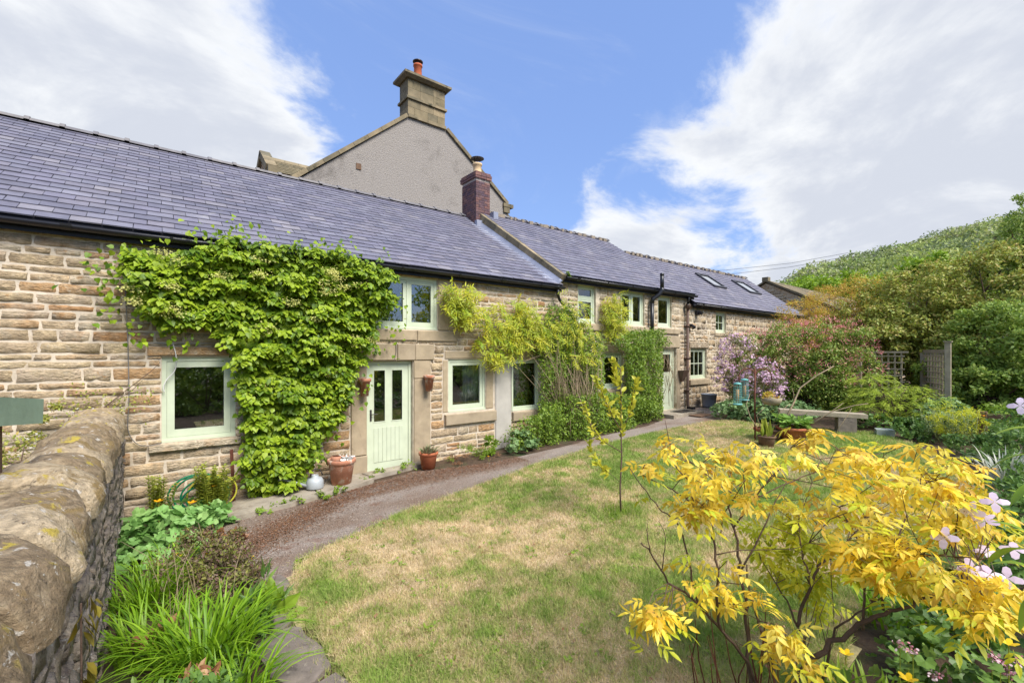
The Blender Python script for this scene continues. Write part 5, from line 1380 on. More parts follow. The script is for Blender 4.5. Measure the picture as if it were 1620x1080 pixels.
def cloud(ells, n, clump=.22, nclump=None, shell=.75, up=.6, inward=0.0, gap=0.0):
    """leaf positions in clumps near the skin of a set of ellipsoids; returns P, outward"""
    vols = np.array([e[1][0] * e[1][1] * e[1][2] for e in ells]) ** .67
    cnt = rng.multinomial(n, vols / vols.sum())
    PP, OO = [], []
    for (c, r), k in zip(ells, cnt):
        if k == 0: continue
        c, r = np.array(c, float), np.array(r, float)
        nc = nclump or max(6, int(k / 90))
        d = rv(nc); d /= np.linalg.norm(d, axis=1)[:, None]
        rad = np.clip(shell + (1 - shell) * rng.random(nc) ** .6 * 1.15, .1, 1.12) * (1 - .45 * (rng.random(nc) < .2) * rng.random(nc))
        cc = c + d * r * rad[:, None]
        w = rng.integers(0, nc, k)
        cs = clump * r.mean() * rng.uniform(.55, 1.35, nc)
        q = rv(k); q /= np.linalg.norm(q, axis=1)[:, None]; q *= (rng.random(k) ** .45)[:, None]
        p = cc[w] + q * cs[w][:, None] * np.array([1.15, 1.15, .75])
        o = (p - cc[w]); o /= np.linalg.norm(o, axis=1)[:, None] + 1e-6
        o = o * .7 + (d[w]) * .6 + np.array([0, 0, up])
        PP.append(p); OO.append(o)
    return np.concatenate(PP), np.concatenate(OO)

def leaves(parent, mat, kind, ells, n, size, name='foliage', nobj=0, clump=.22, nclump=None, shell=.75, up=.6, droop=.3, T=None, zmin=None, wild=.5, keep=None):
    P, O = cloud(ells, n, clump, nclump, shell, up)
    if zmin is not None:
        k = P[:, 2] > zmin(P[:, 0], P[:, 1]) if callable(zmin) else P[:, 2] > zmin
        P, O = P[k], O[k]
    if keep is not None:
        k = keep(P); P, O = P[k], O[k]
    n = len(P)
    Zd = O + rv(n, wild)
    Yd = rv(n) + O * .5 + np.array([0, 0, -droop * 2])
    S = size * rng.uniform(.65, 1.3, n)
    return foliage(parent, mat, kind, P, Yd, Zd, S, T, name, nobj)

def branches(parent, base, tips, r0, mat, name='stem', bend=.15, n=5, fork=True):
    mb = MB()
    for tpt in tips:
        a, b_ = np.array(base, float) + rng.normal(0, r0 * .6, 3) * np.array([1, 1, 0]), np.array(tpt, float)
        L_ = np.linalg.norm(b_ - a)
        P = [a + (b_ - a) * f + rng.normal(0, bend * L_ * .12, 3) * (f > 0) * (f < 1) + np.array([0, 0, bend * L_ * math.sin(math.pi * f) * .5]) for f in np.linspace(0, 1, n)]
        mb.tube(P, np.linspace(r0, r0 * .25, n), 5)
        if fork:
            for _ in range(3):
                f = rng.uniform(.4, .9); p = P[int(f * (n - 1))]
                q = p + rv(1, L_ * .12)[0] + np.array([0, 0, L_ * .08])
                mb.tube([p, (p + q) / 2 + rv(1, .02)[0], q], [r0 * .4, r0 * .3, r0 * .15], 4)
    return mb.build(name, mat, parent, True)

# --- grass blades on the lawn (nobody could count them)
def blades(name, P2, h, w, mat, T, lean=.5, label=None, cat=None, zoff=0.0, group=None):
    n = len(P2)
    P = np.stack([P2[:, 0], P2[:, 1], gz(P2[:, 0]) + zoff], 1)
    Y = rv(n, lean) + np.array([0, 0, 1.]); Y[:, 2] = np.abs(Y[:, 2]) + .15
    V, F, TT = scatter('needle', P, Y, rv(n), h, T, W=w * 10)
    return mk(name, V, F, mat, None, TT, False, 'stuff')
def lawn_blades():
    Q = sample_poly(LAWN, 620000)
    d = np.hypot(Q[:, 0], Q[:, 1] + 7.84)
    keep = rng.random(len(Q)) < np.clip(4.2 / d, .12, 1) ** 1.3
    Q, d = Q[keep], d[keep]
    ang = np.arctan2(Q[:, 0], Q[:, 1] + 7.84)
    k = (ang > R(-8)) & (ang < R(92)) & (d > 1.8)
    Q, d = Q[k], d[k]
    T = np.clip(dry(Q[:, 0], Q[:, 1]) + rng.normal(0, .17, len(Q)) + (vnoise(Q[:, 0] * 22, Q[:, 1] * 22, 61) - .5) * .4, 0, .999)
    h = rng.uniform(.026, .068, len(Q)) * (1.2 - .5 * T) * (.8 + .5 * vnoise(Q[:, 0] * 6, Q[:, 1] * 6, 8))
    return blades('lawn_grass', Q, h, .0062 * np.clip(d / 4.5, 1, 2.2), mt['grass'], T * .98, .8, zoff=.018 + lawn_z(Q[:, 0], Q[:, 1]))
o = lawn_blades(); tag(o, 'short patchy half-dry grass covering the lawn', 'grass')
# ragged edge tufts along lawn and path
E_ = np.array(LAWN)
EP = []
for i in range(0, 9):
    a, b_ = E_[i], E_[i + 1]; L_ = np.linalg.norm(b_ - a); m_ = int(L_ * 420)
    EP.append(a + (b_ - a) * rng.random((m_, 1)) + rng.normal(0, .075, (m_, 2)))
for i in range(24, len(E_) - 1):
    a, b_ = E_[i], E_[i + 1]; L_ = np.linalg.norm(b_ - a); m_ = int(L_ * 1500)
    EP.append(a + (b_ - a) * rng.random((m_, 1)) + rng.normal(0, .06, (m_, 2)))
EP = np.concatenate(EP)
o = blades('edge_grass', EP, rng.uniform(.03, .07, len(EP)), .0055, mt['grass'], rng.uniform(0, .75, len(EP)), .7)
tag(o, 'longer grass tufts along the lawn edge beside the path', 'grass')
tc_ = sample_poly(LAWN, 520); tk = np.hypot(tc_[:, 0], tc_[:, 1] + 7.84) < 11; tc_ = tc_[tk]
tp_ = np.repeat(tc_, 26, 0) + rng.normal(0, .022, (len(tc_) * 26, 2)) * np.repeat(rng.uniform(.5, 2.4, len(tc_)), 26)[:, None]
o = blades('lawn_tufts', tp_, rng.uniform(.04, .085, len(tp_)), .007, mt['grass'], np.clip(np.repeat(rng.random(len(tc_)) ** 1.5, 26) * .8 + rng.normal(0, .05, len(tp_)), 0, .99), .95, zoff=.02 + lawn_z(tp_[:, 0], tp_[:, 1]))
tag(o, 'small coarse tufts standing out of the patchy lawn', 'grass')
# clover and rosettes, fallen leaves on the lawn
rc_ = sample_poly(LAWN, 360); rk = np.hypot(rc_[:, 0], rc_[:, 1] + 7.84) < 9; rc_ = rc_[rk]
rp_ = np.repeat(rc_, 12, 0) + rng.normal(0, .03, (len(rc_) * 12, 2)); n = len(rp_)
P = np.stack([rp_[:, 0], rp_[:, 1], gz(rp_[:, 0]) + .03 + lawn_z(rp_[:, 0], rp_[:, 1])], 1)
foliage(None, mt['weed'], 'oval', P, rv(n) * [1, 1, .25], rv(n, .3) + [0, 0, 1], rng.uniform(.022, .05, n), name='lawn_weeds'); tag(bpy.data.objects['lawn_weeds'], 'flat little weeds and clover rosettes scattered through the lawn', 'weeds')
fp_ = sample_poly(LAWN, 260); n = len(fp_)
P = np.stack([fp_[:, 0], fp_[:, 1], gz(fp_[:, 0]) + .045 + lawn_z(fp_[:, 0], fp_[:, 1])], 1)
foliage(None, mt['dry'], 'oval', P, rv(n) * [1, 1, .3], rv(n, .4) + [0, 0, 1], rng.uniform(.025, .055, n), name='fallen_leaves'); tag(bpy.data.objects['fallen_leaves'], 'scattered brown fallen leaves lying on the lawn', 'fallen leaves')
# gravel grit on the path
gp_ = sample_poly(PATH, 36000); k = np.hypot(gp_[:, 0], gp_[:, 1] + 7.84) < 9; gp_ = gp_[k]
P = np.stack([gp_[:, 0], gp_[:, 1], gz(gp_[:, 0]) + .004], 1)
V, F, T = scatter('quad', P, rv(len(P)) * [1, 1, .15], rv(len(P), .3) + [0, 0, 1], rng.uniform(.008, .02, len(P)))
mt['grit'] = M('path_grit', [L(112, 98, 88), L(146, 132, 122), L(176, 164, 152), L(126, 96, 78), L(158, 146, 134)], rough=.95, rnd=0, var=.1)
o = mk('path_grit', V, F, mt['grit'], None, rng.random(len(P)).repeat(4), False, 'stuff'); tag(o, 'loose grit and dark fragments scattered on the tarmac path', 'gravel')
# russet leaf litter strip
lp = np.stack([rng.uniform(.75, 5.6, 15000), rng.normal(0, .24, 15000)], 1); lp[:, 1] += -.85 - .70 * np.clip(2.4 - lp[:, 0], 0, 2)
k = inpoly(lp[:, 0], lp[:, 1], PATH); lp = lp[k]
P = np.stack([lp[:, 0], lp[:, 1], gz(lp[:, 0]) + .008], 1)
mt['litter'] = leafmat('leaf_litter', L(124, 88, 66), L(104, 74, 56), L(144, 108, 80), transl=.05)
foliage(None, mt['litter'], 'quad', P, rv(len(P)) * [1, 1, .2], rv(len(P), .3) + [0, 0, 1], rng.uniform(.012, .028, len(P)), name='leaf_litter'); o = bpy.data.objects['leaf_litter']; tag(o, 'russet leaf litter lying along the cottage side of the path', 'leaf litter')

# --- climbing hydrangea
def wall_cover(P2, bulge, seed, y0=0.0):
    x, z = P2[:, 0], P2[:, 1]
    b_ = bulge * (.35 + 1.1 * fbm(x * 2.2, z * 2.6, seed, 3))
    return b_
hy = empty('climbing_plant', (1.45, -.15, .02), 'dense bright green heart-leaved climber between the left window and the door', 'climbing plant')
Q = sample_poly(HYD, 11000)
wob = fbm(Q[:, 0] * 3, Q[:, 1] * 3, 77, 3)
dE = np.array([1.0])
bl = wall_cover(Q, .26, 3)
dep = bl * rng.random(len(Q)) ** .6 * .8
cl_ = fbm(Q[:, 0] * 5, Q[:, 1] * 5.5, 12, 2)
P = np.stack([Q[:, 0] * 1.0, -.05 - dep - .10 * (cl_ - .4), Q[:, 1]], 1) + rv(len(Q), .02)
k = (rng.random(len(P)) < .35 + 1.2 * wob)
P = P[k]; n = len(P)
Zd = np.array([0, -1, .75]) + rv(n, .42); Yd = np.array([0, -.35, -1.0]) + rv(n, .45)
NC = 560; CQ = sample_poly(HYD, NC); cr = rng.uniform(.06, .14, NC)
cyy = -.06 - .28 * (.35 + 1.1 * fbm(CQ[:, 0] * 2.2, CQ[:, 1] * 2.6, 3, 3)) * rng.uniform(.4, 1.25, NC)
w_ = np.repeat(np.arange(NC), (cr * 230).astype(int)); m_ = len(w_)
dd = rv(m_); dd /= np.linalg.norm(dd, axis=1)[:, None]; dd[:, 1] = -np.abs(dd[:, 1]); dd[:, 2] = np.where(dd[:, 2] < -.5, -dd[:, 2], dd[:, 2])
Pc = np.stack([CQ[w_, 0], cyy[w_], CQ[w_, 1]], 1) + dd * cr[w_][:, None] * [1.1, .8, .8] * rng.uniform(.6, 1.05, (m_, 1))
Zc = dd * .8 + np.array([0, -.35, .75]) + rv(m_, .28); Yc = dd * [1, .5, 0] + np.array([0, -.2, -.75]) + rv(m_, .3)
P = np.concatenate([P, Pc]); Yd = np.concatenate([Yd, Yc]); Zd = np.concatenate([Zd, Zc]); n = len(P)
T_ = np.concatenate([rng.random(n - m_) * .4, np.clip(rng.random(NC)[w_] * .6 + rng.random(m_) * .4, 0, .99)])  # back layer takes darker tints: shade behind the clumps put into the colour
foliage(hy, mt['hyd'], 'heart', P, Yd, Zd, rng.uniform(.045, .092, n), T_, 'foliage', 300, 'leaf')
# sprigs breaking the outline
tips = [(.75, 3.8), (1.0, 3.9), (2.0, 3.88), (2.5, 3.86), (3.1, 3.7), (-.45, 3.3), (-.4, 2.8), (.3, 2.35), (1.0, 2.2), (1.2, 1.4), (1.15, .9), (2.2, .9), (2.0, .5), (.05, 3.58), (-.22, 3.4), (.5, 3.72), (1.3, 3.85), (1.75, 3.80), (2.3, 3.80), (2.7, 3.75), (-.3, 3.0), (-.1, 2.5), (3.42, 3.1), (3.35, 2.6), (3.0, 2.2), (2.75, 1.6), (2.4, 1.2)]
PP = []
for (x, z) in tips:
    m_ = 22; PP.append(np.array([x, -.26, z]) + rv(m_, .12))
PP = np.concatenate(PP); n = len(PP)
foliage(hy, mt['hyd'], 'heart', PP, np.array([0, -.3, -.6]) + rv(n, .6), np.array([0, -1, .9]) + rv(n, .5), rng.uniform(.04, .085, n), None, 'sprigs')
# lacy flower heads
FH = sample_poly([(a * 1.0, c) for a, c in HYD], 40)
PP, NN = [], []
for (x, z) in FH:
    if z < 1.7: continue
    m_ = 90; c_ = np.array([x, -.33 - .12 * rng.random(), z]); q = rng.normal(0, 1, (m_, 3)) * [.062, .035, .03]; PP.append(c_ + q)
PP = np.concatenate(PP); n = len(PP)
foliage(hy, mt['hydfl'], 'flower4', PP, rv(n), np.array([0, -1, 1.]) + rv(n, .5), rng.uniform(.016, .030, n), None, 'flower_heads')
st = MB()
for _ in range(16):
    x = 1.42 + rng.normal(0, .1); tx = 1.45 + rng.normal(0, .9); tz = rng.uniform(1.2, 3.4)
    st.tube([(x, -.18, .0), (x * .7 + 1.42 * .3, -.14, .35), (1.45 + rng.normal(0, .12), -.09, 1.5), (1.5 + rng.normal(0, .2), -.08, 2.5), (tx, -.06, max(tz, 2.65))], [.022, .018, .013, .01, .006], 6)
st.build('stem', mt['bark'], hy, True)

# --- wisteria style climber
wi = empty('wisteria', (6.4, -.2, 2.3), 'yellow-green drooping climber above the two ground floor windows', 'climbing plant')
def droopers(Q, bulge, m, L_, size, mat, parent, kind='lance', y0=-.05, name='foliage', nobj=0):
    n = len(Q)
    c = np.stack([Q[:, 0], y0 - bulge * rng.random(n), Q[:, 1]], 1)
    dirn = np.array([0, -.35, -.55]) + rv(n, .45); dirn /= np.linalg.norm(dirn, axis=1)[:, None]
    PP, YY, ZZ = [], [], []
    for i in range(m):
        f = (i + 1) / m
        side = np.cross(dirn, np.array([0, -1., .3])); side /= np.linalg.norm(side, axis=1)[:, None] + 1e-6
        sg = 1 if i % 2 else -1
        PP.append(c + dirn * L_ * f + np.array([0, 0, -.06 * L_ * f * f])); YY.append(side * sg * .8 + dirn * .7 + rv(n, .12)); ZZ.append(np.array([0, -1, .6]) + rv(n, .25))
    P, Y, Z = np.concatenate(PP), np.concatenate(YY), np.concatenate(ZZ)
    foliage(parent, mat, kind, P, Y, Z, rng.uniform(.7, 1.25, len(P)) * size, np.tile(rng.random(n), m), name, nobj)
P2 = sample_poly(WIS, 820); k = fbm(P2[:, 0] * 3, P2[:, 1] * 3, 40, 3) > .40
droopers(P2[k], .32, 9, .26, .115, mt['wis'], wi, nobj=0)
P2 = sample_poly([(a, c) for a, c in VINE], 170)
v2 = empty('wisteria', (9.9, -.2, 2.9), 'small yellow-green climber tuft between two upstairs windows of the middle cottage', 'climbing plant')
droopers(P2, .25, 9, .26, .115, mt['wis'], v2)
st = MB()
for pts in ([(7.2, -.15, .9), (7.15, -.12, 1.7), (6.9, -.1, 2.3), (6.2, -.12, 2.6), (5.4, -.1, 2.85), (4.9, -.08, 3.2), (4.75, -.08, 3.55)], [(7.3, -.2, 1.0), (7.2, -.25, 1.9), (6.8, -.28, 2.15), (6.35, -.25, 2.02), (6.1, -.2, 2.1)],
            [(7.5, -.2, 1.2), (7.0, -.3, 2.2), (6.6, -.25, 2.45), (6.2, -.2, 2.6)], [(7.6, -.3, 1.5), (7.1, -.32, 2.05), (6.5, -.3, 2.4), (6.0, -.25, 2.55)]):
    st.tube(pts, np.linspace(.014, .006, len(pts)), 6)
st.build('stem', mt['bark_pale'], wi, True)
rp = []
for k in range(25):
    a = 2 * math.pi * k / 24; rp.append((5.38 + .13 * math.cos(a), -.09, 2.50 + .15 * math.sin(a)))
o = MB().tube(rp, .012, 6).build('coiled_cord', mt['whitecable'], None, True); tag(o, 'loop of pale cord hanging on the wall under the yellow-green climber', 'cord')

# --- big vine mass
ja = empty('vine_thicket', (8.0, -.3, .3), 'large tangled green vine mass covering the wall between the two cottages', 'climbing plant')
def cover(Q, bulge, seed, size, mat, parent, kind='oval', name='foliage', pw=.45, thr=.0, y0=-.05, nobj=0, upz=.6):
    bl = wall_cover(Q, bulge, seed)
    k = fbm(Q[:, 0] * 3.3, Q[:, 1] * 3.3, seed + 5, 3) > thr
    Q, bl = Q[k], bl[k]
    n = len(Q)
    P = np.stack([Q[:, 0], y0 - bl * rng.random(n) ** pw, Q[:, 1]], 1) + rv(n, .03)
    # the vine is kept trimmed back round the windows and the door
    e = (P[:, 0] * 7.84 / (7.84 + P[:, 1])); zz = 2.2 + (P[:, 2] - 2.2) * 7.84 / (7.84 + P[:, 1])
    bad = np.zeros(n, bool)
    for (a, c_, lo, hi) in ((9.28, 10.1, 1.22, 2.25), (11.9, 13.0, .3, 2.4), (6.1, 6.95, .8, 2.1), (8.3, 8.95, 2.95, 4.0)):
        bad |= (e > a) & (e < c_) & (zz > lo) & (zz < hi)
    P = P[~bad]; n = len(P)
    foliage(parent, mat, kind, P, np.array([0, -.4, -.2]) + rv(n, .8), np.array([0, -1, upz]) + rv(n, .7), rng.uniform(.6, 1.3, n) * size, None, name, nobj)
cover(sample_poly(JASA, 13000), .32, 50, .055, mt['jas'], ja, 'oval', thr=.30)
ax = [(a, c) for a, c in JASC]
cover(sample_poly(JASC, 15000), .62, 60, .058, mt['jas'], ja, 'oval', pw=.6, thr=.22, name='lower_foliage', y0=-.1)
P2 = sample_poly([(7.1, 2.4), (7.3, 3.6), (8.1, 3.3), (8.4, 2.8), (8.7, 2.5), (8.5, 2.0), (7.6, 2.0)], 150)
droopers(P2, .40, 9, .25, .11, mt['wis'], ja, name='yellow_shoots', y0=-.15)
st = MB()
for _ in range(150):
    x, z = rng.uniform(7.1, 8.45), rng.uniform(.3, 1.2)
    x2, z2 = min(x + rng.normal(0, .4), 8.6), z + rng.uniform(.6, 1.7)
    yy = -.1 - rng.random() * .42
    st.tube([(x, yy - .1, z), ((x + x2) / 2 + rng.normal(0, .1), yy - .05, (z + z2) / 2), (x2, yy, min(z2, 2.6))], [.008, .006, .003], 4)
st.tube([(8.0, -.75, .45), (7.75, -.68, .9), (7.65, -.58, 1.3), (7.72, -.5, 1.6)], [.012, .012, .01, .006], 5); st.tube([(7.65, -.58, 1.3), (7.4, -.5, 1.9)], [.01, .005], 5)
st.build('stem', mt['bark_pale'], ja, True)
jb = empty('vine_thicket', (11.2, -.3, .4), 'rounded green vine clump wrapping the wall left of the far green door', 'climbing plant')
cover(sample_poly(JASB, 15000), .50, 70, .058, mt['jas'], jb, 'oval', thr=.12, y0=-.12, pw=.5)
st = MB()
for _ in range(40):
    x, z = rng.uniform(9.9, 11.9), rng.uniform(.5, 1.6)
    st.tube([(x, -.45, z), (x + rng.normal(0, .15), -.5, z + .5), (x + rng.normal(0, .3), -.4, z + 1.0)], [.007, .006, .003], 4)
st.build('stem', mt['bark_pale'], jb, True)
ga = empty('gutter_weed', (7.75, -.1, 4.0), 'tiny green weed growing at the verge where the two roofs meet', 'weed')
leaves(ga, mt['weed'], 'oval', [((7.72, -.16, 4.02), (.10, .08, .09))], 90, .05, nclump=3)

# --- hanging wall pots, floor pots, watering can
for (x, z, lab, m_) in ((2.86, 1.46, 'rusty terracotta wall pot hanging left of the glazed door, under the climber', mt['terra_pale']), (4.09, 1.48, 'terracotta half pot hanging on the stone jamb right of the glazed door', mt['terra_pale'])):
    t = empty('wall_pot', (x, -.12, z), lab, 'wall pot', 'terracotta wall pots beside the door')
    MB().lathe((x, -.15, z), [(0, 0), (.062, 0), (.085, .24), (.105, .245), (.108, .295), (.09, .30), (.075, .24), (.05, .05)], 20).build('pot_body', m_, t, True)
    MB().box(x - .02, x + .02, -.07, -.036, z + .2, z + .24).build('bracket', mt['rust'], t)
zg1 = float(gz(2.3)) + .058
t = pot('terracotta_pot', (2.38, -.42, zg1), .205, .40, 'large limed terracotta pot beside the watering can, left of the door', mt['terra_pale'])
MB().lathe((2.30, -.40, zg1 + .345), [(0, 0), (.06, 0), (.078, .1), (.06, .1)], 16).build('nested_pot', mt['terra_pale'], t, True)
q = MB()
for _ in range(14):
    p = np.array([2.45, -.40, zg1 + .39]) + rv(1, .05)[0] * [1, 1, .35]; q.obox(p, rv(1, .022)[0], rv(1, .022)[0], rv(1, .004)[0])
q.build('shell_pieces', mt['white'], t)
t = empty('watering_can', (2.02, -.40, zg1), 'galvanised watering can on the paving strip beside the large pot', 'watering can')
cx, cy = 1.98, -.40
MB().lathe((cx, cy, zg1), [(0, 0), (.125, 0), (.13, .012), (.125, .11), (.10, .155), (.055, .17), (.05, .2), (.045, .2), (.05, .165)], 24).build('body', mt['zinc'], t, True)
MB().tube([(cx - .10, cy, zg1 + .04), (cx - .28, cy + .01, zg1 + .13), (cx - .46, cy + .02, zg1 + .20)], [.024, .017, .013], 10).build('spout', mt['zinc'], t, True)
MB().tube([(cx - .46, cy + .02, zg1 + .20), (cx - .50, cy + .022, zg1 + .215)], [.014, .03], 10).build('rose', mt['zinc'], t, True)
MB().tube([(cx - .03 - .09 * math.cos(a) + .05, cy, zg1 + .16 + .13 * math.sin(a)) for a in np.linspace(.1, 3.0, 12)], .008, 6).build('handle', mt['steel'], t, True)
MB().tube([(cx + .10 + .06 * math.sin(a), cy, zg1 + .085 + .055 * math.cos(a)) for a in np.linspace(0, 3.1, 10)], .007, 6).build('handle', mt['steel'], t, True)
zg2 = float(gz(3.8)) + .005
t = pot('terracotta_pot', (3.93, -.42, zg2), .165, .30, 'terracotta pot with spiky succulent right of the glazed door', mt['terra'])
n = 120; a = rng.random(n) * 6.28; rr = rng.random(n) * .12
foliage(t, mt['succ'], 'lance', np.stack([3.93 + rr * np.cos(a), -.42 + rr * np.sin(a), np.full(n, zg2 + .27)], 1), np.stack([np.cos(a) * rr * 8, np.sin(a) * rr * 8, np.full(n, .75)], 1), np.stack([-np.cos(a), -np.sin(a), np.full(n, .6)], 1), rng.uniform(.10, .19, n), None, 'succulent', 40, stuff=True)
# rusty stake and hose
o = MB().bar((.93, -.16, -.02), (.90, -.14, .80), .035, .03).build('iron_stake', mt['rust']); tag(o, 'rusty iron bar standing against the wall right of the left window', 'stake')
hz_ = empty('garden_hose', (.50, -.2, .0), 'green and yellow coiled garden hose on the ground under the left window', 'hose')
for k, (r_, m_, dx, tilt) in enumerate(((.30, 'hose_g', 0, .1), (.27, 'hose_g', .05, .3), (.32, 'hose_g', -.04, .5), (.25, 'hose_g', .09, .0), (.29, 'hose_y', .14, .15), (.23, 'hose_g', .02, .6))):
    P = []
    for i in range(33):
        a = 2 * math.pi * i / 32
        P.append((.52 + dx + r_ * math.cos(a), -.20 - .05 * k * .3 - .14 * math.sin(a) * tilt, .03 + r_ * .82 + r_ * .85 * math.sin(a) - .02))
    MB().tube(P, .012, 7, cap=False).build('hose_loop', mt[m_], hz_, True)
cable(None, [(.86, -.3, .04), (1.05, -.42, .05), (1.2, -.35, .05), (1.35, -.3, .06), (1.55, -.34, .05), (1.8, -.32, .06)], .008, mt['steel'], 'ground_cable'); tag(bpy.data.objects['ground_cable'], 'dark thin cable lying on the paving at the foot of the climber', 'cable')
# small weeds along the base
def weeds(pts, label, mat=mt['weed'], r=.12, n=160, size=.05, kind='oval', cat='weed', grp='weeds at the foot of the wall', names=None):
    for i, (x, y) in enumerate(pts):
        t = empty('weed', (x, y, float(gz(x))), label[i] if isinstance(label, list) else label, cat, grp)
        leaves(t, mat, kind, [((x, y, float(gz(x)) + r * .45), (r * rng.uniform(.8, 1.5), r * rng.uniform(.7, 1.1), r * .6))], n, size, nclump=5, clump=.5, zmin=lambda X, Y: gz(X) + .0)
weeds([(1.55, -.84), (1.95, -.88), (2.25, -.78), (2.75, -.42), (3.1, -.24), (3.5, -.20), (1.25, -.86), (3.65, -.20)],
      ['small light green weed %s' % q_ for q_ in ('left of the large pot at the paving edge', 'in the gravel just before the watering can', 'in front of the large limed pot', 'at the left foot of the glazed door', 'under the middle of the glazed door threshold', 'under the right side of the door threshold', 'nearest the climber foot on the paving edge', 'between the threshold and the succulent pot')], r=.10, n=110, size=.04)

# ================================================================ bed under and left: plants by the garden wall
def lobed_clump(name, label, ells, n, size, mat, nobj=0, grp=None, cat='plant'):
    c = ells[0][0]
    t = empty(name, (c[0], c[1], float(gz(c[0]))), label, cat, grp)
    P, O = cloud(ells, n, .3, max(10, n // 14), .80, 1.2)
    k = P[:, 2] > gz(P[:, 0]) + .03
    P, O = P[k], O[k]; m_ = len(P)
    foliage(t, mat, 'lobed', P, rv(m_, .8) + [0, 0, -.2], O + rv(m_, .35) + [0, 0, .7], rng.uniform(.7, 1.3, m_) * size, None, 'foliage', nobj, 'leaf')
    return t
lobed_clump('alchemilla', 'mound of round pale green leaves under the left window beside the garden wall', [((.22, -1.05, .12), (.52, .48, .30)), ((-.05, -1.5, .10), (.30, .35, .22)), ((.55, -.95, .06), (.26, .35, .2)), ((.1, -1.75, .05), (.4, .3, .16))], 620, .115, mt['alch'], 220)
def stalks(name, label, c, n, h, r, mat, size=.05, cat='plant', kind='lance', per=46, lean=.08, group=None):
    t = empty(name, c, label, cat, group)
    PP, YY, ZZ = [], [], []; mb = MB()
    for _ in range(n):
        a = rng.random() * 6.28; q = math.sqrt(rng.random()) * r
        b_ = np.array(c) + [q * math.cos(a), q * math.sin(a), 0]; hh = h * rng.uniform(.7, 1.1)
        tp = b_ + [rng.normal(0, lean), rng.normal(0, lean), hh]
        mb.tube([b_, (b_ + tp) / 2 + rv(1, .01)[0], tp], [.006, .005, .003], 5)
        f = np.linspace(.15, 1, per)[:, None]; th = np.arange(per) * 2.4
        d = np.stack([np.cos(th), np.sin(th), np.full(per, .35)], 1)
        PP.append(b_ + (tp - b_) * f); YY.append(d); ZZ.append(np.tile([0, 0, 1.], (per, 1)) + d * -.3)
    mb.build('stem', mat, t, True)
    P = np.concatenate(PP); foliage(t, mat, kind, P, np.concatenate(YY), np.concatenate(ZZ), size * rng.uniform(.7, 1.2, len(P)), None, 'foliage')
    return t
stalks('spurge_plant', 'upright feathery green stalks right of the hose under the left window', (.62, -.50, -.02), 26, .66, .19, mt['fern'], .062, per=80, kind='oval')
stalks('spurge_plant', 'thinner upright feathery stalks left of the hose by the garden wall', (.07, -.42, -.02), 12, .64, .13, mt['fern'], .055, per=76, kind='oval')
def poppy(x, y, z, lab, r=.035, mat=None, grp='orange poppies', stemz=None):
    t = empty('poppy', (x, y, z), lab, 'flower', grp)
    P = np.tile([x, y, z], (5, 1)); a = np.arange(5) * 1.257
    foliage(t, mat or mt['orangefl'], 'petal', P, np.stack([np.cos(a), np.sin(a), np.full(5, .55)], 1), np.stack([-np.cos(a) * .5, -np.sin(a) * .5, np.full(5, 1)], 1), r * 1.5, None, 'petals', 5, 'petal')
    z0 = float(gz(x)) if stemz is None else stemz
    MB().tube([(x + .02, y, z0), (x, y, (z + z0) / 2), (x, y, z)], .003, 4).build('stem', mt['fern'], t)
poppy(.06, -.66, .34, 'yellow-orange poppy among the thin stalks nearest the garden wall', .042); poppy(.40, -.72, .27, 'larger orange poppy in front of the hose', .042); poppy(.46, -.74, .20, 'small orange poppy lowest in front of the hose', .028); poppy(.64, -.66, .43, 'orange poppy within the thick feathery stalks', .022)

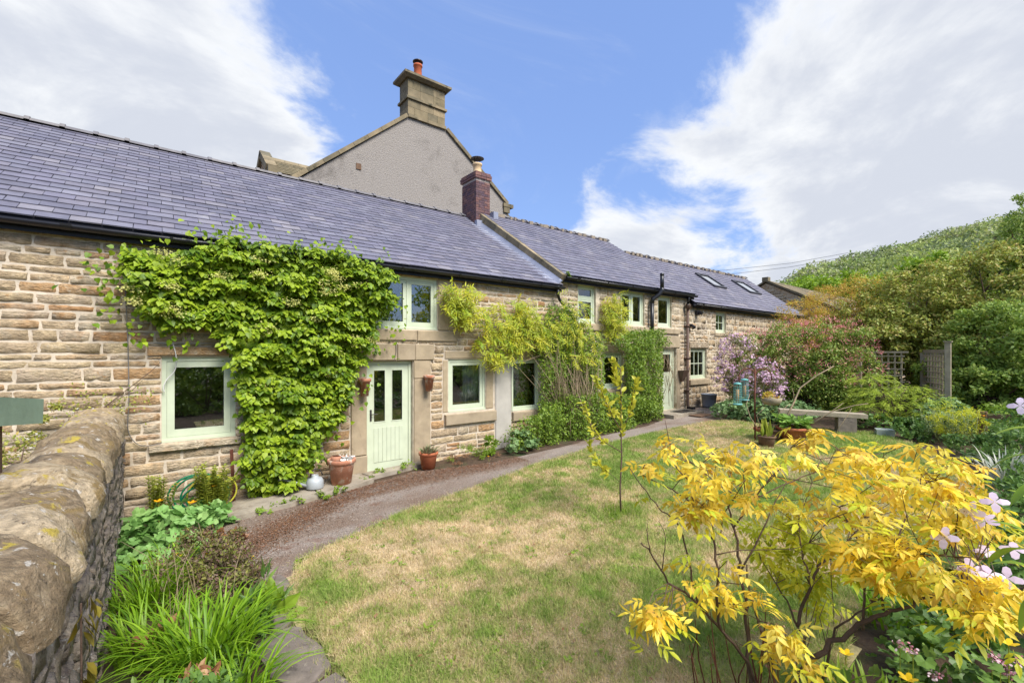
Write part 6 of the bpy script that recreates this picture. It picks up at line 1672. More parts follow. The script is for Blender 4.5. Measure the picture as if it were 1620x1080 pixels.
def straps(name, label, c, n, h, w, mat, spread=.25, cat='plant', group=None, arch=.7, seg=7):
    """arching strap leaves, each a curved ribbon"""
    t = empty(name, (c[0], c[1], float(gz(c[0]))), label, cat, group)
    s = np.linspace(0, 1, seg)
    a = rng.random(n) * 6.283; q = np.sqrt(rng.random(n)) * spread
    bx, by = c[0] + q * np.cos(a) , c[1] + q * np.sin(a)
    a2 = a + rng.normal(0, .7, n); H = h * rng.uniform(.55, 1.1, n); out = H * arch * rng.uniform(.3, 1.2, n)
    X_ = bx[:, None] + (np.cos(a2) * out)[:, None] * s ** 1.6; Y_ = by[:, None] + (np.sin(a2) * out)[:, None] * s ** 1.6
    Z_ = gz(bx)[:, None] + H[:, None] * (s - .42 * s ** 3 * (out / H)[:, None] * 1.3)
    ww = (w * rng.uniform(.7, 1.2, n))[:, None] * np.clip(1.15 - s ** 3, 0, 1) * (1 - s ** 6 * .98)
    px_, py_ = -np.sin(a2)[:, None] * ww / 2, np.cos(a2)[:, None] * ww / 2
    A = np.stack([X_ - px_, Y_ - py_, Z_ + ww * .18], 2); Bq = np.stack([X_ + px_, Y_ + py_, Z_ + ww * .18], 2); Mm = np.stack([X_, Y_, Z_], 2)
    V = np.stack([A, Mm, Bq], 2)                       # n, seg, 3, 3
    idx = np.arange(n * seg * 3).reshape(n, seg, 3)
    F = np.concatenate([np.stack([idx[:, :-1, k], idx[:, :-1, k + 1], idx[:, 1:, k + 1], idx[:, 1:, k]], -1).reshape(-1, 4) for k in (0, 1)])
    d = np.hypot(bx, by + 7.84)
    T = rng.random(n)
    nob = min(n, 90) if d.min() < 7 else 0
    for i in range(nob):
        v = V[i].reshape(-1, 3); ii = np.arange(seg * 3).reshape(seg, 3)
        f = np.concatenate([np.stack([ii[:-1, k], ii[:-1, k + 1], ii[1:, k + 1], ii[1:, k]], -1).reshape(-1, 4) for k in (0, 1)])
        mk('leaf', v, [f], mat, t, T[i], True)
    if n > nob:
        mk('foliage', V[nob:].reshape(-1, 3), [F_ for F_ in [np.concatenate([np.stack([ix[:, :-1, k], ix[:, :-1, k + 1], ix[:, 1:, k + 1], ix[:, 1:, k]], -1).reshape(-1, 4) for k in (0, 1)])] for ix in [np.arange((n - nob) * seg * 3).reshape(n - nob, seg, 3)]] if False else
           [np.concatenate([np.stack([ix[:, :-1, k], ix[:, :-1, k + 1], ix[:, 1:, k + 1], ix[:, 1:, k]], -1).reshape(-1, 4) for k in (0, 1)]) for ix in [np.arange((n - nob) * seg * 3).reshape(n - nob, seg, 3)]],
           mat, t, np.repeat(T[nob:], seg * 3), True, 'stuff')
    return t
straps('daylily', 'arching strap-leaved plant against the garden wall behind the purple herb', (-.02, -2.75, 0), 260, .50, .013, mt['strap'], .26, arch=.9)
straps('daylily', 'bright strap-leaved plant filling the bed corner at the bottom left', (.30, -3.95, 0), 300, .56, .016, mt['strap'], .28, arch=.95)
straps('daylily', 'strap-leaved plant close to the wall foot at the very bottom left', (-.02, -3.55, 0), 160, .50, .013, mt['strap'], .20, arch=.9)
straps('daylily', 'strap-leaved plant leaning over the flagstones at the bottom of the bed', (.40, -4.5, 0), 120, .42, .015, mt['strap'], .2, arch=1.0)
straps('daylily', 'small strap-leaved tuft just below the round-leaved mound', (.10, -2.15, 0), 100, .36, .014, mt['strap'], .24)
def bushlet(name, label, ells, n, size, mat, kind='oval', cat='plant', nobj=0, group=None, nclump=None, clump=.3, shell=.55, up=.6, droop=.1, part='foliage'):
    c = ells[0][0]
    t = empty(name, (c[0], c[1], float(gz(c[0]))), label, cat, group)
    leaves(t, mat, kind, ells, n, size, part, nobj, clump, nclump, shell, up, droop, zmin=lambda X, Y: gz(X) + .01)
    return t
t = bushlet('herb_clump', 'low purplish-green herb clump between the path and the strap leaves', [((.42, -2.45, .16), (.36, .52, .28)), ((.52, -3.0, .14), (.28, .38, .26))], 9000, .034, mt['purple'])
P, O = cloud([((.42, -2.65, .18), (.36, .5, .2))], 40, .2, 20); foliage(t, mt['yelfl'], 'flower4', P, rv(40), rv(40, .4) + [0, 0, 1], .03, None, 'small_flowers')
st_ = MB()
for _ in range(70):
    x, y = .42 + rng.normal(0, .22), -2.7 + rng.normal(0, .32); z = float(gz(x)); st_.tube([(x, y, z), (x + rng.normal(0, .05), y + rng.normal(0, .05), z + .18), (x + rng.normal(0, .12), y + rng.normal(0, .12), z + rng.uniform(.2, .42))], [.003, .0025, .001], 4)
st_.build('stem', mt['bark'], t)
bushlet('heuchera', 'dark purple-brown low leaves right of the round-leaved mound', [((.62, -1.62, .05), (.22, .25, .12))], 240, .055, mt['dry'], 'heart')
bushlet('thistle_plant', 'upright broad green leaves beside the flagstones', [((.72, -3.55, .16), (.13, .14, .22))], 60, .17, mt['geran'], 'lance', nobj=40)
foliage(bpy.data.objects['thistle_plant'], mt['weed'], 'oval', np.array([.72, -3.58, .05]) + rv(46, .07) * [1, 1, .3], rv(46, .5) + [0, 0, .8], rv(46, .3) + [.3, -.6, .6], rng.uniform(.14, .26, 46), None, 'broad_leaves', 46, 'leaf')
bushlet('ground_plant', 'mixed low green plants with dead leaves at the bottom left corner of the bed', [((.15, -4.5, .08), (.42, .5, .16)), ((.2, -5.4, .06), (.5, .6, .14)), ((.5, -3.7, .04), (.25, .3, .1))], 4200, .05, mt['geran'], 'oval', up=1)
bushlet('dead_leaves', 'curled brown dead leaves among the strap leaves at bottom left', [((.12, -3.55, .06), (.22, .25, .08)), ((.25, -4.4, .10), (.15, .15, .1))], 240, .07, mt['dry'], 'oval', nobj=60)
# dry arching flower stalks
t = empty('grass_stalks', (.2, -3.2, .2), 'thin dry arching stalks over the strap leaves', 'stalks')
st_ = MB()
for _ in range(14):
    x, y = rng.uniform(-.05, .5), rng.uniform(-3.8, -2.6); dx, dy = rng.normal(0, .22, 2); z = float(gz(x)) + .12
    MB().tube([(x, y, z), (x + dx * .3, y + dy * .3, z + .33), (x + dx * .8, y + dy * .8, z + .46), (x + dx * 1.3, y + dy * 1.3, z + .43)], [.002, .0018, .0014, .001], 4).build('stalk', mt['bark_pale'], t)
# creeper up the inner face of the garden wall
t = empty('wall_creeper', (-.26, -5.0, .1), 'sparse olive-bronze creeper on the inner face of the garden wall', 'creeper')
q = []
for z in np.linspace(.15, 1.12, 15): q.append([-.225 + rng.normal(0, .012), -5.2 + rng.normal(0, .03), z + rng.normal(0, .02)])
P = np.repeat(np.array(q), 5, 0) + rv(75, .022) * [.5, 1, 1]
foliage(t, mt['olive'], 'oval', P, np.array([.4, 0, -1]) + rv(75, .35), np.array([1, 0, .3]) + rv(75, .3), rng.uniform(.05, .10, 75), None, 'foliage', 75, 'leaf')
MB().tube([(-.24, -5.2, .0), (-.235, -5.18, .5), (-.235, -5.22, 1.15)], .004, 5).build('stem', mt['bark'], t)
# white-flowered shrub behind the garden wall
t = empty('flowering_shrub', (-1.3, -1.2, .3), 'small-leaved shrub with white flowers behind the garden wall', 'shrub')
E1 = [((-1.25, -1.0, .85), (.55, .8, .50)), ((-1.3, -2.2, .95), (.5, .8, .55)), ((-1.75, -.9, .8), (.6, .6, .5)), ((-.75, -.35, 1.25), (.42, .22, .32)), ((-1.35, -3.3, .75), (.5, .6, .5))]
leaves(t, mt['coto'], 'oval', E1, 13000, .034, clump=.28, shell=.5)
P, O = cloud(E1, 650, .25, 60, .85); foliage(t, mt['whitefl'], 'flower4', P, rv(len(P)), O + rv(len(P), .4), rng.uniform(.02, .036, len(P)), None, 'flowers')
Pw = np.stack([rng.uniform(-.9, .0, 260), -.10 - rng.random(260) * .12, 1.55 + rng.normal(0, .10, 260)], 1); Pw[:, 2] += .25 * np.clip(Pw[:, 0] + .3, 0, .3)
foliage(t, mt['coto'], 'oval', Pw, rv(260), rv(260, .6) + [0, -1, .5], .035, None, 'trailing_sprigs')
branches(t, (-1.3, -1.5, .2), [(-1.1, -.6, 1.2), (-1.5, -2.2, 1.3), (-1.8, -.8, 1.2), (-.7, -.35, 1.5), (-1.2, -3.1, 1.1)], .015, mt['bark'])
st_ = MB()
for (x, z) in ((-.35, 1.62), (-.2, 1.72), (-.02, 1.95)): st_.tube([(-.6, -.2, 1.4), (x, -.14, z), (x + .1, -.12, z + .12)], [.005, .004, .002], 4)
st_.build('sprig', mt['bark'], t)
# --- plants against the cottage foot, right of the door
bushlet('weed_patch', 'straggly grassy weeds and dry leaves at the wall foot under the third window', [((4.75, -.45, .22), (.42, .22, .22)), ((5.25, -.45, .2), (.3, .22, .16))], 1500, .045, mt['weed'], 'lance')
bushlet('weed_patch', 'brown dry plant litter at the wall foot right of the succulent pot', [((4.45, -.42, .16), (.30, .18, .12)), ((5.0, -.62, .16), (.5, .14, .07))], 900, .04, mt['dry'], 'lance')
lobed_clump('geranium', 'rounded green cut-leaved plant at the wall foot under the cement patch', [((5.95, -.62, .35), (.34, .26, .24))], 300, .085, mt['aqui'], 60)
bushlet('weed_patch', 'upright leafy green weed left of the cut-leaved plant', [((5.35, -.42, .42), (.20, .16, .30))], 700, .05, mt['weed'])
poppy(4.98, -.82, .24, 'tiny orange flower at the path edge below the third window', .02)
# --- far door area
MB().box(12.0, 12.7, -1.15, -.78, .405, .43).build('door_mat', mt['wood_brown']); tag(bpy.data.objects['door_mat'], 'dark flat door mat on the path before the far green door', 'door mat')
o = MB().box(11.9, 12.65, -.62, -.25, .477, .492).build('door_mat', mt['black']); tag(o, 'dark mat on the step under the far green door', 'door mat')
t = empty('bucket', (13.98, -.32, .46), 'grey plastic bucket standing under the small-paned window', 'bucket')
MB().lathe((13.98, -.32, float(gz(14))), [(0, 0), (.19, 0), (.235, .40), (.25, .405), (.25, .43), (.235, .43), (.2, .05)], 24).build('body', mt['grey_plastic'], t, True)
t = empty('wall_planter', (12.86, -.1, 1.4), 'dark half-cone planter fixed to the wall beside the iron downpipe', 'planter')
MB().add([(12.66, -.04, 1.66), (12.98, -.04, 1.66), (12.98, -.24, 1.66), (12.66, -.24, 1.66), (12.77, -.04, 1.32), (12.87, -.04, 1.32), (12.87, -.10, 1.32), (12.77, -.10, 1.32)], [[(4, 5, 1, 0), (5, 6, 2, 1), (6, 7, 3, 2), (7, 4, 0, 3), (4, 7, 6, 5)]]).build('body', mt['iron'], t)
o = MB().box(13.05, 13.2, -.3, -.1, .45, .53).build('drain_cover', mt['black']); tag(o, 'small black drain fitting at the foot of the iron downpipe', 'drain')

# --- things inside the windows
def room_item(name, label, cat, builder):
    t = empty(name, builder[0], label, cat); return t
o = MB().obox((4.00, .22, 2.92), (.10, 0, 0), (0, .012, 0), (.045, 0, .17)).build('pine_board', mt['boardwood']); tag(o, 'tan wooden board leaning inside the upstairs window', 'board')
MB().obox((3.55, .30, 2.80), (.06, 0, 0), (0, .04, 0), (0, 0, .04)).build('trinket_box', mt['boardwood']); tag(bpy.data.objects['trinket_box'], 'small wooden box inside the upstairs window beside the leaning board', 'box')
def curtain(x0, x1, z0, z1, y, label):
    n = 24; X = np.linspace(x0, x1, n); Yc = y + .02 * np.sin(np.arange(n) * 1.6)
    V = [(a, b_, z) for z in (z0, z1) for a, b_ in zip(X, Yc)]
    o = mk('curtain', V, [[(i, i + 1, n + i + 1, n + i) for i in range(n - 1)]], mt['curtain'], None, .5, True)
    md = o.modifiers.new('thick', 'SOLIDIFY'); md.thickness = .004
    tag(o, label, 'curtain')
curtain(5.02, 5.46, 1.0, 2.1, .15, 'pale grey curtain inside the right half of the window right of the door')
curtain(6.22, 6.5, .9, 2.1, .15, 'pale curtain at the left inside the window beside the cement patch')
curtain(10.5, 10.98, 2.9, 3.95, .17, 'pale blind inside the right casement of the double upstairs window')
curtain(8.3, 8.9, 2.9, 3.6, .18, 'pale blind inside the transom window of the middle cottage')
curtain(11.7, 12.3, 2.9, 3.9, .17, 'pale blind inside the upstairs window beside the vent pipe')
t = empty('orchid', (6.62, .24, .95), 'white potted orchid with purple flower inside the window by the cement patch', 'orchid')
MB().lathe((6.72, .24, .99), [(0, 0), (.05, 0), (.065, .13), (.055, .13)], 16).build('pot_body', mt['white'], t, True)
MB().tube([(6.72, .24, 1.1), (6.66, .23, 1.32), (6.55, .21, 1.42)], .004, 4).build('stem', mt['fern'], t)
foliage(t, mt['clemfl'], 'petal', np.tile([6.54, .18, 1.40], (6, 1)), np.stack([np.cos(np.arange(6) * 1.05), np.zeros(6), np.sin(np.arange(6) * 1.05)], 1), np.tile([0, -1., 0], (6, 1)), .06, None, 'flower')
foliage(t, mt['geran'], 'lance', np.array([6.72, .24, 1.1]) + rv(14, .01), rv(14, .6) + [0, 0, .5], rv(14, .4) + [0, -1, .5], .16, None, 'leaves')
t = empty('window_posy', (.72, .17, 1.06), 'small pink and white flowers inside the left window', 'flowers')
foliage(t, mt['pinkfl'], 'petal', np.array([.80, .17, 1.12]) + rv(12, .015), rv(12), rv(12), .05, None, 'pink_flower')
foliage(t, mt['whitefl'], 'petal', np.array([.73, .17, 1.10]) + rv(10, .012), rv(10), rv(10), .045, None, 'white_flower')
foliage(t, mt['green_lt'], 'petal', np.array([.64, .17, 1.08]) + rv(10, .015), rv(10), rv(10), .05, None, 'green_flower')
t = empty('window_plant', (5.2, .2, 1.1), 'leafy pot plant inside the window right of the door', 'plant')
foliage(t, mt['variegated'], 'oval', np.array([5.22, .17, 1.15]) + rv(40, .035) * [1.8, .6, .8], rv(40), rv(40) + [0, -1, 0], .05, None, 'leaves')
o = MB().lathe((4.78, .2, 1.08), [(0, 0), (.05, .0), (.06, .05), (.05, .13), (.02, .15)], 12).build('woven_basket', mt['boardwood']); tag(o, 'small brown woven basket inside the window right of the door', 'basket')

# ================================================================ right-hand garden
# bird feeder station
t = empty('bird_feeder_pole', (9.95, -3.5, float(gz(9.95))), 'rusty iron pole with two curved arms standing in the lawn by the pots', 'feeder pole')
z0 = float(gz(9.95))
MB().tube([(9.95, -3.5, z0), (9.93, -3.5, 1.2), (9.95, -3.5, 1.86)], .017, 8).build('pole', mt['rust'], t, True)
for sx, nm in ((-1, 0), (1, 1)):
    P = [(9.95 + sx * (.17 - .17 * math.cos(a)) * .78, -3.5 - sx * (.17 - .17 * math.cos(a)) * .62, 1.70 + .17 * math.sin(a)) for a in np.linspace(0, 3.14, 14)]
    P += [(P[-1][0] + sx * .01, P[-1][1], P[-1][2] - .08)]
    MB().tube(P, .013, 6).build('arm', mt['rust'], t, True)
def feeder(c, lab, h=.40, r=.075):
    t = empty('bird_feeder', c, lab, 'bird feeder', 'turquoise wire bird feeders')
    x, y, z = c
    q = MB()
    for k in range(14):
        a = 2 * math.pi * k / 14; q.tube([(x + r * math.cos(a), y + r * math.sin(a), z), (x + r * math.cos(a), y + r * math.sin(a), z + h)], .003, 4, cap=False)
    for k in range(9):
        q.tube([(x + r * math.cos(a), y + r * math.sin(a), z + h * k / 8) for a in np.linspace(0, 6.28, 15)], .003, 4, cap=False)
    q.build('wire_cage', mt['turq'], t)
    MB().lathe(c, [(0, h), (r * 1.1, h), (r * .9, h + .035), (.01, h + .05)], 16).lathe(c, [(0, -.03), (r * 1.25, -.025), (r * 1.25, .0), (0, .0)], 16).build('lid', mt['turq'], t, True)
    MB().lathe(c, [(0, .04), (.035, .04), (.035, h * .75), (0, h * .75)], 12).build('seed_tube', mt['boardwood'], t, True)
    MB().tube([(x, y, z + h + .04), (x, y, z + h + .09)], .003, 4).build('hook', mt['steel'], t)
feeder((9.70, -3.25, 1.13), 'turquoise wire bird feeder hanging left of the iron pole, nearer one'); feeder((10.02, -3.25, 1.20), 'turquoise wire bird feeder just left of the pole, behind the first')
t = empty('hanging_basket', (10.05, -3.78, 1.14), 'shallow hanging bowl of yellow and orange plants on the right arm of the pole', 'hanging basket')
MB().lathe((10.05, -3.78, 1.14), [(0, -.02), (.14, -.01), (.185, .06), (.20, .13), (.19, .135), (.17, .07)], 20).build('bowl', mt['wood_grey'], t, True)
for a in (0, 2.1, 4.2): MB().tube([(10.05 + .19 * math.cos(a), -3.78 + .19 * math.sin(a), 1.27), (10.16, -3.63, 1.68)], .003, 4).build('chain', mt['steel'], t)
leaves(t, mt['orange'], 'oval', [((10.05, -3.78, 1.30), (.15, .15, .07))], 260, .05, nclump=8, clump=.5)
# pots in the lawn
def pz(x): return float(gz(x)) + .02
t = pot('terracotta_pot', (10.42, -4.05, pz(10.4)), .30, .32, 'wide terracotta pot of large green hosta leaves on the lawn', mt['terra'], taper=.66)
n = 150; a = rng.random(n) * 6.28; rr = np.sqrt(rng.random(n)) * .30
foliage(t, mt['green_lt'], 'oval', np.stack([10.42 + rr * np.cos(a) * .8, -4.05 + rr * np.sin(a) * .8, pz(10.4) + .34 + rng.random(n) * .14], 1), np.stack([np.cos(a), np.sin(a), np.full(n, .25)], 1) + rv(n, .3), rv(n, .3) + [0, 0, 1], rng.uniform(.13, .22, n), None, 'foliage', 60, 'leaf')
t = pot('terracotta_pot', (10.22, -3.72, pz(10.2)), .20, .26, 'brownish glazed pot with dry stems between the iron pole and the wide pot', mt['wood_brown'], taper=.8)
MB().lathe((10.35, -3.52, pz(10.3) + .16), [(.17, 0), (.22, .03), (.22, .07), (.16, .08)], 18).build('clay_ring', mt['terra'], t, True)
leaves(t, mt['variegated'], 'oval', [((10.22, -3.72, pz(10.2) + .33), (.14, .14, .08))], 90, .05, nclump=5, clump=.5)
t2 = pot('terracotta_pot', (9.65, -3.85, pz(9.6)), .16, .22, 'small dark pot with upright stalks left of the iron pole base', mt['wood_brown'], taper=.8)
foliage(t2, mt['fern'], 'lance', np.array([9.65, -3.85, pz(9.6) + .2]) + rv(24, .05) * [1, 1, .1], rv(24, .12) + [0, 0, 1], rv(24), rng.uniform(.2, .4, 24), None, 'leaves', 0)
# dry branching stems rising from the pots
t = empty('dry_stems', (10.3, -3.8, .6), 'pale bare branching stems standing behind the wide terracotta pot', 'stems')
for pts, r in (([(10.45, -3.85, .70), (10.75, -3.95, 1.15), (10.95, -4.0, 1.45), (11.15, -4.25, 1.72), (11.35, -4.5, 1.92)], .022), ([(10.75, -3.95, 1.15), (10.72, -3.95, 1.35), (10.7, -3.93, 1.45)], .010),
               ([(10.5, -4.2, .62), (10.8, -4.6, 1.0), (11.0, -4.95, 1.15), (11.1, -5.15, 1.2)], .014), ([(10.8, -4.6, 1.0), (11.05, -4.75, 1.18)], .008), ([(9.6, -3.8, .55), (9.5, -3.6, .9), (9.55, -3.5, 1.15), (9.72, -3.5, 1.35)], .010),
               ([(9.6, -3.8, .55), (9.55, -3.7, .95), (9.7, -3.8, 1.1)], .007), ([(10.2, -3.7, .6), (10.25, -3.85, .95), (10.4, -4.0, 1.15)], .009), ([(11.0, -4.6, .5), (11.3, -4.75, .9), (11.4, -4.8, 1.05)], .010)):
    MB().tube(pts, np.linspace(r, r * .45, len(pts)), 6).build('stem', mt['bark_pale'], t, True)
# bench
t = empty('stone_bench', (12.9, -3.7, .4), 'long weathered plank bench on a stone block at the back of the lawn', 'bench')
A_, B_ = np.array([12.42, -4.78, .80]), np.array([11.60, -3.32, .84])
MB().bar(A_, B_, .34, .09).build('seat', mt['wood_grey'], t)
MB().obox((12.24, -4.46, .575), (.15, .08, 0), (-.08, .15, 0), (0, 0, .178)).build('leg', mt['slab'], t); MB().obox((11.74, -3.58, .59), (.15, .08, 0), (-.08, .15, 0), (0, 0, .20)).build('leg', mt['slab'], t)
o = MB().obox((12.40, -5.12, .47), (.13, .05, 0), (-.07, .14, 0), (0, 0, .085)).build('stone_block', mt['paleblock']); tag(o, 'low blue-grey block on the grass at the right end of the bench', 'block')

# trellis
t = empty('trellis', (15.7, -5.2, .55), 'weathered wooden garden trellis with a tall capped post', 'trellis')
def trellis_panel(p, q, z0, z1, nv, nh, nm='slat'):
    p, q = np.array(p, float), np.array(q, float)
    for i in range(nv):
        c = p + (q - p) * (i + .5) / nv
        MB().obox((c[0], c[1], (z0 + z1) / 2), (.016, 0, 0), (0, .016, 0), (0, 0, (z1 - z0) / 2), .2).build(nm, mt['wood_grey'], t)
    d = (q - p) / np.linalg.norm(q - p); nrm = np.array([-d[1], d[0]])
    for k in range(nh):
        z = z0 + (z1 - z0) * (k + .5) / nh
        c = (p + q) / 2 + nrm * .022
        MB().obox((c[0], c[1], z), (d[0] * np.linalg.norm(q - p) / 2, d[1] * np.linalg.norm(q - p) / 2, 0), (nrm[0] * .007, nrm[1] * .007, 0), (0, 0, .016), .7).build(nm, mt['wood_grey'], t)
PT = (15.25, -5.72)
def post(x, y, z0, z1, w=.055, cap=True):
    MB().box(x - w, x + w, y - w, y + w, z0, z1, random.random()).build('post', mt['wood_grey'], t)
    if cap: MB().add([(x - w * 1.4, y - w * 1.4, z1), (x + w * 1.4, y - w * 1.4, z1), (x + w * 1.4, y + w * 1.4, z1), (x - w * 1.4, y + w * 1.4, z1), (x - w * 1.4, y - w * 1.4, z1 + .03), (x + w * 1.4, y - w * 1.4, z1 + .03), (x + w * 1.4, y + w * 1.4, z1 + .03), (x - w * 1.4, y + w * 1.4, z1 + .03)],
                     [[(0, 1, 5, 4), (1, 2, 6, 5), (2, 3, 7, 6), (3, 0, 4, 7), (4, 5, 6, 7)]]).build('post_cap', mt['wood_grey'], t)
post(15.25, -5.72, .4, 2.46); post(17.1, -4.95, .5, 2.2, cap=False); post(16.6, -3.6, .5, 2.3, cap=False)
trellis_panel((15.45, -5.62), (16.95, -5.0), .62, 2.20, 7, 11)
MB().bar((15.3, -5.70, 2.24), (17.1, -4.97, 2.24), .05, .09).build('top_rail', mt['wood_grey'], t)
trellis_panel((15.55, -4.85), (15.45, -4.05), 1.0, 2.2, 6, 7)
MB().bar((15.56, -4.92, 2.22), (15.44, -4.0, 2.22), .05, .05).build('top_rail', mt['wood_grey'], t)
# low fence post with rail at the right
t = empty('fence_post', (14.6, -6.95, .5), 'short brown timber post with a rail at the right edge of the garden', 'fence')
MB().box(12.72, 12.86, -6.62, -6.48, .3, 1.05).build('post', mt['wood_brown'], t); MB().bar((12.8, -6.6, .96), (12.9, -8.6, 1.08), .05, .09).build('rail', mt['wood_brown'], t)

# hedge / honeysuckle
def shrub(name, label, ells, n, size, mat, kind='oval', cat='shrub', tips=True, r0=.03, trunk=None, clump=.2, shell=.72, up=.6, droop=.3, group=None, nclump=None, wild=.5, nobj=0):
    c0 = np.mean([e[0] for e in ells], 0) if trunk is None else trunk
    b_ = (c0[0], c0[1], float(gz(c0[0])))
    t = empty(name, b_, label, cat, group)
    leaves(t, mat, kind, ells, n, size, 'foliage', nobj, clump, nclump, shell, up, droop, zmin=lambda X, Y: gz(X) + .02, wild=wild)
    tp = [np.array(e[0]) + rv(1, .35)[0] * np.array(e[1]) + [0, 0, e[1][2] * .3] for e in ells for _ in range(4)]
    branches(t, b_, tp, r0, mt['bark'])
    return t
HE = [((13.9, -1.75, 1.55), (.7, .65, 1.25)), ((14.4, -2.45, 1.85), (.8, .7, 1.25)), ((14.8, -3.2, 1.85), (.8, .75, 1.3)), ((15.0, -3.8, 1.75), (.62, .62, 1.25)), ((15.0, -3.1, 1.1), (.7, 1.1, .8))]
t = shrub('honeysuckle_hedge', 'rounded honeysuckle hedge dotted with pink flowers behind the bench', HE, 42000, .066, mt['honey'], clump=.22, shell=.66)
P, O = cloud([(c, (r[0] * 1.10, r[1] * 1.10, r[2] * 1.08)) for c, r in HE[:4]], 8500, .08, 420, .97)
k = (P[:, 2] > 1.3); P, O = P[k], O[k]
foliage(t, mt['pinkfl'], 'lance', P, O + rv(len(P), .8), rv(len(P)), rng.uniform(.055, .095, len(P)), None, 'flowers')
CE = [((12.9, -1.65, 2.1), (.55, .45, .65)), ((12.75, -1.5, 1.5), (.4, .35, .4)), ((13.0, -2.35, 1.45), (.45, .45, .60)), ((12.85, -2.6, 1.25), (.4, .35, .45))]
t = shrub('clematis', 'mass of lilac-pink clematis flowers at the end of the far cottage', CE, 6000, .045, mt['clem'], clump=.3, r0=.012, cat='climbing plant')
P, O = cloud(CE, 2000, .26, 75, .9, .2); foliage(t, mt['clemfl'], 'flower4', P, rv(len(P)), O + rv(len(P), .5) + [-.5, -.5, 0], rng.uniform(.04, .075, len(P)), None, 'flowers')
# juniper-like spreading conifer
t = empty('juniper', (13.9, -5.0, .48), 'low spreading juniper with flat layered green fronds in front of the trellis', 'conifer')
tiers = [((13.75, -4.55, 1.62), (.42, .42, .10)), ((13.6, -4.75, 1.32), (.5, .5, .10)), ((13.95, -5.2, 1.42), (.45, .38, .09)), ((13.9, -5.55, 1.22), (.55, .45, .09)), ((13.5, -5.0, 1.08), (.55, .55, .10)), ((13.7, -4.4, 1.0), (.55, .55, .12)), ((13.9, -5.5, .92), (.5, .5, .1)), ((13.5, -4.9, .8), (.5, .6, .14)), ((14.2, -4.6, 1.2), (.4, .5, .3))]
PP, YY, ZZ = [], [], []
mb = MB()
for c, r in tiers:
    nf = 90
    for _ in range(nf):
        a = rng.random() * 6.28; rr = math.sqrt(rng.random())
        o_ = np.array(c) + [r[0] * rr * math.cos(a), r[1] * rr * math.sin(a), r[2] * (rng.normal(0, .5) - rr * .8)]
        d = np.array([math.cos(a), math.sin(a), -.25]) + rv(1, .25)[0]; d /= np.linalg.norm(d)
        L_ = rng.uniform(.10, .2); m_ = 12
        s = np.cross(d, [0, 0, 1.]); s /= np.linalg.norm(s)
        for i in range(m_):
            f = i / m_; sg = 1 if i % 2 else -1
            PP.append(o_ + d * L_ * f + [0, 0, -.25 * L_ * f * f]); YY.append(d * .8 + s * sg * (1 - f * .5)); ZZ.append([0, 0, 1.])
    mb.tube([(13.9, -5.0, .45), ((13.9 + c[0]) / 2, (-5.0 + c[1]) / 2, c[2] * .75 + .1), c], [.03, .02, .008], 5)
PP, YY, ZZ = np.array(PP), np.array(YY), np.array(ZZ)
foliage(t, mt['juni'], 'lance', PP, YY, ZZ + rv(len(PP), .2), rng.uniform(.05, .085, len(PP)), None, 'foliage'); mb.build('stem', mt['bark'], t, True)
# big shrubs on the right
BE = [((18.9, -4.5, 3.4), (1.7, 1.5, 1.7)), ((19.4, -6.2, 3.5), (1.7, 1.6, 1.75)), ((17.8, -3.6, 2.6), (1.2, 1.2, 1.4)), ((18.4, -5.2, 2.4), (1.3, 1.3, 1.2))]
shrub('cotoneaster', 'very large arching shrub with bronze-tinged leaves towering over the trellis', BE, 56000, .095, mt['coto'], clump=.17, shell=.70, r0=.06, cat='tree')
BE2 = [((17.5, -6.35, 2.3), (1.1, 1.0, 1.3)), ((16.9, -7.2, 1.9), (.9, .9, 1.3)), ((16.6, -6.3, 1.2), (.8, .8, .9)), ((17.2, -5.3, 1.4), (.7, .7, .9))]
shrub('garden_shrub', 'dark leafy shrub to the right of the trellis post', BE2, 34000, .095, mt['cotodk'], clump=.2, shell=.66, r0=.04)
BE3 = [((20.6, -6.75, 4.7), (.8, .8, 2.2)), ((20.6, -7.9, 4.3), (1.2, 1.1, 2.2))]
shrub('leafy_tree', 'dark green tree rising at the right edge of the picture', BE3, 26000, .085, mt['cotodk'], cat='tree', clump=.2, r0=.10)
OE = [((18.1, -2.5, 3.65), (1.0, 1.0, .85)), ((17.0, -1.9, 3.25), (.8, .8, .7)), ((18.9, -3.0, 4.0), (.9, .8, .75)), ((16.6, -2.3, 2.7), (.7, .7, .6))]
shrub('orange_shrub', 'orange and gold tinted shrub above the honeysuckle hedge', OE, 20000, .085, mt['orange'], 'lance', clump=.25, shell=.7, r0=.03)
# hedge fill behind everything on the right, to the hill
shrub('boundary_hedge', 'dense green hedge far behind the honeysuckle and beside the barn', [((22.5, -3.5, 2.3), (2.2, 2.6, 1.9)), ((22.0, -7.0, 2.5), (2.0, 2.6, 2.2)), ((25.0, -1.2, 2.2), (2.4, 1.8, 1.5))], 20000, .14, mt['cotodk'], clump=.2, shell=.7, r0=.05, cat='hedge')
